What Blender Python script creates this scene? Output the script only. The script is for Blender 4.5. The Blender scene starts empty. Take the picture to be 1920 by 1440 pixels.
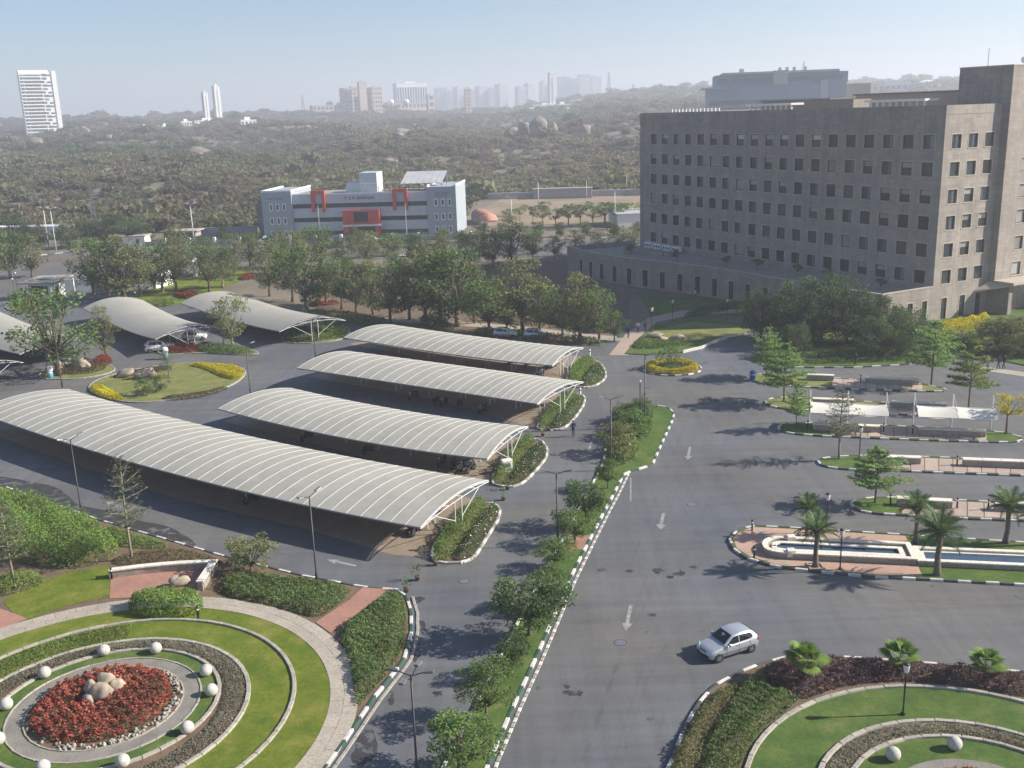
import bpy, math, random
import numpy as np
from mathutils import Vector, Matrix, Quaternion

rnd = random.Random(7)
rng = np.random.default_rng(7)
SC = bpy.context.scene
COL = SC.collection
R = math.radians

# ------------------------------------------------------------------ camera, sky, sun, exposure
CAM_H = 32.0; FOC = 1900.0; PITCH = R(14.988); ROLL = R(-1.888)
_f = np.array([0, math.cos(PITCH), -math.sin(PITCH)]); _u = np.array([0, math.sin(PITCH), math.cos(PITCH)]); _r = np.array([1.0, 0, 0])
CR = math.cos(ROLL) * _r + math.sin(ROLL) * _u
CU = -math.sin(ROLL) * _r + math.cos(ROLL) * _u
CF = _f
cam = bpy.data.cameras.new('camera'); camo = bpy.data.objects.new('camera', cam); COL.objects.link(camo)
cam.sensor_width = 36; cam.sensor_fit = 'HORIZONTAL'; cam.lens = FOC / 1920 * 36; cam.clip_start = 0.5; cam.clip_end = 20000
M = Matrix.Identity(4)
for i in range(3):
    M[i][0] = CR[i]; M[i][1] = CU[i]; M[i][2] = -CF[i]
M[2][3] = CAM_H
camo.matrix_world = M
SC.camera = camo

SUN_EL, SUN_AZ = 31.0, 0.5          # azimuth measured from +X towards +Y
w = bpy.data.worlds.new('World'); SC.world = w; w.use_nodes = True
nt = w.node_tree; nt.nodes.clear()
sky = nt.nodes.new('ShaderNodeTexSky'); sky.sky_type = 'NISHITA'; sky.sun_disc = False
sky.sun_elevation = R(SUN_EL); sky.sun_rotation = R(90 - SUN_AZ); sky.altitude = 500; sky.air_density = 1.0; sky.dust_density = 0.5; sky.ozone_density = 4.5
bg = nt.nodes.new('ShaderNodeBackground'); bg.inputs['Strength'].default_value = 0.072
wo = nt.nodes.new('ShaderNodeOutputWorld')
nt.links.new(sky.outputs[0], bg.inputs[0]); nt.links.new(bg.outputs[0], wo.inputs[0])
sl = bpy.data.lights.new('sun', 'SUN'); sl.energy = 5.0; sl.angle = R(0.55); sl.color = (1.0, 0.93, 0.82)
so = bpy.data.objects.new('sun', sl); COL.objects.link(so)
sv = Vector((math.cos(R(SUN_EL)) * math.cos(R(SUN_AZ)), math.cos(R(SUN_EL)) * math.sin(R(SUN_AZ)), math.sin(R(SUN_EL))))
so.rotation_euler = sv.to_track_quat('Z', 'Y').to_euler(); so.location = (60, 0, 90)
SC.view_settings.view_transform = 'Standard'; SC.view_settings.look = 'None'; SC.view_settings.exposure = 0.84; SC.view_settings.gamma = 1.0
SC.view_settings.use_curve_mapping = False
SC.render.engine = 'CYCLES'
SC.cycles.volume_step_rate = 4.0; SC.cycles.max_bounces = 8; SC.cycles.volume_bounces = 3; SC.cycles.transparent_max_bounces = 8

# ------------------------------------------------------------------ survey: photo pixel -> place on the ground
def G(px, py, z=0.0):
    d = (px - 960) * CR - (py - 720) * CU + FOC * CF
    k = (CAM_H - z) / -d[2]
    return (float(d[0] * k), float(d[1] * k))
def GP(pts, z=0.0): return [G(x, y, z) for x, y in pts]
SKX = np.array([-900, -200, 0, 300, 600, 960, 1060, 1150, 1250, 1600, 1920, 2900]); SKD = np.array([8, 8, 9, 10, 5, 0, 14, 25, 30, 30, 24, 12])
AZ = lambda px: np.arctan(((px - 960) / FOC * math.cos(PITCH) - math.sin(ROLL) * math.sin(PITCH)) / math.cos(ROLL))
SKA = AZ(SKX)
def TZ(x, y):
    x = np.asarray(x, float); y = np.asarray(y, float)
    d = np.hypot(x, y); a = np.arctan2(x, np.maximum(y, 1e-3))
    H = 32 + np.interp(a, SKA, SKD) * 1.158
    st = np.interp(a, [-0.07, -0.02], [335.0, 420.0])
    t = np.clip((d - st) / (2200 - st), 0, 1)
    far = np.clip((d - 2200) / 1800, 0, 1); far = far * far * (3 - 2 * far)
    n = 5.0 * np.sin(x * 0.011 + 1.3) * np.sin(y * 0.009 + 0.4) + 2.5 * np.sin(x * 0.031 + y * 0.013) + 1.6 * np.sin(y * 0.045 - x * 0.02 + 2)
    z = H * t * (1 - 0.4 * far) + n * np.clip(t * 5, 0, 1)
    z = np.where(y < 60, 0, z)
    return z
def TP(px, py):                      # where the line of sight meets the hillside
    d = (px - 960) * CR - (py - 720) * CU + FOC * CF; d = d / np.linalg.norm(d)
    k = np.linspace(200, 5000, 4801); z = CAM_H + k * d[2]; t = TZ(k * d[0], k * d[1])
    i = np.argmax(z <= t) if np.any(z <= t) else 2000
    return (float(k[i] * d[0]), float(k[i] * d[1]), float(t[i]))
def DP(px, dist):                    # a place on the hillside in that direction
    a = float(AZ(px))
    x, y = dist * math.sin(a), dist * math.cos(a)
    return (x, y, float(TZ(x, y)))

# ------------------------------------------------------------------ materials
MATS = {}
def nodes(name):
    m = bpy.data.materials.new(name); m.use_nodes = True; t = m.node_tree
    b = t.nodes['Principled BSDF']; MATS[name] = m
    return m, t, b
def lnk(t, a, b): t.links.new(a, b)
def noise(t, scale, detail=4, rough=0.6, coord=None, dim='3D'):
    n = t.nodes.new('ShaderNodeTexNoise'); n.inputs['Scale'].default_value = scale; n.inputs['Detail'].default_value = detail; n.inputs['Roughness'].default_value = rough
    if coord is not None: lnk(t, coord, n.inputs['Vector'])
    return n
def ramp(t, fac, stops):
    r = t.nodes.new('ShaderNodeValToRGB'); lnk(t, fac, r.inputs[0]); e = r.color_ramp.elements
    while len(e) < len(stops): e.new(0.5)
    for k, (p, c) in enumerate(stops):
        e[k].position = p; e[k].color = (*c, 1) if len(c) == 3 else c
    return r
def mixc(t, fac, a, b, mode='MIX'):
    m = t.nodes.new('ShaderNodeMix'); m.data_type = 'RGBA'; m.blend_type = mode
    for s, v in ((0, fac), (6, a), (7, b)):
        if isinstance(v, (int, float)): m.inputs[s].default_value = v
        elif isinstance(v, tuple): m.inputs[s].default_value = (*v, 1)
        else: lnk(t, v, m.inputs[s])
    return m.outputs[2]
def pos(t): return t.nodes.new('ShaderNodeNewGeometry').outputs['Position']
def bump(t, b, h, strength=0.4, dist=0.05):
    n = t.nodes.new('ShaderNodeBump'); n.inputs['Strength'].default_value = strength; n.inputs['Distance'].default_value = dist
    lnk(t, h, n.inputs['Height']); lnk(t, n.outputs[0], b.inputs['Normal'])
def pm(name, c1, c2=None, scale=1.0, rough=0.7, bmp=0.0, fine=0, metal=0.0, per=0.0):
    """colour with noisy wear; per = random brightness for each object"""
    m, t, b = nodes(name)
    c2 = c2 or tuple(x * 0.8 for x in c1)
    p = pos(t); n = noise(t, scale, 6, 0.65, p)
    r = ramp(t, n.outputs[0], [(0.32, c2), (0.68, c1)])
    out = r.outputs[0]
    if fine:
        n2 = noise(t, fine, 3, 0.7, p); r2 = ramp(t, n2.outputs[0], [(0.3, (0.72, 0.72, 0.72)), (0.7, (1.15, 1.15, 1.15))]); out = mixc(t, 1.0, out, r2.outputs[0], 'MULTIPLY')
    if per:
        oi = t.nodes.new('ShaderNodeObjectInfo'); mr = t.nodes.new('ShaderNodeMapRange'); lnk(t, oi.outputs['Random'], mr.inputs[0]); mr.inputs[3].default_value = 1 - per; mr.inputs[4].default_value = 1 + per
        cc = t.nodes.new('ShaderNodeCombineColor'); [lnk(t, mr.outputs[0], cc.inputs[k]) for k in range(3)]
        out = mixc(t, 1.0, out, cc.outputs[0], 'MULTIPLY')
    lnk(t, out, b.inputs['Base Color']); b.inputs['Roughness'].default_value = rough; b.inputs['Metallic'].default_value = metal
    if bmp: bump(t, b, noise(t, fine or scale * 4, 4, 0.7, p).outputs[0], bmp)
    return m
def leafmat(name, c1, c2, c3=None, trans=0.35, patch=0.35):
    """foliage: every leaf its own shade, random lighter and darker patches over the plant"""
    m = bpy.data.materials.new(name); m.use_nodes = True; t = m.node_tree; t.nodes.clear(); MATS[name] = m
    g = t.nodes.new('ShaderNodeNewGeometry'); c3 = c3 or tuple((a + b) / 2 for a, b in zip(c1, c2))
    r = ramp(t, g.outputs['Random Per Island'], [(0.0, c1), (0.5, c3), (1.0, c2)])
    n = noise(t, patch, 3, 0.6, g.outputs['Position']); r2 = ramp(t, n.outputs[0], [(0.3, (0.7, 0.7, 0.7)), (0.7, (1.25, 1.25, 1.2))])
    oi = t.nodes.new('ShaderNodeObjectInfo'); r3 = ramp(t, oi.outputs['Random'], [(0.0, (0.85, 0.82, 0.8)), (1.0, (1.12, 1.12, 1.05))])
    c = mixc(t, 1.0, mixc(t, 1.0, r.outputs[0], r2.outputs[0], 'MULTIPLY'), r3.outputs[0], 'MULTIPLY')
    d = t.nodes.new('ShaderNodeBsdfDiffuse'); tr = t.nodes.new('ShaderNodeBsdfTranslucent'); gl = t.nodes.new('ShaderNodeBsdfGlossy'); gl.inputs['Roughness'].default_value = 0.6
    lnk(t, c, d.inputs[0]); lnk(t, mixc(t, 1.0, c, (1.2, 1.25, 0.7), 'MULTIPLY'), tr.inputs[0])
    s = t.nodes.new('ShaderNodeMixShader'); s.inputs[0].default_value = trans; lnk(t, d.outputs[0], s.inputs[1]); lnk(t, tr.outputs[0], s.inputs[2])
    s2 = t.nodes.new('ShaderNodeMixShader'); s2.inputs[0].default_value = 0.012; lnk(t, s.outputs[0], s2.inputs[1]); lnk(t, gl.outputs[0], s2.inputs[2])
    o = t.nodes.new('ShaderNodeOutputMaterial'); lnk(t, s2.outputs[0], o.inputs[0])
    return m

def asphalt(name, c_lo, c_hi, tint=(1, 1, 1)):
    m, t, b = nodes(name); p = pos(t)
    a = ramp(t, noise(t, 0.09, 5, 0.6, p).outputs[0], [(0.3, c_lo), (0.7, c_hi)]).outputs[0]
    fine = ramp(t, noise(t, 9.0, 3, 0.8, p).outputs[0], [(0.3, (0.78, 0.78, 0.78)), (0.7, (1.18, 1.18, 1.18))]).outputs[0]
    c = mixc(t, 1.0, a, fine, 'MULTIPLY')
    mp = t.nodes.new('ShaderNodeMapping'); mp.inputs['Rotation'].default_value = (0, 0, R(-16)); mp.inputs['Scale'].default_value = (1.1, 0.06, 1); lnk(t, p, mp.inputs[0])
    streak = ramp(t, noise(t, 1.0, 4, 0.6, mp.outputs[0]).outputs[0], [(0.40, (1.03, 1.03, 1.03)), (0.64, (0.90, 0.895, 0.89))]).outputs[0]
    c = mixc(t, 1.0, c, streak, 'MULTIPLY')
    st = ramp(t, noise(t, 0.42, 6, 0.62, p).outputs[0], [(0.66, (1, 1, 1)), (0.69, (0.55, 0.55, 0.56))]).outputs[0]
    c = mixc(t, 1.0, c, st, 'MULTIPLY')
    c = mixc(t, 1.0, c, tint, 'MULTIPLY')
    wv = t.nodes.new('ShaderNodeMapping'); wv.inputs['Rotation'].default_value = (0, 0, R(12)); wv.inputs['Scale'].default_value = (0.05, 0.9, 1); lnk(t, p, wv.inputs[0])
    sw = ramp(t, noise(t, 1.0, 5, 0.65, wv.outputs[0]).outputs[0], [(0.33, (0.87, 0.87, 0.87)), (0.67, (1.10, 1.10, 1.09))]).outputs[0]
    c = mixc(t, 1.0, c, sw, 'MULTIPLY')
    bn = ramp(t, noise(t, 0.05, 4, 0.55, p).outputs[0], [(0.38, (0.96, 1.0, 1.05)), (0.62, (1.10, 1.02, 0.90))]).outputs[0]; c = mixc(t, 1.0, c, bn, 'MULTIPLY')
    sp = ramp(t, noise(t, 1.7, 5, 0.6, p).outputs[0], [(0.70, (1, 1, 1)), (0.74, (0.62, 0.62, 0.63))]).outputs[0]; c = mixc(t, 1.0, c, sp, 'MULTIPLY')
    lnk(t, c, b.inputs['Base Color']); b.inputs['Roughness'].default_value = 0.82
    bump(t, b, noise(t, 14.0, 3, 0.8, p).outputs[0], 0.35, 0.02)
    return m
asphalt('asphalt', (0.097, 0.102, 0.114), (0.146, 0.149, 0.156))
asphalt('asphalt_far', (0.11, 0.11, 0.115), (0.155, 0.152, 0.148))

def lawn(name, c1, c2, c3):
    m, t, b = nodes(name); p = pos(t)
    a = ramp(t, noise(t, 0.45, 5, 0.65, p).outputs[0], [(0.30, c2), (0.5, c1), (0.68, c3)]).outputs[0]
    f = ramp(t, noise(t, 22, 4, 0.85, p).outputs[0], [(0.28, (0.5, 0.55, 0.45)), (0.7, (1.3, 1.28, 1.2))]).outputs[0]
    f2 = ramp(t, noise(t, 4, 4, 0.7, p).outputs[0], [(0.3, (0.78, 0.8, 0.75)), (0.7, (1.15, 1.15, 1.1))]).outputs[0]
    lnk(t, mixc(t, 1.0, mixc(t, 1.0, a, f, 'MULTIPLY'), f2, 'MULTIPLY'), b.inputs['Base Color']); b.inputs['Roughness'].default_value = 0.9
    b.inputs['Specular IOR Level'].default_value = 0.15
    bump(t, b, noise(t, 30, 3, 0.8, p).outputs[0], 0.8, 0.06)
    return m
lawn('lawn', (0.165, 0.205, 0.03), (0.10, 0.155, 0.025), (0.265, 0.245, 0.07))
lawn('lawn_green', (0.105, 0.165, 0.045), (0.07, 0.12, 0.035), (0.17, 0.20, 0.07))
lawn('lawn_dry', (0.22, 0.23, 0.09), (0.15, 0.19, 0.06), (0.30, 0.27, 0.12))
pm('soil', (0.20, 0.135, 0.085), (0.12, 0.085, 0.055), 0.8, 0.95, 0.6, 9)
pm('dry_ground', (0.23, 0.19, 0.135), (0.13, 0.115, 0.08), 0.06, 0.95, 0.4, 2.5)
pm('sand', (0.36, 0.26, 0.165), (0.20, 0.165, 0.115), 0.045, 0.95, 0.2, 3)
pm('gravel', (0.30, 0.28, 0.24), (0.20, 0.185, 0.16), 0.7, 0.95, 0.8, 16)
pm('paver_tan', (0.31, 0.245, 0.18), (0.24, 0.19, 0.145), 0.5, 0.9, 0.3, 5)
def brickmat(name, c1, c2, mort, scale, bw, rh, off=0.5, rough=0.85, rot=0.0, ms=0.02, wall=False):
    m, t, b = nodes(name)
    tc = t.nodes.new('ShaderNodeTexCoord'); src = tc.outputs['Object']
    if wall:   # walls: run the courses along the wall, whichever way it faces
        sx = t.nodes.new('ShaderNodeSeparateXYZ'); lnk(t, src, sx.inputs[0]); ad = t.nodes.new('ShaderNodeMath'); ad.operation = 'ADD'; lnk(t, sx.outputs[0], ad.inputs[0]); lnk(t, sx.outputs[1], ad.inputs[1])
        cx = t.nodes.new('ShaderNodeCombineXYZ'); lnk(t, ad.outputs[0], cx.inputs[0]); lnk(t, sx.outputs[2], cx.inputs[1]); src = cx.outputs[0]
    mp = t.nodes.new('ShaderNodeMapping'); mp.inputs['Rotation'].default_value = (0, 0, rot); lnk(t, src, mp.inputs[0])
    br = t.nodes.new('ShaderNodeTexBrick'); br.offset = off; br.inputs['Scale'].default_value = scale; br.inputs['Brick Width'].default_value = bw; br.inputs['Row Height'].default_value = rh; br.inputs['Mortar Size'].default_value = ms
    br.inputs['Color1'].default_value = (*c1, 1); br.inputs['Color2'].default_value = (*c2, 1); br.inputs['Mortar'].default_value = (*mort, 1); br.inputs['Mortar Smooth'].default_value = 0.3
    lnk(t, mp.outputs[0], br.inputs[0])
    p = pos(t); n = ramp(t, noise(t, 0.25, 5, 0.65, p).outputs[0], [(0.3, (0.82, 0.82, 0.82)), (0.7, (1.12, 1.11, 1.09))]).outputs[0]
    n2 = ramp(t, noise(t, 3.5, 4, 0.7, p).outputs[0], [(0.3, (0.88, 0.88, 0.88)), (0.7, (1.08, 1.08, 1.08))]).outputs[0]
    cb = mixc(t, 1.0, mixc(t, 1.0, br.outputs[0], n, 'MULTIPLY'), n2, 'MULTIPLY')
    if wall:   # rain streaks down the stone
        ms_ = t.nodes.new('ShaderNodeMapping'); ms_.inputs['Scale'].default_value = (0.9, 0.9, 0.05); lnk(t, p, ms_.inputs[0])
        cb = mixc(t, 1.0, cb, ramp(t, noise(t, 1.0, 5, 0.7, ms_.outputs[0]).outputs[0], [(0.35, (0.84, 0.835, 0.83)), (0.6, (1.05, 1.05, 1.05))]).outputs[0], 'MULTIPLY')
    lnk(t, cb, b.inputs['Base Color']); b.inputs['Roughness'].default_value = rough
    bump(t, b, br.outputs['Fac'], -0.4, 0.02)
    return m
brickmat('brick_red', (0.44, 0.21, 0.15), (0.36, 0.165, 0.12), (0.30, 0.20, 0.16), 1.0, 0.24, 0.12, rot=R(30))
brickmat('brick_pink', (0.52, 0.33, 0.25), (0.46, 0.28, 0.21), (0.38, 0.27, 0.21), 1.0, 0.24, 0.12, rot=R(16))
brickmat('cladding', (0.362, 0.316, 0.272), (0.302, 0.264, 0.228), (0.262, 0.232, 0.204), 1.0, 1.25, 0.62, wall=True, ms=0.018)
pm('stone_trim', (0.47, 0.41, 0.335), (0.40, 0.35, 0.285), 0.8, 0.8)
pm('paving', (0.45, 0.395, 0.32), (0.37, 0.325, 0.265), 0.7, 0.85, 0.2, 6, per=0.06)
pm('paving_pink', (0.48, 0.36, 0.30), (0.40, 0.30, 0.25), 0.6, 0.85, 0.2, 6, per=0.10)
pm('edging', (0.44, 0.405, 0.345), (0.33, 0.305, 0.26), 1.2, 0.85, 0.3, 7, per=0.15)
pm('wall_cream', (0.80, 0.745, 0.64), (0.70, 0.65, 0.555), 0.6, 0.8, 0.1, 5)
pm('wall_stone', (0.38, 0.32, 0.26), (0.29, 0.25, 0.21), 1.5, 0.85, 0.3, 6)
pm('kerb_white', (0.74, 0.72, 0.68), (0.52, 0.50, 0.46), 1.4, 0.7, 0.1, 8)
pm('kerb_green', (0.045, 0.11, 0.075), (0.03, 0.07, 0.05), 1.4, 0.7, 0.1, 8)
pm('kerb_dark', (0.10, 0.10, 0.10), (0.06, 0.06, 0.06), 1.4, 0.75, 0.1, 8)
pm('kerb_stone', (0.40, 0.37, 0.32), (0.3, 0.28, 0.25), 1.2, 0.85, 0.2, 8)
pm('road_paint', (0.40, 0.40, 0.39), (0.17, 0.17, 0.175), 2.2, 0.75, 0, 7)
pm('membrane', (0.39, 0.378, 0.33), (0.345, 0.332, 0.288), 0.22, 0.75, 0, 1.1, per=0.035)
MATS['membrane'].node_tree.nodes['Color Ramp.001'].color_ramp.elements[0].color = (.9, .895, .88, 1); MATS['membrane'].node_tree.nodes['Color Ramp.001'].color_ramp.elements[1].color = (1.04, 1.04, 1.04, 1)
pm('membrane_white', (0.74, 0.71, 0.62), (0.66, 0.63, 0.55), 0.5, 0.6)
pm('seam_white', (0.74, 0.74, 0.72), (0.66, 0.66, 0.64), 0.6, 0.5)
pm('steel_white', (0.66, 0.67, 0.66), (0.5, 0.5, 0.49), 1.0, 0.45)
pm('steel_grey', (0.22, 0.23, 0.25), (0.16, 0.17, 0.18), 1.0, 0.5, metal=0.3)
pm('black_metal', (0.025, 0.027, 0.03), (0.018, 0.018, 0.02), 1.0, 0.45)
pm('lamp_glass', (0.78, 0.78, 0.74), (0.7, 0.7, 0.66), 2, 0.25)
pm('bark', (0.17, 0.13, 0.095), (0.10, 0.078, 0.06), 3.0, 0.95, 0.5, 12)
pm('bark_pale', (0.30, 0.25, 0.19), (0.2, 0.165, 0.13), 3.0, 0.95, 0.5, 12)
pm('palm_bark', (0.20, 0.165, 0.13), (0.11, 0.09, 0.07), 5.0, 0.95, 0.7, 10)
pm('granite', (0.50, 0.41, 0.31), (0.27, 0.22, 0.17), 0.35, 0.9, 0.4, 2.2)
pm('granite_far', (0.36, 0.30, 0.24), (0.16, 0.135, 0.11), 0.12, 0.9, 0.3, 0.7)
pm('pebble', (0.38, 0.345, 0.295), (0.27, 0.245, 0.21), 2.0, 0.9, 0.2, 9, per=0.25)
pm('sphere_stone', (0.60, 0.57, 0.52), (0.42, 0.395, 0.35), 1.8, 0.8, 0.2, 9)
pm('white_paint', (0.80, 0.79, 0.76), (0.72, 0.71, 0.69), 0.4, 0.6)
pm('far_white', (0.80, 0.79, 0.76), (0.74, 0.73, 0.71), 0.05, 0.7)
pm('far_grey', (0.46, 0.46, 0.47), (0.40, 0.40, 0.41), 0.05, 0.7)
pm('far_tan', (0.50, 0.40, 0.31), (0.44, 0.35, 0.27), 0.05, 0.8)
pm('far_pink', (0.56, 0.45, 0.38), (0.48, 0.39, 0.33), 0.05, 0.8)
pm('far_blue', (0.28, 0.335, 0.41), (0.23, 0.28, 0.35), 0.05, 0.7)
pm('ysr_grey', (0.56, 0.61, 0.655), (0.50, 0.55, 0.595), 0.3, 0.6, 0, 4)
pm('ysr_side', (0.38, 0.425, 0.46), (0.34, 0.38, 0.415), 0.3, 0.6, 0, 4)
pm('ysr_red', (0.60, 0.10, 0.06), (0.52, 0.085, 0.05), 0.4, 0.6)
pm('letter', (0.05, 0.055, 0.09), (0.04, 0.045, 0.07), 1, 0.6)
pm('terracotta', (0.62, 0.30, 0.22), (0.50, 0.24, 0.17), 0.5, 0.85, 0.2, 3)
pm('metal_roof', (0.52, 0.52, 0.52), (0.42, 0.42, 0.43), 0.3, 0.5)
pm('roof_floor', (0.36, 0.33, 0.29), (0.27, 0.25, 0.22), 0.3, 0.9, 0.2, 3)
pm('wall_grey', (0.40, 0.39, 0.38), (0.32, 0.31, 0.30), 0.3, 0.85, 0.1, 3)
pm('blue_plastic', (0.02, 0.10, 0.36), (0.015, 0.08, 0.28), 1, 0.5)
pm('cyan_plastic', (0.10, 0.36, 0.46), (0.08, 0.3, 0.4), 1, 0.5)
pm('tyre', (0.02, 0.02, 0.02), (0.014, 0.014, 0.014), 2, 0.85)
pm('cloth_dark', (0.03, 0.033, 0.045), (0.02, 0.022, 0.03), 3, 0.9)
pm('cloth_blue', (0.05, 0.07, 0.15), (0.035, 0.05, 0.11), 3, 0.9)
pm('cloth_light', (0.6, 0.58, 0.55), (0.5, 0.48, 0.45), 3, 0.9)
pm('skin', (0.24, 0.13, 0.085), (0.2, 0.11, 0.07), 3, 0.6)
pm('hair', (0.012, 0.01, 0.009), (0.01, 0.008, 0.007), 3, 0.6)
pm('pot', (0.16, 0.10, 0.07), (0.12, 0.08, 0.06), 3, 0.8)
pm('yellow_paint', (0.6, 0.38, 0.04), (0.5, 0.32, 0.04), 1, 0.5)
def glass(name, c, rough=0.08, spec=0.5):
    m, t, b = nodes(name); n = ramp(t, noise(t, 0.35, 3, 0.6, pos(t)).outputs[0], [(0.35, tuple(x * 0.7 for x in c)), (0.65, c)])
    oi = t.nodes.new('ShaderNodeObjectInfo'); r3 = ramp(t, oi.outputs['Random'], [(0.0, (0.7, 0.7, 0.7)), (0.8, (1.2, 1.2, 1.2)), (1.0, (2.2, 2.2, 2.1))])
    lnk(t, mixc(t, 1.0, n.outputs[0], r3.outputs[0], 'MULTIPLY'), b.inputs['Base Color']); b.inputs['Roughness'].default_value = rough; b.inputs['Specular IOR Level'].default_value = spec
    return m
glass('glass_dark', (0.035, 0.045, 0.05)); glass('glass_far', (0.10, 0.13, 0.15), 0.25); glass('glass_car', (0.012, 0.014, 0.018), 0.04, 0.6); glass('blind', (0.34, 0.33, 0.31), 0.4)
m, t, b = nodes('car_silver'); b.inputs['Base Color'].default_value = (0.56, 0.59, 0.62, 1); b.inputs['Metallic'].default_value = 0.55; b.inputs['Roughness'].default_value = 0.33; b.inputs['Coat Weight'].default_value = 0.5
lnk(t, ramp(t, noise(t, 6, 4, 0.6, pos(t)).outputs[0], [(0.3, (0.50, 0.525, 0.55)), (0.7, (0.58, 0.61, 0.64))]).outputs[0], b.inputs['Base Color'])
m, t, b = nodes('car_white'); b.inputs['Roughness'].default_value = 0.3; b.inputs['Coat Weight'].default_value = 0.4
lnk(t, ramp(t, noise(t, 6, 4, 0.6, pos(t)).outputs[0], [(0.3, (0.7, 0.7, 0.69)), (0.7, (0.8, 0.8, 0.79))]).outputs[0], b.inputs['Base Color'])
m, t, b = nodes('chrome'); b.inputs['Base Color'].default_value = (0.7, 0.7, 0.7, 1); b.inputs['Metallic'].default_value = 1; b.inputs['Roughness'].default_value = 0.25
m, t, b = nodes('headlight'); b.inputs['Base Color'].default_value = (0.62, 0.66, 0.70, 1); b.inputs['Roughness'].default_value = 0.08
m, t, b = nodes('taillight'); b.inputs['Base Color'].default_value = (0.35, 0.02, 0.015, 1); b.inputs['Roughness'].default_value = 0.15
m, t, b = nodes('water'); b.inputs['Base Color'].default_value = (0.05, 0.09, 0.15, 1); b.inputs['Roughness'].default_value = 0.07; b.inputs['IOR'].default_value = 1.33
bump(t, b, noise(t, 3.5, 3, 0.6, pos(t)).outputs[0], 0.25, 0.05)

leafmat('leaf_mid', (0.10, 0.165, 0.06), (0.19, 0.265, 0.105))
leafmat('leaf_dark', (0.07, 0.12, 0.055), (0.145, 0.20, 0.095))
leafmat('leaf_deep', (0.05, 0.085, 0.045), (0.105, 0.15, 0.08))
leafmat('leaf_bright', (0.125, 0.22, 0.055), (0.24, 0.34, 0.105))
leafmat('leaf_olive', (0.14, 0.165, 0.075), (0.245, 0.255, 0.125))
leafmat('leaf_yellow', (0.50, 0.42, 0.02), (0.66, 0.56, 0.05), (0.52, 0.47, 0.03))
leafmat('leaf_lime', (0.14, 0.205, 0.06), (0.255, 0.315, 0.11))
leafmat('leaf_layer', (0.15, 0.25, 0.09), (0.28, 0.40, 0.16))
leafmat('leaf_feather', (0.12, 0.15, 0.10), (0.20, 0.23, 0.15))
leafmat('leaf_purple', (0.15, 0.08, 0.12), (0.27, 0.16, 0.215), (0.14, 0.10, 0.115))
leafmat('leaf_red', (0.30, 0.04, 0.03), (0.42, 0.09, 0.06), (0.20, 0.07, 0.04))
leafmat('flower_red', (0.36, 0.06, 0.05), (0.52, 0.19, 0.16), (0.42, 0.10, 0.08), 0.25)
leafmat('flower_bed_leaf', (0.12, 0.10, 0.05), (0.16, 0.19, 0.08))
leafmat('flower_white', (0.75, 0.75, 0.72), (0.8, 0.8, 0.78), None, 0.2)
leafmat('leaf_cover', (0.21, 0.21, 0.165), (0.34, 0.325, 0.265))
leafmat('leaf_brown', (0.115, 0.10, 0.06), (0.19, 0.15, 0.10))
leafmat('leaf_palm', (0.078, 0.137, 0.078), (0.163, 0.221, 0.117))
leafmat('scrub_olive', (0.145, 0.145, 0.095), (0.22, 0.21, 0.14), None, 0.45, 0.012)
leafmat('scrub_brown', (0.175, 0.145, 0.115), (0.25, 0.205, 0.165), None, 0.45, 0.012)
leafmat('scrub_green', (0.10, 0.14, 0.06), (0.175, 0.21, 0.10), None, 0.45, 0.012)

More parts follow.
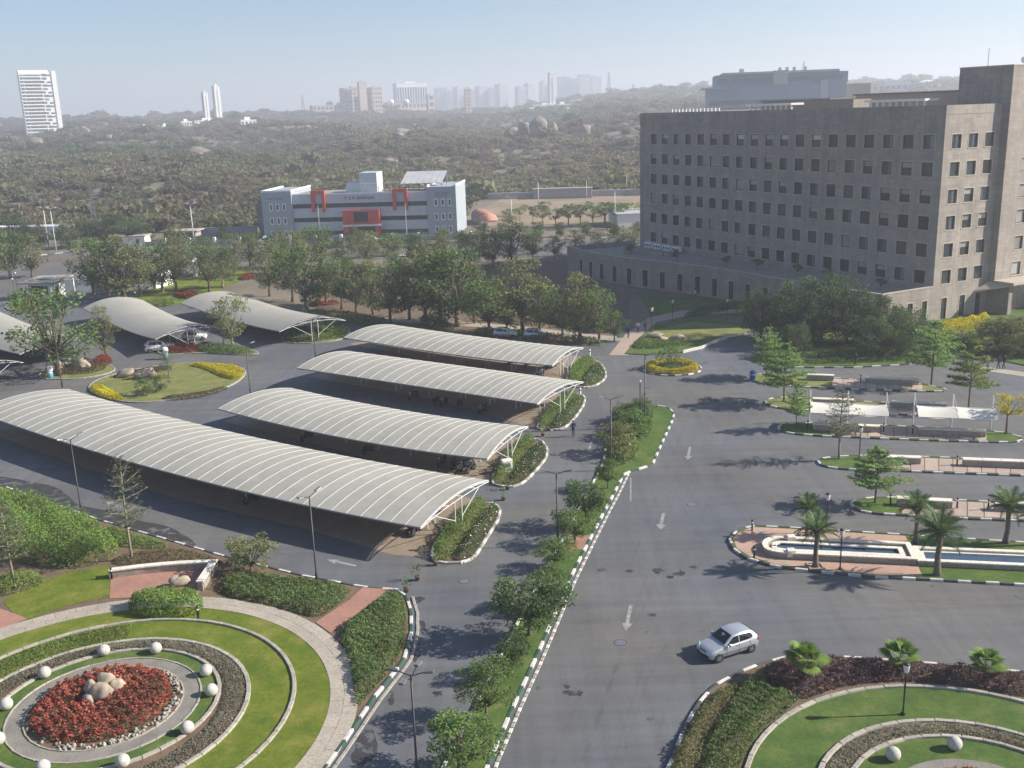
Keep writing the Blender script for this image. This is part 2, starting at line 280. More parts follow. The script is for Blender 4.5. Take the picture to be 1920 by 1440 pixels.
# ------------------------------------------------------------------ mesh helpers
def tag(o, label=None, cat=None, group=None, kind=None):
    if label: o['label'] = label
    if cat: o['category'] = cat
    if group: o['group'] = group
    if kind: o['kind'] = kind
    return o
def empty(name, loc=(0, 0, 0), rz=0.0, label=None, cat=None, group=None, sc=1.0):
    o = bpy.data.objects.new(name, None); COL.objects.link(o); o.location = loc; o.rotation_euler = (0, 0, rz); o.empty_display_size = 0.5
    if sc != 1.0: o.scale = (sc, sc, sc)
    return tag(o, label, cat, group)
def link(name, me, parent=None, loc=None, rot=None, sc=None):
    o = bpy.data.objects.new(name, me); COL.objects.link(o)
    if parent: o.parent = parent
    if loc is not None: o.location = loc
    if rot is not None: o.rotation_euler = rot
    if sc is not None: o.scale = sc
    return o
class MB:
    def __init__(s): s.v = []; s.f = []; s.mi = []; s.cur = 0
    def add(s, V, F):
        b = len(s.v); s.v += [tuple(map(float, p)) for p in V]; s.f += [tuple(i + b for i in f) for f in F]; s.mi += [s.cur] * len(F); return s
    def box(s, x0, y0, z0, x1, y1, z1):
        return s.add([(x0, y0, z0), (x1, y0, z0), (x1, y1, z0), (x0, y1, z0), (x0, y0, z1), (x1, y0, z1), (x1, y1, z1), (x0, y1, z1)],
                     [(0, 3, 2, 1), (4, 5, 6, 7), (0, 1, 5, 4), (1, 2, 6, 5), (2, 3, 7, 6), (3, 0, 4, 7)])
    def hexa(s, P):   # 8 corners, bottom 4 then top 4
        return s.add(P, [(0, 3, 2, 1), (4, 5, 6, 7), (0, 1, 5, 4), (1, 2, 6, 5), (2, 3, 7, 6), (3, 0, 4, 7)])
    def bbox(s, x0, y0, z0, x1, y1, z1, c=0.02):   # box with a chamfered top
        return s.add([(x0, y0, z0), (x1, y0, z0), (x1, y1, z0), (x0, y1, z0), (x0, y0, z1 - c), (x1, y0, z1 - c), (x1, y1, z1 - c), (x0, y1, z1 - c), (x0 + c, y0 + c, z1), (x1 - c, y0 + c, z1), (x1 - c, y1 - c, z1), (x0 + c, y1 - c, z1)],
                     [(0, 3, 2, 1), (0, 1, 5, 4), (1, 2, 6, 5), (2, 3, 7, 6), (3, 0, 4, 7), (4, 5, 9, 8), (5, 6, 10, 9), (6, 7, 11, 10), (7, 4, 8, 11), (8, 9, 10, 11)])
    def prism(s, poly, z0, z1):
        poly = ccw(poly); n = len(poly)
        return s.add([(x, y, z0) for x, y in poly] + [(x, y, z1) for x, y in poly], [tuple(range(n, 2 * n)), tuple(range(n - 1, -1, -1))] + [(i, (i + 1) % n, n + (i + 1) % n, n + i) for i in range(n)])
    def sheet(s, poly, z):
        poly = ccw(poly); return s.add([(x, y, z) for x, y in poly], [tuple(range(len(poly)))])
    def tube(s, pts, r, n=6, cap=True):
        P = [Vector(p) for p in pts]; rr = r if isinstance(r, (list, tuple)) else [r] * len(P); V = []; F = []
        for i, p in enumerate(P):
            d = (P[min(i + 1, len(P) - 1)] - P[max(i - 1, 0)]).normalized()
            a = d.orthogonal().normalized() if i == 0 else (prev - d * prev.dot(d)).normalized()
            prev = a; bb = d.cross(a)
            V += [p + (a * math.cos(2 * math.pi * k / n) + bb * math.sin(2 * math.pi * k / n)) * rr[i] for k in range(n)]
        for i in range(len(P) - 1):
            F += [(i * n + k, i * n + (k + 1) % n, (i + 1) * n + (k + 1) % n, (i + 1) * n + k) for k in range(n)]
        if cap: F += [tuple(range(n - 1, -1, -1)), tuple((len(P) - 1) * n + k for k in range(n))]
        return s.add(V, F)
    def lathe(s, prof, n=16, c=(0, 0)):
        V = []; F = []
        for r, z in prof: V += [(c[0] + r * math.cos(2 * math.pi * k / n), c[1] + r * math.sin(2 * math.pi * k / n), z) for k in range(n)]
        for i in range(len(prof) - 1): F += [(i * n + k, i * n + (k + 1) % n, (i + 1) * n + (k + 1) % n, (i + 1) * n + k) for k in range(n)]
        F += [tuple(range(n - 1, -1, -1)), tuple((len(prof) - 1) * n + k for k in range(n))]
        return s.add(V, F)
    def mesh(s, name, mat, smooth=False):
        me = bpy.data.meshes.new(name); me.from_pydata(s.v, [], s.f)
        for mm in (mat if isinstance(mat, (list, tuple)) else [mat]): me.materials.append(MATS[mm])
        if isinstance(mat, (list, tuple)): me.polygons.foreach_set('material_index', s.mi)
        if smooth: me.polygons.foreach_set('use_smooth', [True] * len(me.polygons))
        me.update(); return me
    def build(s, name, mat, parent=None, smooth=False, **k): return link(name, s.mesh(name, mat, smooth), parent, **k)
def ccw(P):
    a = sum(P[i][0] * P[(i + 1) % len(P)][1] - P[(i + 1) % len(P)][0] * P[i][1] for i in range(len(P)))
    return list(P) if a > 0 else list(P)[::-1]
def offset(P, d):
    P = ccw(P); n = len(P); out = []
    for i in range(n):
        a = np.array(P[i - 1]); b = np.array(P[i]); c = np.array(P[(i + 1) % n])
        e1 = (b - a) / max(np.linalg.norm(b - a), 1e-6); e2 = (c - b) / max(np.linalg.norm(c - b), 1e-6)
        m = np.array([-(e1 + e2)[1], (e1 + e2)[0]]); l = np.linalg.norm(m); m = m / l if l > 1e-6 else np.array([-e1[1], e1[0]])
        k = d / max(abs(np.dot(m, np.array([-e1[1], e1[0]]))), 0.5); out.append(tuple(b + m * k))
    return out
def smooth_poly(P, closed=True, it=2):
    for _ in range(it):
        Q = []; n = len(P)
        for i in range(n if closed else n - 1):
            a = np.array(P[i]); b = np.array(P[(i + 1) % n]); Q += [tuple(a * 0.75 + b * 0.25), tuple(a * 0.25 + b * 0.75)]
        if not closed: Q = [P[0]] + Q + [P[-1]]
        P = Q
    return P
def resample(P, step, closed=False):
    P = [np.array(p[:2], float) for p in P] + ([np.array(P[0][:2], float)] if closed else [])
    L = [0]
    for a, b in zip(P, P[1:]): L.append(L[-1] + np.linalg.norm(b - a))
    n = max(1, int(round(L[-1] / step))); out = []
    for k in range(n + 1):
        s_ = L[-1] * k / n; i = min(max(np.searchsorted(L, s_, 'right') - 1, 0), len(P) - 2)
        t_ = (s_ - L[i]) / max(L[i + 1] - L[i], 1e-9); out.append(P[i] + (P[i + 1] - P[i]) * t_)
    return out
def inside(P, X, Y):
    r = np.zeros(len(X), bool); n = len(P)
    for i in range(n):
        x0, y0 = P[i]; x1, y1 = P[(i + 1) % n]
        c = ((y0 > Y) != (y1 > Y)) & (X < (x1 - x0) * (Y - y0) / (y1 - y0 + 1e-12) + x0); r ^= c
    return r
def edge_dist(P, X, Y):
    d = np.full(len(X), 1e9); n = len(P)
    for i in range(n):
        a = np.array(P[i]); b = np.array(P[(i + 1) % n]); e = b - a; t_ = np.clip(((X - a[0]) * e[0] + (Y - a[1]) * e[1]) / max(e @ e, 1e-9), 0, 1)
        d = np.minimum(d, np.hypot(X - a[0] - t_ * e[0], Y - a[1] - t_ * e[1]))
    return d
def circle(c, r, n=64, a0=0, a1=2 * math.pi): return [(c[0] + r * math.cos(a0 + (a1 - a0) * k / n), c[1] + r * math.sin(a0 + (a1 - a0) * k / n)) for k in range(n)]
def quads_mesh(name, Q, mat):
    """Q: (n,4,3) array of loose quads"""
    n = len(Q); me = bpy.data.meshes.new(name); me.vertices.add(n * 4); me.vertices.foreach_set('co', np.ascontiguousarray(Q, dtype=np.float32).ravel())
    me.loops.add(n * 4); me.loops.foreach_set('vertex_index', np.arange(n * 4, dtype=np.int32)); me.polygons.add(n)
    me.polygons.foreach_set('loop_start', np.arange(0, n * 4, 4, dtype=np.int32)); me.polygons.foreach_set('loop_total', np.full(n, 4, dtype=np.int32))
    me.materials.append(MATS[mat]); me.update(); me.validate(); return me
def leaves(P, size, up=0.5, aspect=0.55, rg=rng, jit=0.35):
    """a diamond leaf at each point, randomly turned, leaning to face up by 'up'"""
    P = np.asarray(P, float); n = len(P)
    N = rg.normal(size=(n, 3)); N[:, 2] = np.abs(N[:, 2]) * (1 + up * 2) + up * 0.5; N /= np.linalg.norm(N, axis=1)[:, None]
    A = rg.normal(size=(n, 3)); A -= (A * N).sum(1)[:, None] * N; A /= np.linalg.norm(A, axis=1)[:, None]; B = np.cross(N, A)
    s = (size * (1 + jit * rg.uniform(-1, 1, n)))[:, None]
    return np.stack([P - A * s, P - B * s * aspect, P + A * s, P + B * s * aspect], 1)

# ------------------------------------------------------------------ kerbs
def stone_mesh(name, mat, w_=0.2, h_=0.17):
    return MB().bbox(-0.5, -w_ / 2, 0, 0.5, w_ / 2, h_, 0.02).mesh(name, mat)
KM = {k: stone_mesh('kerb_stone', k) for k in ('kerb_white', 'kerb_green', 'kerb_dark', 'kerb_stone')}
def kerb(line, closed=False, alt=('kerb_white', 'kerb_green'), step=1.0, z=0.0, gap=0.03, hs=1.0, tagkind=True):
    o = empty('kerb', (0, 0, 0)); o['kind'] = 'structure'
    P = resample(line, step, closed)
    for k, (a, b) in enumerate(zip(P, P[1:])):
        d = b - a; L = np.linalg.norm(d)
        s = link('kerb_stone', KM[alt[k % len(alt)]], o, ((a[0] + b[0]) / 2, (a[1] + b[1]) / 2, z + rnd.uniform(-0.012, 0.008)), (0, 0, math.atan2(d[1], d[0]) + rnd.uniform(-0.012, 0.012)), (L - gap, 1, hs))
    return o
def sheet(name, poly, z, mat, kind='structure'): return tag(MB().sheet(poly, z).build(name, mat), kind=kind)
def island(name, poly, mat, z=0.13, alt=('kerb_white', 'kerb_dark'), step=0.9, kerbs=True):
    o = tag(MB().prism(poly, -0.02, z).build(name, mat), kind='structure')
    if kerbs: kerb(poly, True, alt, step)
    return o

# ------------------------------------------------------------------ ground, hillside
def build_ground():
    ang = np.concatenate([np.linspace(-180, -42, 24, endpoint=False), np.linspace(-42, 42, 170), np.linspace(42, 180, 24, endpoint=False)[1:]])
    rad = np.concatenate([[3, 30, 80, 150, 230, 300], np.geomspace(335, 5200, 120)])
    A, D = np.meshgrid(np.radians(ang), rad); X = D * np.sin(A); Y = D * np.cos(A); Z = TZ(X, Y) - 0.04
    n, m_ = X.shape; V = np.stack([X, Y, Z], -1).reshape(-1, 3).tolist(); F = []
    for i in range(n - 1):
        for j in range(m_): F.append((i * m_ + j, i * m_ + (j + 1) % m_, (i + 1) * m_ + (j + 1) % m_, (i + 1) * m_ + j))
    V.append((0, 0, -0.04)); c = len(V) - 1; F += [(j, c, (j + 1) % m_) for j in range(m_)]
    b = MB(); b.v = V; b.f = F; b.mi = [0] * len(F)
    o = b.build('ground', 'dry_ground', None, True); tag(o, kind='structure')
    me = o.data
    me.flip_normals() if me.polygons[len(F) // 2].normal.z < 0 else None
build_ground()

# ------------------------------------------------------------------ roads and open ground of the campus
CAMPUS = [(-75, -10), (75, -10), (95, 90), (88, 140), (60, 150), (30, 150), (24, 152), (10, 150), (-2, 158), (-22, 164), (-40, 178), (-62, 190), (-75, 200), (-84, 222), (-100, 232), (-128, 232), (-140, 190), (-120, 120), (-95, 60)]
sheet('road', CAMPUS, 0.0, 'asphalt')
# public avenue beyond the tree belt
AV = GP([(-150, 505), (120, 474), (400, 462), (700, 455), (1000, 452), (1300, 440)]); AV2 = GP([(-150, 560), (110, 520), (300, 500), (520, 487), (760, 485), (1000, 482), (1300, 472)])
sheet('avenue', AV + AV2[::-1], 0.02, 'asphalt_far')
kerb(resample(AV, 4), False, ('kerb_white', 'kerb_dark'), 2.0, 0.02)
sheet('avenue_median', GP([(0, 490), (400, 473), (700, 470), (1000, 467), (1000, 470), (700, 474), (400, 478), (0, 496)]), 0.05, 'soil')
# lawns by the gate
sheet('gate_lawn', GP([(240, 560), (300, 535), (380, 512), (470, 505), (470, 520), (430, 535), (390, 556), (330, 572), (250, 576)]), 0.03, 'lawn')
sheet('tree_belt_soil', GP([(640, 612), (560, 585), (600, 560), (520, 540), (470, 520), (560, 500), (800, 492), (1060, 490), (1180, 560), (1180, 600), (1130, 640), (1030, 648), (880, 640), (720, 612)]), 0.012, 'soil')
sheet('tree_belt_path', GP([(560, 585), (640, 600), (760, 605), (960, 618), (1100, 636), (1180, 640), (1180, 634), (1100, 626), (960, 610), (760, 597), (640, 592), (580, 574)]), 0.03, 'paving')
sheet('sports_field', [( -18, 300), (62, 300), (80, 395), (-2, 395)], 0.01, 'sand')
# round island with yellow hedge
RC = (20.3, 124.4)

# median between the two carriageways
MED_R = GP([(905, 1462), (920, 1424), (964, 1323), (1000, 1246), (1034, 1168), (1069, 1086), (1104, 1016), (1132, 962), (1151, 927), (1170, 889), (1223, 873), (1235, 845), (1259, 793), (1264, 777), (1254, 766), (1232, 762)])
MED_L = GP([(825, 1456), (840, 1424), (890, 1331), (935, 1241), (972, 1168), (1032, 1055), (1061, 1004), (1100, 930), (1132, 868), (1141, 800), (1160, 768), (1200, 760)])
island('median', MED_R + MED_L[::-1], 'lawn_green', 0.13, kerbs=False)
kerb(MED_R, False, ('kerb_white', 'kerb_green'), 1.05, 0.0); kerb(MED_L, False, ('kerb_white', 'kerb_dark'), 1.1)
kerb([(x + 0.38, y - 0.1) for x, y in MED_R[:10]], False, ('kerb_white', 'kerb_stone'), 0.5, -0.12, 0.06)
sheet('median_crossing', GP([(1054, 1030), (1068, 1003), (1110, 1004), (1098, 1030)], 0.13), 0.136, 'brick_red')
# left garden block
LG = GP([(-60, 893), (5, 913), (90, 943), (180, 975), (300, 1010), (420, 1045), (560, 1080), (680, 1103), (745, 1108), (762, 1120), (771, 1150), (771, 1190), (757, 1240), (700, 1312), (640, 1400), (596, 1462)])
island('garden_block', LG + [(-16, 34), (-60, 34), (-70, 60)], 'soil', 0.10, kerbs=False)
kerb(LG[:9], False, ('kerb_white', 'kerb_dark'), 1.1); kerb(LG[8:], False, ('kerb_white', 'kerb_green'), 1.05)
kerb([(x + 0.42, y) for x, y in LG[9:]], False, ('kerb_stone', 'kerb_stone'), 1.2, -0.10, 0.02)
# right garden block
RG = GP([(1225, 1500), (1256, 1438), (1282, 1372), (1307, 1325), (1340, 1288), (1380, 1266), (1424, 1248), (1486, 1232), (1544, 1233), (1632, 1238), (1749, 1247), (1840, 1255), (1960, 1268)])
island('garden_block', RG + [(45, 30), (5, 30)], 'soil', 0.10, kerbs=False)
kerb(RG, False, ('kerb_white', 'kerb_dark'), 1.1)

def disc(name, c, r, z, mat): return sheet(name, circle(c, r, 96), z, mat)
EDGE = MB().bbox(-0.5, -0.125, 0, 0.5, 0.125, 0.14, 0.02).mesh('edging_stone', 'edging')
def edging(c, r, z, a0=0.0, a1=360.0, step=1.0, wsc=1.0, label=None):
    o = empty('stone_edging'); o['kind'] = 'structure'; n = max(3, int(R(a1 - a0) * r / step))
    for k in range(n):
        a = R(a0) + R(a1 - a0) * (k + 0.5) / n
        link('edging_stone', EDGE, o, (c[0] + r * math.cos(a), c[1] + r * math.sin(a), z + rnd.uniform(-0.01, 0.01)), (0, 0, a + math.pi / 2 + rnd.uniform(-0.015, 0.015)), (R(a1 - a0) * r / n - 0.025, wsc, 1))
def arc_quad(c, r0, r1, a0, a1, n=3):
    return [(c[0] + r0 * math.cos(a0 + (a1 - a0) * k / n), c[1] + r0 * math.sin(a0 + (a1 - a0) * k / n)) for k in range(n + 1)] + [(c[0] + r1 * math.cos(a1 - (a1 - a0) * k / n), c[1] + r1 * math.sin(a1 - (a1 - a0) * k / n)) for k in range(n + 1)]
# --- left circular garden
LC0 = (-23.7, 51.1); LC1 = (-23.8, 50.5); LC2 = (-24.3, 49.65)
pth = empty('garden_path'); pth['kind'] = 'structure'
for row, (r0, r1) in enumerate(((13.45, 14.24), (14.25, 15.05))):
    n = 68
    for k in range(n):
        a0 = 2 * math.pi * (k + 0.5 * row) / n
        if 195 < math.degrees(a0) % 360 < 300: continue
        MB().prism(arc_quad(LC2, r0 + 0.004, r1 - 0.004, a0 + 0.0006, a0 + 2 * math.pi / n - 0.0006, 2), 0.08, 0.145 + rnd.uniform(-0.008, 0.008)).build('path_slab', 'paving', pth)
disc('lawn', LC2, 13.44, 0.125, 'lawn'); disc('lawn', LC1, 10.72, 0.135, 'lawn')
edging(LC1, 10.75, 0.11, -40, 200, 1.0, 0.9); disc('soil_bed', LC1, 8.1, 0.145, 'soil'); edging(LC1, 8.15, 0.12, -60, 230, 1.0)
disc('lawn', LC0, 6.2, 0.155, 'lawn_green'); edging(LC0, 6.25, 0.13, 0, 360, 0.95, 0.9)
disc('gravel_bed', LC0, 5.2, 0.165, 'gravel'); edging(LC0, 5.22, 0.075, 0, 360, 0.9, 0.4); disc('soil_bed', LC0, 4.2, 0.175, 'soil')
edging(LC0, 4.24, 0.085, 0, 360, 0.8, 0.35)
sheet('lawn', GP([(5, 1130), (60, 1100), (120, 1078), (205, 1062), (208, 1120), (120, 1140), (40, 1168)]), 0.118, 'lawn')
sheet('brick_plaza', GP([(206, 1125), (208, 1080), (300, 1070), (396, 1066), (372, 1118), (290, 1122)]), 0.13, 'brick_red')
sheet('brick_path', GP([(592, 1170), (655, 1128), (682, 1103), (728, 1108), (690, 1140), (620, 1190)]), 0.135, 'brick_red')
sheet('brick_path', GP([(-10, 1190), (-10, 1140), (52, 1163), (0, 1186)]), 0.135, 'brick_red')
# --- right circular garden
RGC = (21.1, 39.65)
disc('lawn', RGC, 10.75, 0.125, 'lawn_green'); edging(RGC, 10.8, 0.11, 0, 200, 1.1); disc('soil_bed', RGC, 7.4, 0.135, 'soil'); edging(RGC, 7.45, 0.12, 0, 200, 1.0)
disc('lawn', RGC, 6.0, 0.145, 'lawn_green'); edging(RGC, 6.05, 0.13, 0, 200, 1.0, 0.9); disc('gravel_bed', RGC, 4.2, 0.155, 'gravel')

# --- parking islands on the right
PK = [[(1405, 712), (1412, 716), (1450, 723), (1521, 727.5), (1619, 731.5), (1731, 735), (1771, 735), (1776, 731), (1730, 722), (1622, 715), (1521, 707), (1450, 702), (1420, 703)],
      [(1435, 754), (1440, 761), (1464, 767), (1521, 771), (1640, 776), (1760, 782), (1830, 786), (1838, 780), (1800, 767), (1670, 757), (1523, 750), (1470, 746), (1445, 748)],
      [(1459, 803), (1464, 810), (1492, 815), (1549, 819.5), (1619, 822), (1689, 825), (1774, 828), (1886, 831), (1917, 828), (1914, 821), (1880, 812), (1722, 802), (1523, 794), (1480, 796), (1463, 799)],
      [(1533, 866), (1540, 874), (1563, 879), (1613, 883), (1689, 884.5), (1774, 888), (1914, 893), (2010, 897), (2010, 872), (1805, 861), (1658, 856), (1580, 857), (1545, 860)],
      [(1595, 945), (1602, 954.5), (1619, 961.5), (1661, 966), (1717, 968.5), (1788, 973), (1914, 978), (2010, 982), (2010, 953), (1864, 943), (1681, 935), (1640, 935), (1610, 938)]]
PV = [(1560, 1730), (1530, 1820), (1555, 1850), (1655, 2005), (1690, 2005)]   # paved stretch, in the photo's columns
for poly, (xa, xb) in zip(PK, PV):
    o = island('parking_island', GP(poly), 'lawn_dry' if poly[0][1] < 780 else 'lawn_green', 0.12)
    n = len(poly) // 2
    front = sorted([p for p in poly if p[1] >= np.interp(p[0], [poly[0][0], poly[-1][0] + 600], [poly[0][1], poly[0][1] + 22]) + 1], key=lambda p: p[0])
    half = sorted(range(len(poly)), key=lambda k: poly[k][0])
    im = max(range(len(poly)), key=lambda k: poly[k][0])
    fr = poly[:im + 1]; bk = poly[im:] + poly[:1]
    fr = sorted(fr); bk = sorted(bk)
    A = np.array(G(xa, np.interp(xa, [p[0] for p in fr], [p[1] for p in fr]) - 2.2)); B = np.array(G(xb, np.interp(xb, [p[0] for p in fr], [p[1] for p in fr]) - 2.2))
    A2 = np.array(G(xa, np.interp(xa, [p[0] for p in bk], [p[1] for p in bk]) + 1.5)); B2 = np.array(G(xb, np.interp(xb, [p[0] for p in bk], [p[1] for p in bk]) + 1.5))
    ns = max(4, int(np.linalg.norm(B - A) / 1.15)); pv = empty('paving'); pv['kind'] = 'structure'
    for k in range(ns):
        g = 0.03; P = [A + (B - A) * (k + g) / ns, A + (B - A) * (k + 1 - g) / ns, A2 + (B2 - A2) * (k + 1 - g) / ns, A2 + (B2 - A2) * (k + g) / ns]
        MB().prism([tuple(p) for p in P], 0.08, 0.135 + rnd.uniform(-0.006, 0.006)).build('paving_slab', 'paving_pink', pv)
# fountain island
FI = GP([(1368, 1013), (1377, 1033), (1402, 1049), (1457, 1065), (1530, 1073), (1621, 1082), (1730, 1088), (1913, 1098), (2040, 1105), (2040, 1026), (1913, 1019), (1694, 1005), (1585, 998), (1475, 991), (1410, 988), (1380, 998)])
island('fountain_island', FI, 'lawn_green', 0.12, ('kerb_white', 'kerb_dark'), 0.9)
sheet('brick_plaza', GP([(1374, 1013), (1382, 1031), (1406, 1046), (1457, 1061.5), (1530, 1070), (1621, 1078.5), (1730, 1085), (1697, 1007.5), (1585, 1001), (1475, 994), (1412, 991), (1386, 1000)]), 0.128, 'brick_pink')
for (a, b_, c, d) in (((1418, 992), (1427, 992), (1481, 1062), (1470, 1061)), ((1500, 1032), (1508, 1032), (1524, 1068), (1513, 1067))):
    sheet('paving_band', GP([a, b_, c, d]), 0.134, 'paving')
# planting beds at the canopy ends, other islands
BEDS = [[(806, 1046), (822, 1005), (878, 950), (925, 941), (943, 962), (905, 1022), (884, 1056), (822, 1058)],
        [(920, 905), (935, 870), (975, 828), (1012, 822), (1032, 850), (1000, 890), (972, 914), (930, 913)],
        [(1005, 802), (1030, 768), (1060, 742), (1090, 738), (1100, 752), (1075, 790), (1052, 808), (1012, 808)],
        [(1060, 716), (1072, 690), (1092, 676), (1120, 676), (1136, 695), (1136, 712), (1110, 728), (1070, 726)]]
for p in BEDS: island('planting_bed', smooth_poly(GP(p), True, 1), 'soil', 0.12, ('kerb_white', 'kerb_stone'), 0.95)
TEAR = smooth_poly(GP([(162, 730), (190, 745), (235, 756), (290, 755), (380, 742), (436, 724), (462, 703), (458, 692), (420, 683), (350, 681), (300, 686), (235, 697), (180, 713)]), True, 2)
island('teardrop_island', TEAR, 'lawn_dry', 0.12, ('kerb_stone', 'kerb_stone'), 1.1)
NB = [[(205, 705), (260, 695), (345, 676), (205, 668), (120, 680), (60, 705), (150, 712)],
      [(290, 668), (380, 662), (482, 668), (486, 660), (440, 650), (360, 645), (310, 646)],
      [(525, 640), (560, 646), (640, 640), (660, 622), (640, 608), (590, 612), (540, 622)]]
NB[0] = [(70, 712), (150, 712), (212, 700), (216, 690), (190, 680), (120, 684), (80, 692)]
for p in NB: island('planting_bed', smooth_poly(GP(p), True, 1), 'lawn_dry', 0.12, ('kerb_stone', 'kerb_stone'), 1.2)
GI = smooth_poly(GP([(8, 580), (40, 585), (75, 580), (112, 560), (125, 548), (108, 550), (80, 556), (30, 562), (16, 570)]), True, 1)
island('gate_island', GI, 'lawn_dry', 0.15, ('kerb_white', 'kerb_dark'), 1.2)
# lawns beyond the round island
NL = GP([(1172, 664), (1215, 666), (1280, 662), (1318, 650), (1355, 637), (1405, 628), (1405, 610), (1300, 596), (1225, 612), (1195, 640)])
island('lawn', NL, 'lawn_green', 0.12, kerbs=False)
kerb(GP([(1280, 662), (1318, 653), (1340, 642), (1370, 633), (1405, 628)]), False, ('kerb_white', 'kerb_white'), 1.3, 0, 0.0, 2.2)
sheet('rough_grass', GP([(1200, 640), (1222, 622), (1300, 604), (1405, 614), (1402, 630), (1330, 634), (1300, 642), (1240, 640)]), 0.126, 'lawn_dry')
sheet('garden_path', GP([(1142, 666), (1178, 666), (1190, 640), (1232, 604), (1300, 590), (1390, 586), (1390, 580), (1280, 582), (1215, 596), (1172, 628)]), 0.02, 'paving_pink')
sheet('podium_lawn', GP([(1225, 600), (1380, 592), (1420, 600), (1420, 560), (1200, 555)]), 0.012, 'lawn_green')
SB = GP([(1428, 684), (1440, 689), (1480, 690), (1600, 690), (1720, 683), (1732, 672), (1800, 660), (1940, 690), (1960, 560), (1640, 590), (1470, 612), (1450, 630), (1432, 660)])
island('shrub_border', SB, 'lawn_green', 0.12, kerbs=False); kerb(SB[:5], False, ('kerb_white', 'kerb_dark'), 1.2)
sheet('side_path', GP([(1822, 692), (1850, 688), (1960, 704), (1960, 712)]), 0.02, 'paving')
# floors under the striped canopies
FL = [[(-30, 808), (110, 860), (330, 935), (560, 988), (735, 1040), (812, 1046), (870, 985), (905, 940), (700, 890), (400, 815), (160, 760)],
      [(420, 790), (640, 846), (855, 905), (920, 905), (965, 840), (980, 822), (760, 775), (540, 745)],
      [(575, 706), (830, 752), (990, 800), (1012, 804), (1062, 740), (900, 712), (690, 676)],
      [(655, 645), (850, 684), (1010, 722), (1060, 722), (1090, 668), (920, 650), (760, 626)]]
for p in FL: sheet('parking_floor', GP(p), 0.008, 'paver_tan')

# painted arrows and marks
def arrow(tail, head, w_=0.12):
    a = np.array(G(*tail)); b = np.array(G(*head)); d = (b - a) / np.linalg.norm(b - a); n = np.array([-d[1], d[0]]); k = b - d * min(1.0, np.linalg.norm(b - a) * 0.35)
    P = [a + n * w_, k + n * w_, k + n * w_ * 3.0, b, k - n * w_ * 3.0, k - n * w_, a - n * w_]
    sheet('painted_arrow', [tuple(p) for p in P], 0.004, 'road_paint')
arrow((1183, 1134), (1173, 1183)); arrow((1244, 962), (1238, 993), 0.13); arrow((1294, 838), (1289, 862), 0.13); arrow((668, 1061), (613, 1049), 0.12); arrow((236, 952), (197, 940), 0.12)
arrow((930, 1130), (943, 1098), 0.08); arrow((1104, 843), (1110, 826), 0.1)
sheet('painted_line', GP([(1181, 896), (1184, 896), (1184, 940), (1181, 940)]), 0.004, 'road_paint')
# wet gutter stains along the left road (their own shape on the asphalt)
wa = bpy.data.materials.new('wet_asphalt'); wa.use_nodes = True; tw_ = wa.node_tree; tw_.nodes.clear(); MATS['wet_asphalt'] = wa
wd_ = tw_.nodes.new('ShaderNodeBsdfPrincipled'); wd_.inputs['Base Color'].default_value = (.052, .05, .05, 1); wd_.inputs['Roughness'].default_value = .6; wt_ = tw_.nodes.new('ShaderNodeBsdfTransparent'); wm_ = tw_.nodes.new('ShaderNodeMixShader'); wo_ = tw_.nodes.new('ShaderNodeOutputMaterial')
lnk(tw_, ramp(tw_, noise(tw_, .9, 7, .68, pos(tw_)).outputs[0], [(.40, (0, 0, 0)), (.50, (.8, .8, .8))]).outputs[0], wm_.inputs[0]); lnk(tw_, wt_.outputs[0], wm_.inputs[1]); lnk(tw_, wd_.outputs[0], wm_.inputs[2]); lnk(tw_, wm_.outputs[0], wo_.inputs[0])
def stain(px, n=3, amp=0.25):
    P = smooth_poly(GP(px), True, 2); P = [(x + rnd.uniform(-amp, amp) * 0.6, y + rnd.uniform(-amp, amp)) for x, y in P]
    sheet('wet_patch', smooth_poly(P, True, 1), 0.004, 'wet_asphalt')
stain([(-10, 890), (60, 904), (105, 912), (128, 930), (150, 950), (215, 958), (250, 975), (315, 985), (350, 1005), (378, 1028), (300, 1006), (180, 971), (90, 939), (-10, 907)], 3, .06)
stain([(780, 1170), (795, 1160), (798, 1180), (785, 1188)]); stain([(772, 1215), (785, 1205), (790, 1230), (778, 1245), (770, 1235)]); stain([(728, 1298), (738, 1290), (740, 1320), (726, 1322)])
for cx, cy, w_, h_ in ((1128, 1068, 12, 4), (1180, 1071, 9, 4), (1234, 1070, 14, 6), (1077, 1300, 22, 9), (1221, 1153, 9, 4), (1062, 1288, 8, 5), (1300, 1063, 8, 3), (1275, 1075, 14, 5), (1255, 1082, 9, 3), (1340, 752, 12, 3), (1328, 745, 9, 3), (880, 1175, 10, 6), (820, 1300, 12, 7)):
    stain([(cx + w_ * math.cos(a) * rnd.uniform(.5, 1.2), cy + h_ * math.sin(a) * rnd.uniform(.5, 1.2)) for a in [k * .7 for k in range(9)]], 3, .12)
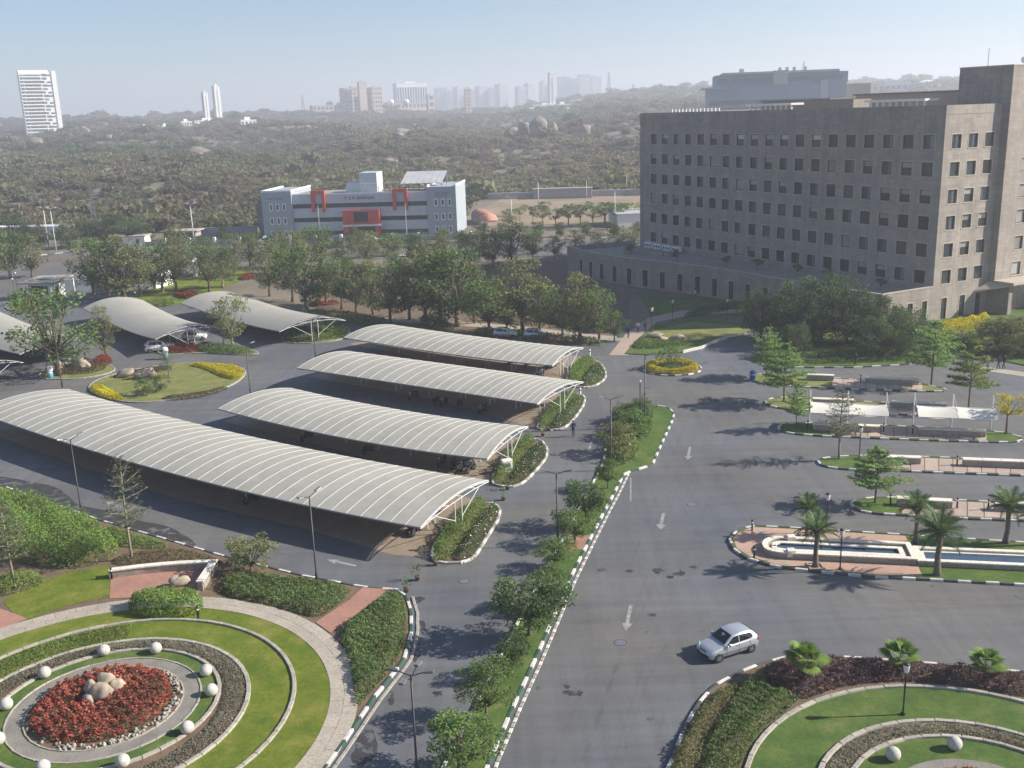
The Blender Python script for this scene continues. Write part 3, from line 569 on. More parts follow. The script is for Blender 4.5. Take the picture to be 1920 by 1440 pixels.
# tyre marks: thin worn arcs on the asphalt
tm = bpy.data.materials.new('tyre_mark'); tm.use_nodes = True; tt = tm.node_tree; tt.nodes.clear(); MATS['tyre_mark'] = tm
df = tt.nodes.new('ShaderNodeBsdfDiffuse'); df.inputs[0].default_value = (.035, .035, .037, 1); tp_ = tt.nodes.new('ShaderNodeBsdfTransparent'); mx_ = tt.nodes.new('ShaderNodeMixShader'); ou = tt.nodes.new('ShaderNodeOutputMaterial')
lnk(tt, ramp(tt, noise(tt, .8, 5, .7, pos(tt)).outputs[0], [(.42, (0, 0, 0)), (.75, (.13, .13, .13))]).outputs[0], mx_.inputs[0]); lnk(tt, tp_.outputs[0], mx_.inputs[1]); lnk(tt, df.outputs[0], mx_.inputs[2]); lnk(tt, mx_.outputs[0], ou.inputs[0])
for k, pts_ in enumerate([[(1120, 1440), (1180, 1250), (1260, 1060), (1330, 900), (1360, 760)], [(1190, 1440), (1240, 1260), (1310, 1150), (1500, 1120), (1900, 1150)], [(1300, 950), (1400, 930), (1520, 925), (1900, 935)], [(1250, 1110), (1330, 1010), (1450, 965), (1600, 1000), (1900, 1010)], [(1300, 880), (1400, 850), (1530, 845), (1900, 858)], [(1240, 1000), (1300, 860), (1330, 740), (1380, 690)], [(850, 1440), (900, 1280), (960, 1120), (1040, 960), (1120, 760)], [(200, 950), (450, 1010), (700, 1070), (850, 1060), (960, 960)], [(1060, 1440), (1150, 1200), (1230, 980), (1310, 760)], [(1420, 1180), (1600, 1165), (1900, 1195)]]):
    c_ = np.array(resample(smooth_poly(GP(pts_), False, 3), 1.2)); tg_ = np.gradient(c_, axis=0); tg_ /= np.linalg.norm(tg_, axis=1)[:, None]; nn = np.stack([-tg_[:, 1], tg_[:, 0]], 1)
    for off in (-.72, .72):
        V = []; [V.extend([(*(p + n * (off - .11)), .005), (*(p + n * (off + .11)), .005)]) for p, n in zip(c_, nn)]
        tag(MB().add(V, [(2 * i, 2 * i + 2, 2 * i + 3, 2 * i + 1) for i in range(len(c_) - 1)]).build('tyre_mark', 'tyre_mark'), kind='structure')
for cx, cy in ((1297, 946), (1163, 1205), (870, 1090)):
    x, y = G(cx, cy); o = empty('drain_cover', (x, y, 0)); o['kind'] = 'structure'; MB().lathe([(.34, -.02), (.34, .012), (.30, .014)], 18).build('cover', 'steel_grey', o); MB().lathe([(.42, -.02), (.42, .006), (.345, .007)], 18).build('rim', 'kerb_dark', o)
stain([(672, 1380), (700, 1360), (712, 1400), (690, 1440), (655, 1440)]); stain([(770, 1120), (800, 1118), (790, 1130), (772, 1132)])

# ------------------------------------------------------------------ canopies
def canopy(front, width, eave, rise, nbay, label, truss_every=3, taper=0.0, ribs=True, wave=0.0, concave=0.0, mat='membrane', back=None, sheet_mid=0.0):
    """vaulted membrane carport: front eave line in plan, panels between arched seams, arched trusses on paired posts"""
    t = np.linspace(0, 1, len(front)); F0 = np.array(front); deg = 2 if len(front) > 2 else 1
    cx = np.polyfit(t, F0[:, 0], deg); cy = np.polyfit(t, F0[:, 1], deg)
    S = np.linspace(0, 1, nbay + 1); P = np.stack([np.polyval(cx, S), np.polyval(cy, S)], 1)
    T = np.gradient(P, axis=0); T /= np.linalg.norm(T, axis=1)[:, None]; N = np.stack([-T[:, 1], T[:, 0]], 1)
    if N[0][1] < 0: N = -N
    base = P[nbay // 2] + N[nbay // 2] * width / 2; root = empty('canopy', (base[0], base[1], 0), 0, label, 'canopy', 'membrane parking canopies')
    def pt(i, v, dz=0.0, e=0.0):
        s = i / nbay; k = concave * math.sin(math.pi * s) ; wv = v * (width - 2 * k) + k
        z = eave + rise * (1 - (2 * v - 1) ** 2) - wave * math.sin(math.pi * s)
        f = i if float(i).is_integer() else i
        ii = min(int(i), nbay - 1); fr = i - ii; p = P[ii] * (1 - fr) + P[ii + 1] * fr; n = N[ii] * (1 - fr) + N[ii + 1] * fr
        q = p + n * wv - base; return (q[0], q[1], z + dz)
    nv = 12
    for i in range(nbay):
        b = MB(); V = []; Fc = []
        sub = [i + 0.02, i + 0.5, i + 0.98] if ribs else [i, i + 0.5, i + 1]
        for dz in (0, -0.02):
            for k, si in enumerate(sub):
                for j in range(nv + 1): V.append(pt(si, j / nv, dz - (0.012 if k == 1 and ribs and 0 < j < nv else 0)))
        m_ = nv + 1
        for k in range(2):
            for j in range(nv):
                q = (k * m_ + j, (k + 1) * m_ + j, (k + 1) * m_ + j + 1, k * m_ + j + 1); Fc.append(q); Fc.append(tuple(3 * m_ + x for x in q[::-1]))
        b.add(V, Fc); o = b.build('membrane_panel', mat, root, True)
    if ribs:
        for i in range(nbay + 1):
            b = MB(); V = []; Fc = []
            for j in range(nv + 1):
                a = pt(max(i - 0.019, 0), j / nv, 0.015); c = pt(min(i + 0.019, nbay), j / nv, 0.02); V += [a, c, (c[0], c[1], c[2] - 0.06), (a[0], a[1], a[2] - 0.06)]
            for j in range(nv):
                for k in range(4): Fc.append((j * 4 + k, j * 4 + (k + 1) % 4, (j + 1) * 4 + (k + 1) % 4, (j + 1) * 4 + k))
            Fc += [(0, 1, 2, 3), (nv * 4 + 3, nv * 4 + 2, nv * 4 + 1, nv * 4)]
            b.add(V, Fc).build('seam_batten', 'seam_white', root)
    for v, nm in ((0.0, 'eave_beam'), (1.0, 'eave_beam')):
        MB().tube([pt(i, v, -0.07) for i in range(nbay + 1)], 0.07, 6).build(nm, 'steel_grey', root)
    for i in list(range(0, nbay, truss_every)) + [nbay]:
        tr = MB(); top_ = [pt(i, j / 10, -0.12) for j in range(11)]; bot = [pt(i, j / 10, -0.14 - 0.42 * math.sin(math.pi * j / 10)) for j in range(11)]
        tr.tube(top_, 0.035, 5); tr.tube(bot, 0.035, 5)
        for j in range(1, 10): tr.tube([top_[j], bot[j]], 0.03, 4); tr.tube([top_[j], bot[j + 1]] if j < 9 else [top_[j], bot[j]], 0.025, 4) if j % 2 else None
        to = tr.build('roof_truss', 'steel_white', root)
        for v in (0.47, 0.57):
            p = pt(i, v, -0.6); MB().tube([(p[0], p[1], 0), (p[0], p[1], p[2])], 0.06, 6).build('post', 'steel_white', root)
        m0 = pt(i, 0.47, 0); m1 = pt(i, 0.57, 0); sb = MB()
        sb.tube([(m0[0], m0[1], 1.1), pt(i, 0.2, -0.4)], 0.035, 5); sb.tube([(m1[0], m1[1], 1.1), pt(i, 0.84, -0.4)], 0.035, 5); sb.build('strut', 'steel_white', root)
    return root
E_ = 2.55
canopy(GP([(-32, 778), (0, 787), (150, 836), (287, 877), (327, 888), (500, 933), (640, 963), (786, 985)], E_), 10.7, E_, 0.7, 38, 'longest striped barrel canopy, nearest the circular flower garden')
canopy(GP([(407, 766), (530, 796), (640, 820), (780, 843), (914, 860)], E_), 9.9, E_, 0.7, 24, 'second striped barrel canopy, just behind the longest one', 3)
canopy(GP([(558, 690), (690, 710), (820, 729), (920, 744), (1008, 757)], E_), 9.9, E_, 0.7, 24, 'third striped barrel canopy, counted from the nearest', 3)
canopy(GP([(646, 633), (745, 649), (850, 665), (950, 676), (1034, 685)], E_), 9.9, E_, 0.7, 22, 'farthest striped barrel canopy, in front of the tree belt', 3)
canopy(GP([(154, 577), (205, 600), (240, 615), (293, 636)], 2.6), 10.0, 2.6, 1.15, 8, 'smooth saddle canopy with a white car under it, by the gate drive', 2, 0, False, 0.6, 0.25)
canopy(GP([(338, 568), (400, 585), (460, 602), (524, 621)], 2.6), 11.0, 2.6, 1.15, 8, 'smooth saddle canopy behind the single leafy tree, nearest the tree belt', 2, 0, False, 0.6, 0.25)
canopy(GP([(-150, 592), (-90, 617), (-25, 643), (36, 663)], 2.6), 10.6, 2.6, 1.15, 8, 'smooth saddle canopy half hidden by a leafy tree at the left edge', 2, 0, False, 0.6, 0.25)
canopy(GP([(-260, 645), (-210, 673), (-170, 693), (-110, 712)], 2.6), 10.5, 2.6, 1.15, 6, 'tip of a smooth saddle canopy at the left edge', 2, 0, False, 0.6, 0.25)

# small cantilever shades over the parking bays
def shade(p0, p1, masts, zt, label):
    a = np.array(G(*p0)); b = np.array(G(*p1)); L = np.linalg.norm(b - a); ang = math.atan2(b[1] - a[1], b[0] - a[0])
    root = empty('parking_shade', (a[0], a[1], 0), ang, label, 'canopy', 'small cream parking shades')
    W_ = 2.9; n = 4
    for k in range(2):
        x0 = L * k / 2 + 0.03; x1 = L * (k + 1) / 2 - 0.03; V = []; Fc = []
        for dz in (0, -0.03):
            for i in range(n + 1):
                for j in range(9):
                    v = j / 8; V.append((x0 + (x1 - x0) * i / n, -0.4 + W_ * (v - 0.5) * 1.1, zt + 0.42 * (1 - (2 * v - 1) ** 2) - 0.16 * math.sin(math.pi * i / n) - 0.2 * (1 - v) + dz))
        m_ = 45
        for i in range(n):
            for j in range(8):
                q = (i * 9 + j, (i + 1) * 9 + j, (i + 1) * 9 + j + 1, i * 9 + j + 1); Fc += [q, tuple(m_ + x for x in q[::-1])]
        MB().add(V, Fc).build('shade_membrane', 'membrane_white', root, True)
    fr = MB()
    for y, z in ((-0.4 - W_ * 0.55, zt - 0.24), (-0.4 + W_ * 0.55, zt - 0.04)): fr.tube([(0, y, z), (L, y, z)], 0.05, 6)
    fr.build('edge_beam', 'steel_white', root)
    for k in range(masts):
        x = L * k / (masts - 1); MB().tube([(x, 1.35, 0), (x, 1.35, zt + 1.25)], 0.075, 8).build('mast', 'steel_white', root)
        c = MB(); c.tube([(x, 1.35, zt + 1.2), (x + 0.1, -1.0, zt + 0.2)], 0.02, 4); c.tube([(x, 1.35, zt + 0.1), (x, -1.9, zt - 0.2)], 0.05, 5); c.build('tie_arm', 'steel_white', root)
shade((1517, 798), (1661, 805), 3, 2.2, 'cream barrel shade on three masts, nearer the layered trees')
shade((1714, 806), (1862, 812), 3, 2.2, 'cream barrel shade on three masts, beside the small yellow-topped tree')

# ------------------------------------------------------------------ trees: trunk and crown meshes, shared by copies
def limb_mesh(mb, p0, p1, r0, r1, bend=0.15, n=5, seg=3):
    p0 = Vector(p0); p1 = Vector(p1); d = p1 - p0; off = Vector((rnd.uniform(-1, 1), rnd.uniform(-1, 1), 0)) * d.length * bend
    pts = [p0 + d * k / seg + off * math.sin(math.pi * k / seg) for k in range(seg + 1)]
    mb.tube(pts, [r0 + (r1 - r0) * k / seg for k in range(seg + 1)], n)
def make_bushy(seed, h, trunk, w_, nclump, per, leaf, mat, bark='bark', flat=1.0, open_=0.25):
    rg = np.random.default_rng(seed); rnd.seed(seed); tb = MB(); top = Vector((rg.uniform(-.1, .1) * h * .3, rg.uniform(-.1, .1) * h * .3, trunk))
    limb_mesh(tb, (0, 0, -0.1), top, 0.035 * h, 0.024 * h, 0.05, 7)
    cz = trunk + (h - trunk) * 0.5; rz = (h - trunk) * 0.55 * flat; pts = []
    for k in range(nclump):
        a = rg.uniform(0, 2 * math.pi); u = rg.uniform(-0.9, 1) * rg.uniform(.75, 1.12); rr = (0.3 + 0.8 * rg.uniform() ** 0.7) * math.sqrt(max(0.05, 1 - u * u * 0.85))
        c = np.array([math.cos(a) * rr * w_ / 2 * rg.uniform(.8, 1.15), math.sin(a) * rr * w_ / 2 * rg.uniform(.8, 1.15), cz + u * rz * rg.uniform(.85, 1.1)])
        limb_mesh(tb, top - Vector((0, 0, rg.uniform(0, trunk * .2))), c * [0.85, 0.85, 1] - [0, 0, 0.1], 0.012 * h, 0.004 * h, 0.12, 4)
        sc_ = rg.uniform(.55, 1.35); s = w_ * 0.165 * sc_; n = int(per * sc_ ** 1.7)
        q = rg.normal(size=(n, 3)); q /= np.linalg.norm(q, axis=1)[:, None]; q *= (rg.uniform(0.3, 1, n) ** 0.5)[:, None] * s; q[:, 2] *= 0.65
        pts.append(c + q)
    P = np.concatenate(pts)
    return tb.mesh('trunk', bark, True), quads_mesh('crown', leaves(P, leaf, 0.35, 0.6, rg), mat), h, w_
def make_layer(seed, h, w_, tiers, per, leaf, mat, bark='bark', sparse=1.0):
    """young layered tree: whorls of near-horizontal boughs with gaps of sky between the tiers"""
    rg = np.random.default_rng(seed); rnd.seed(seed); tb = MB(); limb_mesh(tb, (0, 0, -0.1), (rg.uniform(-.1, .1), rg.uniform(-.1, .1), h * 0.97), 0.017 * h, 0.005 * h, 0.015, 6, 5); pts = []
    for k in range(tiers):
        f = k / (tiers - 1); z = h * (0.36 + 0.60 * f); prof = math.sin(math.pi * (0.30 + 0.66 * f)) ** 0.8
        r = w_ / 2 * max(prof, .12) * rg.uniform(.85, 1.15); nb = int(7 - 3 * f)
        for j in range(nb):
            if rg.uniform() < .12: continue
            a = 2 * math.pi * (j + rg.uniform(-.25, .25)) / nb + k * 1.1; rr = r * rg.uniform(.6, 1.15); e = np.array([math.cos(a) * rr, math.sin(a) * rr, z + rg.uniform(-.01, .07) * h]); s0 = np.array([0, 0, z - 0.03 * h])
            limb_mesh(tb, s0, e, 0.006 * h, 0.0018 * h, 0.06, 4)
            n = int(per * sparse * (.45 + .55 * rr / (w_ / 2))); u = rg.uniform(0.18, 1.04, n); q = s0 + np.outer(u, e - s0)
            t = np.array([-math.sin(a), math.cos(a), 0]); sp = (0.10 + 0.30 * u * (1.15 - u)) * rr * .75 + .03; q += np.outer(rg.normal(size=n) * sp, t); q[:, 2] += np.abs(rg.normal(size=n)) * 0.014 * h; pts.append(q)
    n = int(per * .7); q = rg.normal(size=(n, 3)) * [.05, .05, .05] * h + [0, 0, h * .96]; pts.append(q)
    return tb.mesh('trunk', bark, True), quads_mesh('crown', leaves(np.concatenate(pts), leaf, 1.6, 0.6, rg), mat), h, w_
KIND = {}
KIND['belt'] = [make_bushy(100 + k, 7.0, 1.7 + .25 * (k % 4), 5.6 + .5 * (k % 4), 40, 70, 0.15, mt, bk, 1.0 + .12 * (k % 3)) for k, (mt, bk) in enumerate([('leaf_dark', 'bark_pale'), ('leaf_olive', 'bark_pale'), ('leaf_mid', 'bark'), ('leaf_dark', 'bark_pale'), ('leaf_mid', 'bark_pale'), ('leaf_olive', 'bark'), ('leaf_bright', 'bark'), ('leaf_dark', 'bark')])]
KIND['dark'] = [make_bushy(140 + k, 7.0, 1.1, 6.2, 56, 105, 0.13, mt, 'bark', 1.12) for k, mt in enumerate(['leaf_dark', 'leaf_deep', 'leaf_deep', 'leaf_dark'])]  # leaf tones deepened, partly to carry the building's shadow on the podium trees
KIND['median'] = [make_bushy(160 + k, 3.4, 1.1, 3.3, 34, 150, 0.072, mt, 'bark') for k, mt in enumerate(['leaf_mid', 'leaf_dark', 'leaf_mid'])]
KIND['layer'] = [make_layer(180 + k, 5.0, 4.6, 7, 175, 0.105, 'leaf_layer') for k in range(3)]
KIND['yellowlayer'] = [make_layer(186, 5.0, 4.2, 7, 175, 0.105, 'leaf_lime')]
KIND['feather'] = [make_layer(190 + k, 6.0, 3.4, 10, 60, 0.075, 'leaf_feather', 'bark_pale', 0.8) for k in range(2)]
KIND['field'] = [make_bushy(200 + k, 6.0, 2.4, 4.6, 16, 40, 0.2, mt, 'bark_pale', 0.8) for k, mt in enumerate(['leaf_dark', 'leaf_mid'])]
KIND['small'] = [make_bushy(210, 2.6, 1.4, 2.2, 14, 60, 0.08, 'leaf_yellow', 'bark')]
KIND['bush'] = [make_bushy(220 + k, 2.6, 0.5, 3.0, 22, 70, 0.09, mt, 'bark') for k, mt in enumerate(['leaf_olive', 'leaf_mid', 'leaf_dark'])]
KIND['ball'] = [make_bushy(230, 2.2, 0.9, 1.7, 26, 60, 0.07, 'leaf_dark', 'bark', 0.9)]
SEQ = [0]
def plant(kind, px, py, pt=None, label=None, group=None, var=None, hgt=None, z=0.0, name='tree', cat='tree', xy=None, wide=1.0):
    V = KIND[kind]; SEQ[0] += 1; v = V[(SEQ[0] * 5 + SEQ[0] // 3) % len(V) if var is None else var % len(V)]
    x, y = xy or G(px, py, z)
    if pt is not None: d_ = math.hypot(x, y); hgt = hgt or (py - pt) * math.sqrt(d_ * d_ + (CAM_H - z) ** 2) / FOC * 1.02
    s = (hgt or v[2]) / v[2]
    s *= rnd.uniform(.9, 1.12) if kind in ('belt', 'dark', 'field') else 1.0
    o = empty(name, (x, y, z), rnd.uniform(0, 6.28), label, cat, group); sw = s * wide * rnd.uniform(0.88, 1.12); o.scale = (sw, sw, s)
    link('trunk', v[0], o); link('crown', v[1], o); return o
ORD = ['first', 'second', 'third', 'fourth', 'fifth', 'sixth', 'seventh', 'eighth', 'ninth', 'tenth', 'eleventh', 'twelfth', 'thirteenth', 'fourteenth', 'fifteenth', 'sixteenth', 'seventeenth', 'eighteenth', 'nineteenth', 'twentieth'] + ['twenty-' + x for x in ('first', 'second', 'third', 'fourth', 'fifth', 'sixth', 'seventh', 'eighth', 'ninth')] + ['thirtieth', 'thirty-first', 'thirty-second', 'thirty-third', 'thirty-fourth']
def row(kind, pts, tmpl, group, **k):
    for i, p in enumerate(sorted(pts, key=lambda q: q[0])):
        plant(p[4] if len(p) > 4 else kind, p[0], p[1], p[2], tmpl.format(ORD[i]), group, wide=(p[3] if len(p) > 3 else 1.0), **k)
# tree belt in front of the avenue: front row, then rows behind
row('belt', [(505, 555, 470), (548, 566, 478), (575, 580, 486), (612, 572, 490), (640, 580, 500), (668, 588, 495), (700, 590, 505), (732, 606, 498), (768, 600, 510), (800, 604, 500), (828, 604, 492, 1.2), (858, 612, 486, 1.2), (890, 606, 520), (915, 628, 545), (950, 626, 548), (982, 624, 506, 1.1), (1014, 626, 552), (1055, 634, 548, 1.1), (1088, 640, 540, 1.15), (1122, 644, 560), (1152, 640, 580)],
    '{} tree from the left in the belt just behind the striped canopies', 'trees of the belt behind the canopies')
row('belt', [(335, 500, 448), (375, 515, 462), (410, 520, 462), (440, 512, 455), (470, 500, 450), (520, 500, 446), (560, 512, 452), (600, 500, 440), (645, 508, 446), (690, 500, 440), (740, 512, 450), (790, 506, 446), (835, 500, 444), (880, 508, 440), (925, 500, 432), (960, 498, 428), (1000, 490, 440), (1040, 486, 442), (1080, 480, 438), (1120, 476, 436), (1160, 474, 432), (1190, 470, 436)],
    '{} tree from the left along the near side of the avenue', 'trees along the near side of the avenue')
row('belt', [(20, 522, 450, 1.1), (60, 520, 462, 1.2), (178, 556, 478), (205, 562, 474, 1.2), (235, 566, 470, 1.2), (262, 556, 480), (305, 548, 462), (330, 546, 470), (392, 548, 466), (418, 540, 468), (-8, 530, 465)],
    '{} tree from the left around the gate house and gate lawn', 'trees around the gate')
row('dark', [(40, 470, 420), (75, 468, 425), (130, 466, 428), (165, 462, 424), (200, 460, 418, 1.2), (235, 458, 418, 1.2), (268, 458, 424), (320, 455, 428), (420, 452, 430), (560, 462, 438), (610, 462, 436, 1.2), (665, 462, 432, 1.1), (720, 464, 440), (770, 462, 440), (830, 458, 432), (865, 456, 434), (905, 452, 420), (945, 450, 424), (1010, 446, 425), (1050, 444, 422), (1100, 442, 424), (1150, 440, 422), (1195, 438, 420)],
    '{} tree from the left along the far side of the avenue', 'trees along the far side of the avenue')
row('belt', [(470 + 42 * k + (k * 17) % 23, 474 + (k * 7) % 9, 440 + (k * 11) % 10, .95) for k in range(13)], '{} tree from the left on the strip in the middle of the avenue', 'trees in the middle of the avenue')
row('field', [(1018, 424, 386), (1042, 426, 388), (1066, 425, 386), (1088, 424, 384), (1112, 424, 386), (1134, 420, 382, 1.3), (1158, 422, 388), (1180, 418, 380, 1.2), (975, 412, 388), (1000, 418, 390)],
    '{} slim tree from the left on the sandy sports field', 'slim trees on the sports field')
for k, (px, py, sz_) in enumerate([(955, 405, 30), (985, 396, 26), (1020, 392, 30), (1065, 398, 26), (1105, 392, 30), (1145, 396, 34), (940, 428, 24), (968, 432, 30), (1008, 432, 36), (1050, 430, 30), (1095, 432, 36), (1140, 430, 30)]): plant('bush', px, py, py - sz_ * .42, '{} low bush from the left on the sandy sports field'.format(ORD[[940, 955, 968, 985, 1008, 1020, 1050, 1065, 1095, 1105, 1140, 1145].index(px)]), 'low bushes on the sports field', k, name='shrub', cat='shrub', wide=1.6)
row('dark', [(1425, 634, 560), (1478, 640, 556), (1505, 650, 572), (1535, 640, 548, 1.1), (1585, 646, 550, 1.1), (1636, 644, 556), (1664, 660, 580), (1692, 664, 588), (1716, 652, 596), (1490, 668, 618), (1640, 672, 612), (1686, 672, 622)],
    '{} dark tree from the left in front of the stone podium', 'dark trees in front of the stone podium')
# layered trees of the car park
for px, py, pt, wd, lb, kd in [(1437, 708, 620, 1.0, 'pale green layered tree at the tip of the farthest parking island', 'layer'), (1470, 755, 650, 1.0, 'bright layered tree on the island left of the cream shades', 'layer'),
     (1492, 806, 722, 0.7, 'thin young tree on the island tip in front of the cream shade', 'layer'), (1573, 862, 732, 0.9, 'dark feathery tree on the island tip beside a lantern post', 'feather'),
     (1640, 945, 846, 1.05, 'wide layered tree on the island tip nearest the fountain', 'layer'), (1746, 722, 614, 1.0, 'tall layered tree at the right end of the farthest parking island', 'layer'), (1816, 765, 650, 0.95, 'yellowish layered tree right of the cream shades', 'yellowlayer'),
     (248, 1052, 866, 0.85, 'tall feathery tree beside the low garden wall', 'feather'), (28, 1098, 950, 0.8, 'feathery tree at the left edge above the circular garden', 'feather')]:
    plant(kd, px, py, pt, lb, 'layered trees', wide=wd)
plant('small', 1887, 815, 748, 'small round yellow-topped tree at the car park edge', None)
# trees on the median
for k, (px, py, pt, wd) in enumerate([(862, 1452, 1345, 1.05), (912, 1352, 1246, 0.98), (955, 1268, 1188, 0.8), (992, 1194, 1072, 1.0), (1034, 1140, 1066, 1.1), (1040, 1066, 1014, 1.5), (1076, 1022, 958, 1.1), (1098, 985, 898, 1.0), (1140, 918, 866, 1.0)]):
    plant('median', px, py, pt, '{} small tree of the median, counted from the near end'.format(ORD[k]), 'small trees along the median', wide=wd)
plant('bush', 470, 1072, 1012, 'loose olive bush between garden wall and road', None, None, 0, name='shrub', cat='shrub', wide=1.4)
plant('belt', 110, 705, 585, 'large leafy tree in front of the left saddle canopies', None, 2, wide=1.2)
plant('belt', 200, 672, 598, 'thin reddish young tree between two saddle canopies', None, 5, wide=0.6)
plant('belt', 437, 650, 562, 'leafy tree standing alone between two saddle canopies', None, 1, wide=0.85)
plant('feather', 318, 710, 660, 'small dark conifer-like tree on the teardrop island', None, 0, wide=1.3)
plant('bush', 275, 742, 722, 'low round bush on the teardrop island lawn', None, None, 2, name='shrub', cat='shrub')
plant('bush', 302, 735, 722, 'smaller low bush on the teardrop island lawn', None, None, 2, name='shrub', cat='shrub')
plant('bush', 1256, 690, 650, 'sparse bush in the middle of the round yellow hedge', None, None, 0, name='shrub', cat='shrub', wide=0.8)

# palms: each frond a part
def frond_mesh(seed, L=1.9, mat='leaf_palm', droop=0.9):
    rg = np.random.default_rng(seed); Q = []; n = 26; pts = []
    for k in range(n + 1):
        u = k / n; pts.append(np.array([L * u * (1 - .18 * u * droop), 0, 0.75 * L * (u * 0.55 - droop * u * u * 0.85)]))
    for k in range(2, n):
        l = 0.5 * math.sin(math.pi * (0.12 + 0.85 * k / n)) + 0.06
        for s in (-1, 1):
            p = pts[k]; tp = p + np.array([l * 0.55, s * l * 0.75, -0.22 * l + rg.uniform(-.05, .05)]); w_ = np.array([0.035, 0, 0])
            Q.append([p - w_, p + w_, tp + w_ * .25, tp - w_ * .25])
        Q.append([pts[k] + [0, -.02, 0], pts[k] + [0, .02, 0], pts[k + 1] + [0, .02, 0], pts[k + 1] + [0, -.02, 0]])
    return quads_mesh('frond', np.array(Q), mat)
FR = [frond_mesh(300 + k, 1.9, droop=dr) for k, dr in enumerate((0.5, 0.8, 1.15))]
pt_ = MB(); pt_.tube([(0, 0, -.1), (0.02, 0, .3), (0, 0.03, 1.0), (0.03, 0, 1.9), (0, 0, 2.5)], [.26, .19, .16, .15, .2], 9); PALMT = pt_.mesh('trunk', 'palm_bark', True)
def palm(px, py, s, label, nf=26, z=0.12):
    x, y = G(px, py, z); o = empty('palm_tree', (x, y, z), rnd.uniform(0, 6), label, 'palm', 'palms on the fountain island', s)
    link('trunk', PALMT, o)
    for k in range(nf):
        u = k / nf; link('frond', FR[0 if u < .3 else 1 if u < .65 else 2], o, (0, 0, 2.5), (rnd.uniform(-.15, .15), R(-55 + 62 * u) + rnd.uniform(-.1, .1), k * 2.4), [rnd.uniform(.8, 1.05)] * 3)
palm(1529, 1062, 1.05, 'palm in a square pit on the pink brick plaza, near side of the pool'); palm(1513, 1004, 0.85, 'palm behind the rounded end of the fountain pool'); palm(1716, 1018, 1.05, 'palm on the strip of grass behind the pool, left one')
palm(1756, 1078, 1.25, 'largest palm, on the grass in front of the pool'); palm(1886, 1018, 1.1, 'palm on the strip of grass behind the pool, right one'); palm(1935, 1022, 0.9, 'palm cut off by the right edge behind the pool')
for px, py in ((1529, 1062), (1513, 1004)):
    x, y = G(px, py, .13); b = MB()
    for a in range(4):
        c, s_ = math.cos(a * math.pi / 2), math.sin(a * math.pi / 2); b.hexa([(x + c * X - s_ * Y, y + s_ * X + c * Y, Z) for Z in (.12, .2) for X, Y in ((-.55, -.55), (.41, -.55), (.41, -.42), (-.55, -.42))])
    tag(b.build('tree_pit', 'wall_stone'), 'stone surround of the palm pit {} the pool'.format('before' if py > 1030 else 'behind'), 'tree pit')
def fan_mesh(seed):
    rg = np.random.default_rng(seed); Q = []
    for k in range(22):
        a = R(-95 + 190 * k / 21); l = .62 * (1 - .25 * abs(a) / 1.7); d = np.array([math.cos(a), math.sin(a), 0]); n = np.array([-d[1], d[0], 0]) * .045
        st = np.array([.55, 0, .12]); m_ = st + d * l * .6 + n * 0 + [0, 0, .03]; e = st + d * l + [0, 0, -.1]; Q.append([st - n * .2, m_ - n, e, m_ + n])
    Q.append([[0, -.015, 0], [0, .015, 0], [.55, .015, .12], [.55, -.015, .12]]); return quads_mesh('fan_leaf', np.array(Q), 'leaf_bright')
FAN = [fan_mesh(320), fan_mesh(321)]
FT = MB().tube([(0, 0, -.1), (0, 0, .5), (.02, 0, .95)], [.13, .1, .11], 8).mesh('trunk', 'palm_bark', True)
def fanpalm(px, py, s, label):
    x, y = G(px, py, .12); o = empty('fan_palm', (x, y, .12), rnd.uniform(0, 6), label, 'palm', 'fan palms in the purple hedge', s); link('trunk', FT, o)
    for k in range(18): link('fan_leaf', FAN[k % 2], o, (0, 0, .95), (rnd.uniform(-.2, .2), R(-70 + 75 * k / 18), k * 2.4), [rnd.uniform(.85, 1.2)] * 3)
fanpalm(1508, 1276, 1.15, 'fan palm at the left end of the purple hedge'); fanpalm(1686, 1262, 1.0, 'fan palm in the middle of the purple hedge'); fanpalm(1845, 1276, 1.0, 'fan palm at the right of the purple hedge')

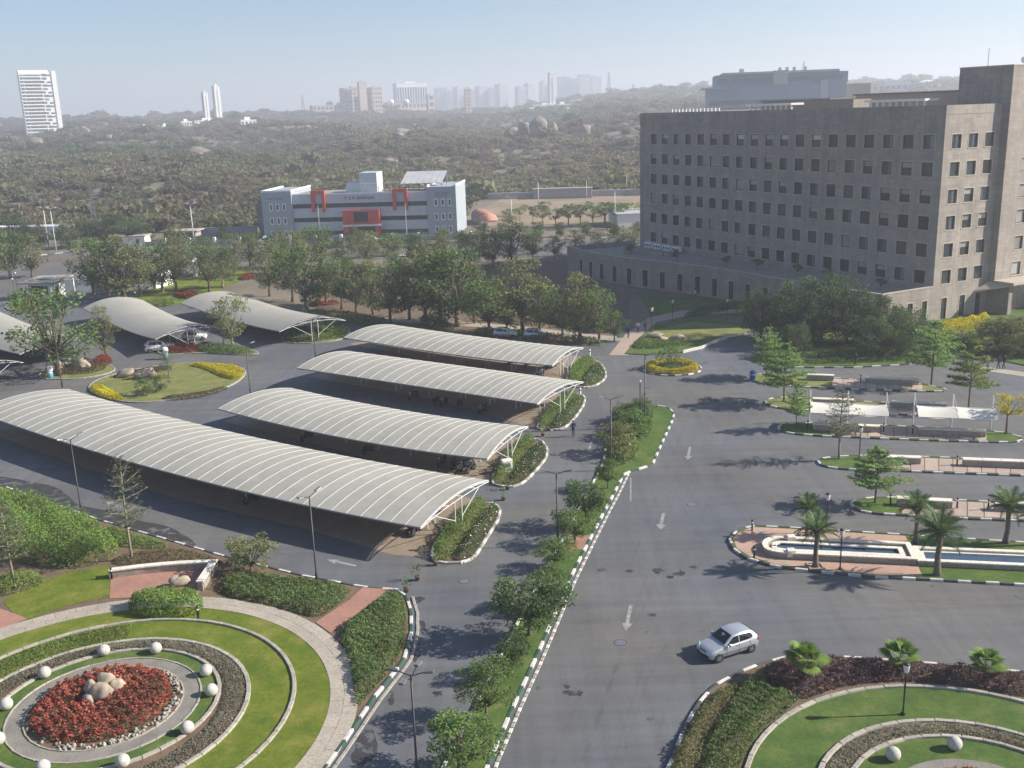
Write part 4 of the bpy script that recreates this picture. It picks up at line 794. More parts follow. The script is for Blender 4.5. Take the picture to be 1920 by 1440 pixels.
# ------------------------------------------------------------------ hedges and beds
def hedge(name, poly, h, leaf, dens, mat, label, cat='hedge', group=None, z0=0.1, lump=0.5, extra=None, up=0.2, seed=1, edge=0.45, kind=None, jz=0.25):
    """poly in world plan; leaves fill a lumpy mound with rounded sides"""
    leaf *= 0.66 if leaf < .125 else .8; dens *= 2.3 if leaf < .085 else 1.55; rg = np.random.default_rng(seed); P = poly; xs = np.array([p[0] for p in P]); ys = np.array([p[1] for p in P]); cx, cy = xs.mean(), ys.mean()
    A = abs(sum(P[i][0] * P[(i + 1) % len(P)][1] - P[(i + 1) % len(P)][0] * P[i][1] for i in range(len(P)))) / 2
    n = int(A * dens); X = np.empty(0); Y = np.empty(0)
    while len(X) < n:
        x = rg.uniform(xs.min(), xs.max(), n * 2); y = rg.uniform(ys.min(), ys.max(), n * 2); m_ = inside(P, x, y); X = np.append(X, x[m_]); Y = np.append(Y, y[m_])
    X = X[:n]; Y = Y[:n]; d = edge_dist(P, X, Y)
    lm = 1.05 - lump * (0.5 + 0.34 * np.sin(X * 1.9 + seed) * np.sin(Y * 1.6 + 1) + 0.24 * np.sin(X * 4.7 - Y * 3.9 + seed) + 0.16 * np.sin(X * 9 + Y * 7.3 + 2 * seed))
    hh = h * lm * np.clip(0.35 + d / edge * 0.65, 0.35, 1); Z = z0 + hh * (1 - np.abs(rg.normal(size=n)) * jz); side = d < 0.25; Z[side] = z0 + hh[side] * rg.uniform(0.05, 1, side.sum()); Z = np.maximum(Z, z0 + .02)
    loc = np.stack([X - cx, Y - cy, Z], 1); root = empty(name, (cx, cy, 0), 0, label, cat, group)
    link('foliage', quads_mesh('foliage', leaves(loc, leaf, up, 0.6, rg), mat), root)
    if extra:
        em, frac, es = extra; k = rg.choice(n, int(n * frac), replace=False); q = loc[k].copy(); q[:, 2] = z0 + hh[k] * rg.uniform(.85, 1.08, len(k)); link('flowers', quads_mesh('flowers', leaves(q, es, 0.8, 0.9, rg), em), root)
    return root
def H(name, px, *a, z=0.1, sm=1, **k): return hedge(name, smooth_poly(GP(px, z), True, sm), *a, **k)
# canopy-end beds
LB = ['nearest', 'second', 'third', 'farthest']
for k, p in enumerate(BEDS):
    q = GP(p); c = np.mean(q, 0); a = [tuple(c + (np.array(x) - c) * 0.95) for x in q]
    # split along the bed: pale clipped shrubs on the canopy side, dark flowering ones on the road side
    left = [a[0], a[1], a[2], a[3], tuple((np.array(a[3]) + a[7]) / 2 + [0.4, 0.2]), tuple((np.array(a[6]) * .35 + np.array(a[7]) * .65)), a[7]]
    right = [tuple((np.array(a[3]) * .85 + np.array(a[4]) * .15)), a[4], a[5], a[6], tuple((np.array(a[6]) * .4 + np.array(a[7]) * .6)), tuple((np.array(a[3]) + a[7]) / 2 + [0.5, 0.2])]
    hedge('shrub_bed', smooth_poly(left, True, 1), 1.15, 0.10, 130, 'leaf_bright', 'pale green clipped shrubs in the {} bed at the canopy ends'.format(LB[k]), 'shrubs', 'shrub beds at the canopy ends', seed=10 + k)
    hedge('shrub_bed', smooth_poly(right, True, 1), 0.8, 0.10, 120, 'leaf_dark', 'dark shrubs with white flowers in the {} bed at the canopy ends'.format(LB[k]), 'shrubs', 'shrub beds at the canopy ends', seed=20 + k, extra=('flower_white', 0.03, 0.06))
# left garden planting
H('shrub_bed', [(632, 1190), (690, 1142), (735, 1110), (756, 1120), (762, 1160), (758, 1215), (730, 1262), (690, 1305), (668, 1330), (662, 1290), (655, 1235)], 0.75, 0.095, 170, 'leaf_mid', 'dense green shrub bed beside the striped kerb of the left road', 'shrubs', seed=31)
H('shrub_bed', [(405, 1105), (440, 1078), (560, 1088), (662, 1104), (640, 1130), (600, 1160), (560, 1152), (500, 1135), (440, 1125)], 0.7, 0.095, 160, 'leaf_mid', 'dark green shrub bed between the concrete path and the access road', 'shrubs', seed=32)
H('hedge', [(238, 1140), (250, 1128), (375, 1122), (384, 1140), (370, 1158), (260, 1164)], 1.35, 0.10, 220, 'leaf_bright', 'clipped bright hedge across the path behind the circular garden', 'hedge', seed=33, lump=0.25)
H('shrub_bed', [(-30, 935), (0, 925), (90, 950), (170, 980), (205, 1010), (230, 1030), (190, 1060), (120, 1070), (60, 1060), (-30, 1040)], 1.7, 0.11, 110, 'leaf_bright', 'tall bright green bushes at the left edge beside the road', 'shrubs', seed=34, lump=0.75)
H('shrub_bed', [(190, 985), (260, 1005), (335, 1028), (250, 1030), (215, 1022)], 0.55, 0.09, 150, 'leaf_bright', 'strip of green ground cover between bushes and road', 'shrubs', seed=35)
H('shrub_bed', [(-30, 1110), (0, 1085), (60, 1075), (92, 1090), (60, 1105), (0, 1122)], 0.8, 0.10, 140, 'leaf_lime', 'low pale green shrubs at the left edge of the garden', 'shrubs', seed=36)
H('shrub_bed', [(210, 1062), (215, 1045), (280, 1033), (350, 1030), (425, 1055), (400, 1060), (300, 1066)], 0.4, 0.085, 90, 'leaf_brown', 'brownish ground cover behind the low garden wall', 'shrubs', seed=37)
H('shrub_bed', [(400, 1108), (418, 1072), (470, 1072), (520, 1085), (470, 1100), (430, 1118)], 0.55, 0.09, 90, 'leaf_brown', 'brown twiggy bed beside the end of the garden wall', 'shrubs', seed=38)
def ringbed(name, c, r0, r1, a0, a1, h, leaf, dens, mat, label, seed, z0, extra=None, cat='shrubs', up=0.5):
    P = arc_quad(c, r0, r1, R(a0), R(a1), 48); return hedge(name, P, h, leaf, dens, mat, label, cat, None, z0, 0.5, extra, up, seed, 0.25)
ringbed('ground_cover', LC1, 6.75, 8.0, -60, 235, 0.30, 0.075, 190, 'leaf_cover', 'grey green ground cover ring outside the stone balls, left garden', 51, 0.145)
ringbed('tall_grass', LC1, 8.5, 10.5, 100, 205, 0.22, 0.08, 120, 'leaf_lime', 'longer grass in the ring behind the left flower bed', 52, 0.135, None, 'grass', 0.1)
ringbed('ground_cover', RGC, 6.2, 7.25, 0, 190, 0.28, 0.075, 190, 'leaf_cover', 'grey green ground cover ring of the right garden', 53, 0.135)
fl = hedge('flower_bed', circle((LC0[0] - 0.15, LC0[1] + 0.1), 3.75, 40), 0.85, 0.065, 200, 'flower_bed_leaf', 'round bed of red flowers in the left circular garden', 'flower bed', None, 0.17, 0.75, ('flower_red', 0.36, 0.07), 0.5, 54, 0.4)
hedge('flower_bed', circle(RGC, 3.2, 30), 0.6, 0.085, 90, 'flower_bed_leaf', 'round flower bed cut by the bottom edge, right garden', 'flower bed', None, 0.15, 0.4, ('flower_red', 0.25, 0.09), 0.5, 55, 0.4)
# right garden planting
RP = GP([(1250, 1460), (1275, 1400), (1300, 1348), (1345, 1300), (1390, 1280), (1440, 1262), (1432, 1290), (1470, 1300), (1500, 1312), (1480, 1332), (1440, 1362), (1412, 1395), (1388, 1440), (1380, 1470)], .1)
hedge('shrub_bed', RP[:5] + GP([(1380, 1300), (1340, 1350), (1318, 1400), (1305, 1470)], .1), 0.75, 0.095, 150, 'leaf_olive', 'olive green shrubs along the kerb of the right garden', 'shrubs', seed=61)
hedge('shrub_bed', GP([(1392, 1282), (1440, 1262), (1440, 1290), (1500, 1310), (1480, 1330), (1440, 1360), (1412, 1393), (1386, 1440), (1380, 1470), (1310, 1470), (1322, 1400), (1345, 1350), (1384, 1302)], .1), 0.65, 0.095, 150, 'leaf_mid', 'blue green shrubs between the olive shrubs and the right lawn', 'shrubs', seed=62)
hedge('hedge', smooth_poly(GP([(1428, 1262), (1440, 1248), (1490, 1238), (1550, 1240), (1640, 1246), (1750, 1254), (1850, 1262), (1950, 1275), (1950, 1312), (1850, 1292), (1750, 1280), (1690, 1278), (1600, 1284), (1540, 1300), (1508, 1314), (1480, 1298), (1440, 1284)], .1), True, 1), 0.85, 0.10, 170, 'leaf_purple', 'purple leaved hedge along the kerb of the right garden', 'hedge', seed=63, up=0.1)
# round island
island('round_island', circle(RC, 3.7, 40), 'soil', 0.12, ('kerb_white', 'kerb_dark'), 0.85)
ro = arc_quad(RC, 2.25, 3.35, 0, 2 * math.pi - 0.01, 40)
hedge('hedge', ro, 0.7, 0.10, 200, 'leaf_yellow', 'yellow ring hedge of the round island', 'hedge', None, .12, .25, None, .5, 64, .2)
hedge('shrub_bed', circle(RC, 2.1, 20), 0.5, 0.10, 110, 'leaf_mid', 'dark plants inside the yellow ring hedge', 'shrubs', None, .12, .5, None, .5, 65)
# teardrop island
H('hedge', [(348, 684), (400, 684), (452, 690), (460, 702), (445, 714), (415, 708), (390, 694)], 0.6, 0.12, 110, 'leaf_yellow', 'yellow green hedge at the right end of the teardrop island', 'hedge', seed=66)
H('hedge', [(165, 730), (180, 722), (205, 730), (238, 750), (215, 752), (185, 744)], 0.6, 0.12, 110, 'leaf_yellow', 'yellow green hedge at the left end of the teardrop island', 'hedge', seed=67)
H('shrub_bed', [(205, 708), (240, 698), (300, 688), (330, 690), (300, 698), (240, 708)], 0.5, 0.12, 80, 'leaf_brown', 'brown bed behind the boulders of the teardrop island', 'shrubs', seed=68)
H('shrub_bed', [(300, 746), (380, 736), (425, 724), (428, 730), (385, 744), (310, 752)], 0.35, 0.11, 80, 'leaf_brown', 'brown bed along the front edge of the teardrop island', 'shrubs', seed=69)
# beds by the saddle canopies
H('shrub_bed', [(300, 664), (330, 650), (370, 648), (380, 662)], 0.9, 0.12, 80, 'leaf_red', 'red leaved shrubs beside the white car under the saddle canopy', 'shrubs', seed=70)
H('shrub_bed', [(370, 662), (365, 648), (420, 650), (480, 660), (470, 666)], 0.9, 0.12, 80, 'leaf_mid', 'green shrubs under the lone tree between saddle canopies', 'shrubs', seed=71)
H('shrub_bed', [(530, 640), (545, 622), (600, 612), (645, 610), (655, 622), (620, 638), (570, 644)], 1.0, 0.13, 80, 'leaf_bright', 'green shrub bed at the end of the rightmost saddle canopy', 'shrubs', seed=72)
H('shrub_bed', [(80, 700), (120, 688), (185, 682), (205, 690), (160, 704)], 0.7, 0.12, 70, 'leaf_brown', 'brown and green shrubs under the large leafy tree', 'shrubs', seed=73)
H('shrub_bed', [(165, 688), (180, 672), (208, 668), (212, 684)], 0.7, 0.12, 80, 'leaf_red', 'red leaved shrubs below the thin young tree', 'shrubs', seed=74)
H('flower_bed', [(22, 580), (30, 570), (60, 562), (85, 562), (75, 576), (50, 582)], 0.7, 0.16, 60, 'leaf_red', 'red flower bed on the gate island', 'flower bed', seed=75)
H('flower_bed', [(325, 552), (345, 546), (372, 548), (368, 556), (335, 560)], 0.6, 0.2, 50, 'leaf_red', 'red leaved bed on the gate lawn near the canopy', 'flower bed', seed=76)
H('flower_bed', [(446, 522), (460, 516), (480, 515), (478, 522), (455, 526)], 0.6, 0.2, 50, 'leaf_red', 'small red bed farther along the gate drive', 'flower bed', seed=77)
H('hedge', [(250, 574), (280, 564), (330, 562), (326, 572), (270, 578)], 0.6, 0.15, 70, 'leaf_lime', 'light green hedge along the front of the gate lawn', 'hedge', seed=78)
H('shrub_bed', [(560, 588), (600, 585), (680, 592), (740, 606), (700, 612), (620, 600)], 0.8, 0.15, 50, 'leaf_olive', 'olive shrubs along the left foot of the tree belt', 'shrubs', seed=79)
H('hedge', [(575, 570), (630, 566), (640, 570), (580, 576)], 0.6, 0.15, 60, 'leaf_red', 'low red hedge at the tree belt path', 'hedge', seed=80)
H('shrub_bed', [(880, 628), (1000, 636), (1120, 650), (1140, 642), (1020, 630), (900, 618)], 0.9, 0.14, 55, 'leaf_olive', 'olive shrubs at the right foot of the tree belt', 'shrubs', seed=81)
H('shrub_bed', [(780, 598), (830, 604), (860, 622), (800, 616)], 1.3, 0.15, 50, 'leaf_brown', 'rust brown bushes in the shade of the tree belt', 'shrubs', seed=82)
# median far end
H('shrub_bed', [(1142, 862), (1148, 815), (1175, 812), (1200, 835), (1192, 862), (1165, 876)], 1.9, 0.15, 80, 'leaf_olive', 'tall olive bushes at the far end of the median, near half', 'shrubs', seed=83, lump=0.9)
H('shrub_bed', [(1146, 812), (1165, 774), (1215, 770), (1228, 785), (1214, 826), (1180, 815)], 2.1, 0.15, 80, 'leaf_mid', 'tall green bushes at the far end of the median, far half', 'shrubs', seed=88, lump=0.9)
for k, (px, py, pt) in enumerate([(1155, 850, 795), (1185, 820, 770), (1205, 795, 752), (1170, 790, 758)]): plant('bush', px, py, pt, '{} of four loose bushes rising from the planting at the end of the median'.format(['lowest', 'second', 'rightmost', 'leftmost far'][k]), 'bushes at the end of the median', k, name='shrub', cat='shrub')
# lawns round the podium
H('shrub_bed', [(1180, 655), (1200, 632), (1235, 640), (1300, 640), (1280, 650), (1220, 655)], 0.5, 0.13, 50, 'leaf_mid', 'loose planting around the small boulders beyond the round island', 'shrubs', seed=84)
H('hedge', [(1280, 590), (1350, 572), (1420, 566), (1420, 574), (1352, 582), (1290, 597)], 0.7, 0.13, 80, 'leaf_dark', 'dark clipped hedge on the podium lawn', 'hedge', seed=85)
H('shrub_bed', [(1415, 682), (1480, 684), (1600, 682), (1715, 676), (1700, 662), (1560, 664), (1430, 664)], 0.55, 0.13, 60, 'leaf_mid', 'green ground cover along the kerb below the dark trees', 'shrubs', seed=86)
for k, p in enumerate([[(1604, 645), (1632, 640), (1636, 646), (1608, 651)], [(1608, 655), (1650, 647), (1652, 653), (1612, 662)], [(1648, 652), (1668, 648), (1670, 656), (1650, 660)], [(1760, 612), (1850, 592), (1856, 597), (1768, 620)], [(1780, 624), (1850, 606), (1852, 612), (1790, 630)], [(1740, 632), (1790, 622), (1794, 630), (1750, 638)]]):
    H('hedge', p, 0.9, 0.13, 130, 'leaf_yellow', 'clipped yellow hedge {}'.format(['top strip of three below the dark trees', 'long middle strip below the dark trees', 'short right strip below the dark trees', 'long upper strip in front of the podium doors', 'second strip in front of the podium doors', 'low strip nearest the car park by the podium'][k]), 'hedge', 'clipped yellow hedges', seed=90 + k, sm=0)
for k, (px, py, pt) in enumerate([(1838, 640, 612), (1866, 648, 606), (1895, 655, 604), (1918, 662, 610), (1800, 655, 622), (1850, 668, 640), (1890, 672, 645)]):
    plant('bush', px, py, pt, '{} big olive bush from the left on the slope right of the car park'.format(ORD[sorted([1838, 1866, 1895, 1918, 1800, 1850, 1890]).index(px)]), 'bushes on the slope by the podium', 0, name='shrub', cat='shrub', wide=1.3)
H('hedge', [(1790, 640), (1830, 640), (1920, 655), (1935, 672), (1860, 662), (1800, 655)], 0.8, 0.13, 90, 'leaf_dark', 'dark clipped hedge on the slope by the podium', 'hedge', seed=97)

# ------------------------------------------------------------------ stone office building (local x along the sunlit face, y along the shaded face)
BC = (62.43, 147.27); BA = R(28.07)
OB = empty('office_building', (BC[0], BC[1], 0), BA, 'large brown stone office building with rows of square windows and a curved podium', 'building')
LB_, WB_, HB_ = 73.7, 40.0, 30.93
def wall_with_holes(mb, a, b, z0, z1, holes, nrm, depth=0.35):
    """wall sheet from plan point a to b with rectangular holes (u0,u1,z0,z1) and reveals going in against nrm"""
    a = np.array(a, float); b = np.array(b, float); L = np.linalg.norm(b - a); d = (b - a) / L; n = np.array(nrm, float)
    us = sorted({0.0, L} | {h[0] for h in holes} | {h[1] for h in holes}); zs = sorted({z0, z1} | {h[2] for h in holes} | {h[3] for h in holes})
    P = lambda u, z, k=0.0: (a[0] + d[0] * u - n[0] * k, a[1] + d[1] * u - n[1] * k, z)
    for i in range(len(us) - 1):
        for j in range(len(zs) - 1):
            um = (us[i] + us[i + 1]) / 2; zm = (zs[j] + zs[j + 1]) / 2
            if any(h[0] < um < h[1] and h[2] < zm < h[3] for h in holes): continue
            mb.add([P(us[i], zs[j]), P(us[i + 1], zs[j]), P(us[i + 1], zs[j + 1]), P(us[i], zs[j + 1])], [(0, 1, 2, 3)])
    for u0, u1, w0, w1 in holes:
        for (p, q) in (((u0, w0), (u1, w0)), ((u1, w0), (u1, w1)), ((u1, w1), (u0, w1)), ((u0, w1), (u0, w0))):
            mb.add([P(*p), P(*q), P(*q, depth), P(*p, depth)], [(0, 1, 2, 3)])
ROWS = [6.46, 10.4, 14.4, 18.2, 22.1, 26.0]
acol = [2.6 + 3.69 * k for k in range(19)]; bcol = [2.6, 6.15, 9.7]; WS = 1.0
sh = MB()
holesA = [(LB_ - y - WS, LB_ - y + WS, z - 1.0, z + 1.0) for y in acol for z in ROWS]
wall_with_holes(sh, (0, LB_), (0, 0), 0, HB_, holesA, (-1, 0))
holesB = [(x - WS, x + WS, z - 1.0, z + 1.0) for x in bcol for z in ROWS] + [(x - 0.55, x + 0.55, 0.3, 3.3) for x in (-0.8 + 11, ) if False]
wall_with_holes(sh, (0, 0), (12.2, 0), 0, HB_, holesB + [(2.0, 3.2, 0.1, 3.3), (6.0, 7.2, 0.1, 3.3), (9.6, 10.8, 0.1, 3.3)], (0, -1))
sh.add([(0, LB_, 0), (WB_, LB_, 0), (WB_, LB_, HB_), (0, LB_, HB_)], [(3, 2, 1, 0)]); sh.add([(WB_, 0, 0), (WB_, LB_, 0), (WB_, LB_, HB_), (WB_, 0, HB_)], [(0, 1, 2, 3)])
sh.build('wall', 'cladding', OB)
pr_ = MB(); pr_.box(0.45, 0.45, HB_ - 1.6, WB_ - .45, LB_ - .45, HB_ - 1.2); pr_.build('roof', 'roof_floor', OB)
pp = MB()
for (x0, y0, x1, y1) in ((-0.04, -0.04, 0.42, LB_ + .04), (WB_ - .42, -0.04, WB_ + .04, LB_ + .04), (0.42, -0.04, 12.19, 0.42), (0.42, LB_ - .42, WB_ - .42, LB_ + .04)): pp.box(x0, y0, HB_ - 1.15, x1, y1, HB_ + 0.12)
pp.build('parapet', 'cladding', OB)
# windows: frame with sill, pane behind
fm = MB()
for (x0, z0, x1, z1) in ((-1.0, -1.0, 1.0, -.88), (-1.0, .88, 1.0, 1.0), (-1.0, -.88, -.88, .88), (.88, -.88, 1.0, .88)): fm.box(x0, -.0, z0, x1, .10, z1)
FRAME = fm.mesh('window', 'black_metal'); PANE = MB().box(-.88, .04, -.88, .88, .07, .88).mesh('pane', 'glass_dark'); PANEB = MB().box(-.88, .03, -.88, .88, .05, .88).mesh('pane', 'blind')
SILL = MB().box(-1.12, -.06, -1.12, 1.12, .02, -1.0).mesh('sill', 'stone_trim')
SUR = MB()
for (x0, z0, x1, z1) in ((-1.14, -1.0, -1.0, 1.14), (1.0, -1.0, 1.14, 1.14), (-1.0, 1.0, 1.0, 1.14)): SUR.box(x0, -.025, z0, x1, .02, z1)
SUR = SUR.mesh('window_surround', 'stone_trim')
PANEH = MB(); PANEH.box(-.88, .04, -.88, .88, .07, .15); PANEH.cur = 1; PANEH.box(-.88, .03, .151, .88, .06, .88); PANEH = PANEH.mesh('pane', ['glass_dark', 'blind'])
PANEQ = MB(); PANEQ.box(-.88, .04, -.88, .1, .07, .88); PANEQ.cur = 1; PANEQ.box(.101, .03, -.88, .88, .06, .88); PANEQ = PANEQ.mesh('pane', ['glass_dark', 'glass_far'])
def add_window(x, y, z, rz, parent, blind=False, inset=0.2):
    c, s = math.cos(rz), math.sin(rz); f = link('window', FRAME, parent, (x - s * inset, y + c * inset, z), (0, 0, rz)); link('pane', PANEB if blind else rnd.choice([PANE, PANE, PANE, PANEH, PANEQ]), f)
    q = link('sill', SILL, f, (0, -inset, 0)); link('window_surround', SUR, f, (0, -inset, 0)); return f
for y in acol:
    for z in ROWS: add_window(0, y, z, -math.pi / 2, OB, rnd.random() < 0.07)
for x in bcol:
    for z in ROWS: add_window(x, 0, z, 0, OB)
# stair tower standing forward of the sunlit face
ZT = 36.3; tw = MB(); TX = 12.2
th = [(x - WS - TX, x + WS - TX, z - 1, z + 1) for x in (17.0, 21.0, 25.0) for z in ROWS[:5]]
wall_with_holes(tw, (TX, -1.1), (WB_ - 8, -1.1), 0, ZT, th, (0, -1)); wall_with_holes(tw, (TX, 8.0), (TX, -1.1), 0, ZT, [], (-1, 0))
tw.add([(TX, 8, HB_ - 1.3), (WB_ - 8, 8, HB_ - 1.3), (WB_ - 8, 8, ZT), (TX, 8, ZT)], [(3, 2, 1, 0)]); tw.add([(WB_ - 8, -1.1, 0), (WB_ - 8, 8, 0), (WB_ - 8, 8, ZT), (WB_ - 8, -1.1, ZT)], [(0, 1, 2, 3)]); tw.box(TX + .05, -1.05, ZT - .3, WB_ - 8.05, 7.95, ZT - .05)
tw.build('stair_tower', 'cladding', OB)
for x in (17.0, 21.0, 25.0):
    for z in ROWS[:5]: add_window(x, -1.1, z, 0, OB, True)
cp = MB(); cp.box(TX - .06, -1.16, ZT - .04, TX + .3, 8.06, ZT + .12); cp.box(TX + .3, -1.16, ZT - .04, WB_ - 7.94, -.8, ZT + .12); cp.build('coping', 'stone_trim', OB)
an = [(TX + 1.0, 4.0, 2.6, []), (TX + 6, 1.6, 3.9, [(-.5, .8)]), (TX + 11, 1.0, 2.8, [(-.5, 1.0), (.5, 1.4)])]
for x, y, h_, dishes in an:
    a = MB().tube([(x, y, ZT - .1), (x, y, ZT + h_)], .045, 6).build('mast', 'steel_grey', OB)
    for dx, dz in dishes:
        MB().lathe([(0.02, 0), (.35, .05), (.48, .16)], 12).build('dish', 'wall_grey', a, loc=(x + dx, y - .1, ZT + dz), rot=(R(80), 0, R(-20)))
MB().tube([(TX - .08, 1.0, HB_), (TX - .08, 1.0, ZT)], .06, 6).build('downpipe', 'wall_grey', OB)
# plant rooms and screens on the roof
ZR = HB_ - 1.2
MB().box(14, 6, ZR, 30, 30, ZR + 3.2).build('plant_room', 'far_tan', OB); MB().box(13.6, 5.6, ZR + 3.2, 30.4, 30.4, ZR + 3.45).build('plant_roof', 'steel_grey', OB)
MB().box(11, 33, ZR, 24, 50, ZR + 2.7).build('plant_room', 'wall_stone', OB); MB().box(10.6, 32.6, ZR + 2.7, 24.4, 50.4, ZR + 2.95).build('plant_roof', 'steel_grey', OB)
MB().box(5, 22, ZR, 9, 33, ZR + 2.6).build('plant_room', 'wall_stone', OB)
lv = MB()
for y0 in (8.0, 36.0):
    for k in range(9): lv.box(5.0, y0 + k * 1.3, ZR, 5.3, y0 + k * 1.3 + .25, ZR + 2.0)
    lv.box(4.6, y0 - .3, ZR + 2.0, 7.6, y0 + 11.4, ZR + 2.35)
lv.build('cooling_screen', 'white_paint', OB)
hw = MB()
for k in range(14): hw.box(3.2, 53 + k * 1.1, ZR, 3.4, 53 + k * 1.1 + .8, ZR + 1.9)
hw.build('roof_screen', 'white_paint', OB)
# podium: curved wall, terrace roof, tall windows
POD = [(-10.55, 0.0), (-11.2, 5), (-11.45, 15.8), (-11.75, 26), (-12.0, 33), (-12.7, 39), (-14.1, 44.6), (-15.7, 50.4), (-17.0, 56.8), (-17.45, 62.1), (-17.1, 69.9), (-16.0, 76.8), (-8, 76.6), (-0.3, 75.4)]
zp = 5.2
PODC = resample(smooth_poly(POD[:12], False, 2), 2.0)
pw = MB(); pts = [np.array(p) for p in PODC]; wins = []
for i, (a, b_) in enumerate(zip(pts, pts[1:])):
    d = b_ - a; L = np.linalg.norm(d); d = d / L; n = np.array([-d[1], d[0]])
    hs = [(L * .2, L * .8, 0.35, 3.4)] if i % 2 == 1 and 3 < i < len(pts) - 4 else []
    wall_with_holes(pw, b_, a, 0, zp, [(L - h[1], L - h[0], h[2], h[3]) for h in hs], n, 0.3)
    if hs: wins.append((a + d * L / 2, d, L * .6))
wall_with_holes(pw, POD[0], (0, 0), 0, zp, [(2.2, 3.3, .1, 3.3), (5.4, 6.5, .1, 3.3), (8.4, 9.5, .1, 3.3)], (0, -1), .3)
wall_with_holes(pw, POD[13], POD[12], 0, zp, [], (0, 1)); wall_with_holes(pw, POD[12], POD[11], 0, zp, [], (0, 1))
pw.build('podium_wall', 'cladding', OB)
PODP = [tuple(p) for p in pts] + [POD[12], (-0.3, 75.4), (-0.02, 73), (-0.02, 0.05)]
MB().sheet(PODP, zp - 1.0).build('podium_terrace', 'roof_floor', OB)
co = MB()
for a, b_ in zip(pts, pts[1:]):
    d = (b_ - a) / np.linalg.norm(b_ - a); n = np.array([-d[1], d[0]]); i0, i1 = a - n * .35, b_ - n * .35; o0, o1 = a + n * .06, b_ + n * .06
    co.hexa([(*o0, zp + .003), (*o1, zp + .003), (*i1, zp + .003), (*i0, zp + .003), (*o0, zp + .14), (*o1, zp + .14), (*i1, zp + .14), (*i0, zp + .14)])
    co.add([(*i0, zp - 1), (*i1, zp - 1), (*i1, zp), (*i0, zp)], [(0, 1, 2, 3)])
co.box(-10.5, -.06, zp + .003, -.02, .35, zp + .14)
co.build('coping', 'stone_trim', OB)
stp = MB(); stp.hexa([(-9.5, 66, zp - 1), (-6, 58, zp - 1), (-5.4, 58.3, zp - 1), (-8.9, 66.3, zp - 1), (-9.5, 66, zp - .3), (-6, 58, zp - .3), (-5.4, 58.3, zp - .3), (-8.9, 66.3, zp - .3)]); stp.build('terrace_upstand', 'wall_stone', OB)
for c, d, wd in wins:
    rz = math.atan2(-d[1], -d[0]); n = np.array([-d[1], d[0]]); p = c - n * .18; f = MB()
    for (x0, z0, x1, z1) in ((-wd / 2, .35, -wd / 2 + .1, 3.4), (wd / 2 - .1, .35, wd / 2, 3.4), (-wd / 2 + .1, .35, wd / 2 - .1, .45), (-wd / 2 + .1, 3.3, wd / 2 - .1, 3.4), (-.05, .45, .05, 3.3)): f.box(x0, -.06, z0, x1, .06, z1)
    fo = f.build('tall_window', 'black_metal', OB, loc=(p[0], p[1], 0), rot=(0, 0, rz)); MB().box(-wd / 2 + .1, .0, .45, wd / 2 - .1, .03, 3.3).build('pane', 'glass_dark', fo)
    s = MB(); s.box(-wd / 2 - .14, -.22, .3, -wd / 2, -.16, 3.55); s.box(wd / 2, -.22, .3, wd / 2 + .14, -.16, 3.55); s.box(-wd / 2, -.22, 3.4, wd / 2, -.16, 3.55); s.build('window_surround', 'stone_trim', fo)
for x, w0, off in [(-10.55 + 2.75, .55, 0), (-10.55 + 5.95, .55, 0), (-10.55 + 8.95, .55, 0), (2.6, .6, 0), (6.6, .6, 0), (10.2, .6, 0)]:
    f = MB(); f.box(-w0, .1, .1, -w0 + .08, .2, 3.3); f.box(w0 - .08, .1, .1, w0, .2, 3.3); f.box(-w0 + .08, .1, 3.2, w0 - .08, .2, 3.3); f.box(-w0 + .08, .1, 1.9, w0 - .08, .2, 2.0)
    fo = f.build('glazed_door', 'black_metal', OB, loc=(x, 0, 0)); MB().box(-w0 + .08, .13, .1, w0 - .08, .16, 3.2).build('pane', 'glass_dark', fo)
    s = MB(); s.box(-w0 - .16, -.03, .0, -w0, .03, 3.45); s.box(w0, -.03, .0, w0 + .16, .03, 3.45); s.box(-w0, -.03, 3.3, w0, .03, 3.45); s.build('door_surround', 'stone_trim', fo)
ec = MB(); ec.add([(9.2, -.05, 3.4), (12.0, -4.4, 4.6), (12.0, -.05, 5.0), (9.2, -.05, 3.7)], [(0, 1, 3), (1, 2, 3)]); ec.box(11.9, -4.6, 4.7, 32, -1.12, 5.1); ec.build('entrance_canopy', 'stone_trim', OB)
eb = MB(); eb.box(12.4, -3.6, 0, 13.2, -1.15, 4.69); eb.box(20, -3.6, 0, 32, -1.15, 2.2); eb.build('entrance_wall', 'cladding', OB)
# topiary balls on the terrace, air conditioners
for k, (px, py) in enumerate([(1183, 478), (1269, 490), (1362, 501), (1420, 506), (1494, 517), (1551, 527), (1650, 545)]):
    plant('ball', px, py, None, '{} round topiary from the left on the podium terrace'.format(ORD[k]), 'topiary balls on the podium terrace', 0, 2.0, zp - 1.0, 'topiary', 'shrub')
for k in range(4):
    y = 69.2 - k * 3.1; L_ = Matrix.Rotation(BA, 4, 'Z') @ Vector((-1.0, y, 0))
    o = empty('air_conditioner', (BC[0] + L_.x, BC[1] + L_.y, zp - 1.0), BA - math.pi / 2, '{} white air conditioner from the left on the podium terrace'.format(ORD[k]), 'air conditioner', 'air conditioners on the terrace')
    MB().bbox(-1.2, -.35, .15, 1.2, .35, 1.25, .03).build('casing', 'white_paint', o)
    for j in (-.75, 0, .75): MB().lathe([(.27, 0), (.27, .02), (.2, .03)], 14).build('fan_grille', 'black_metal', o, loc=(j, -.36, .7), rot=(R(90), 0, 0))

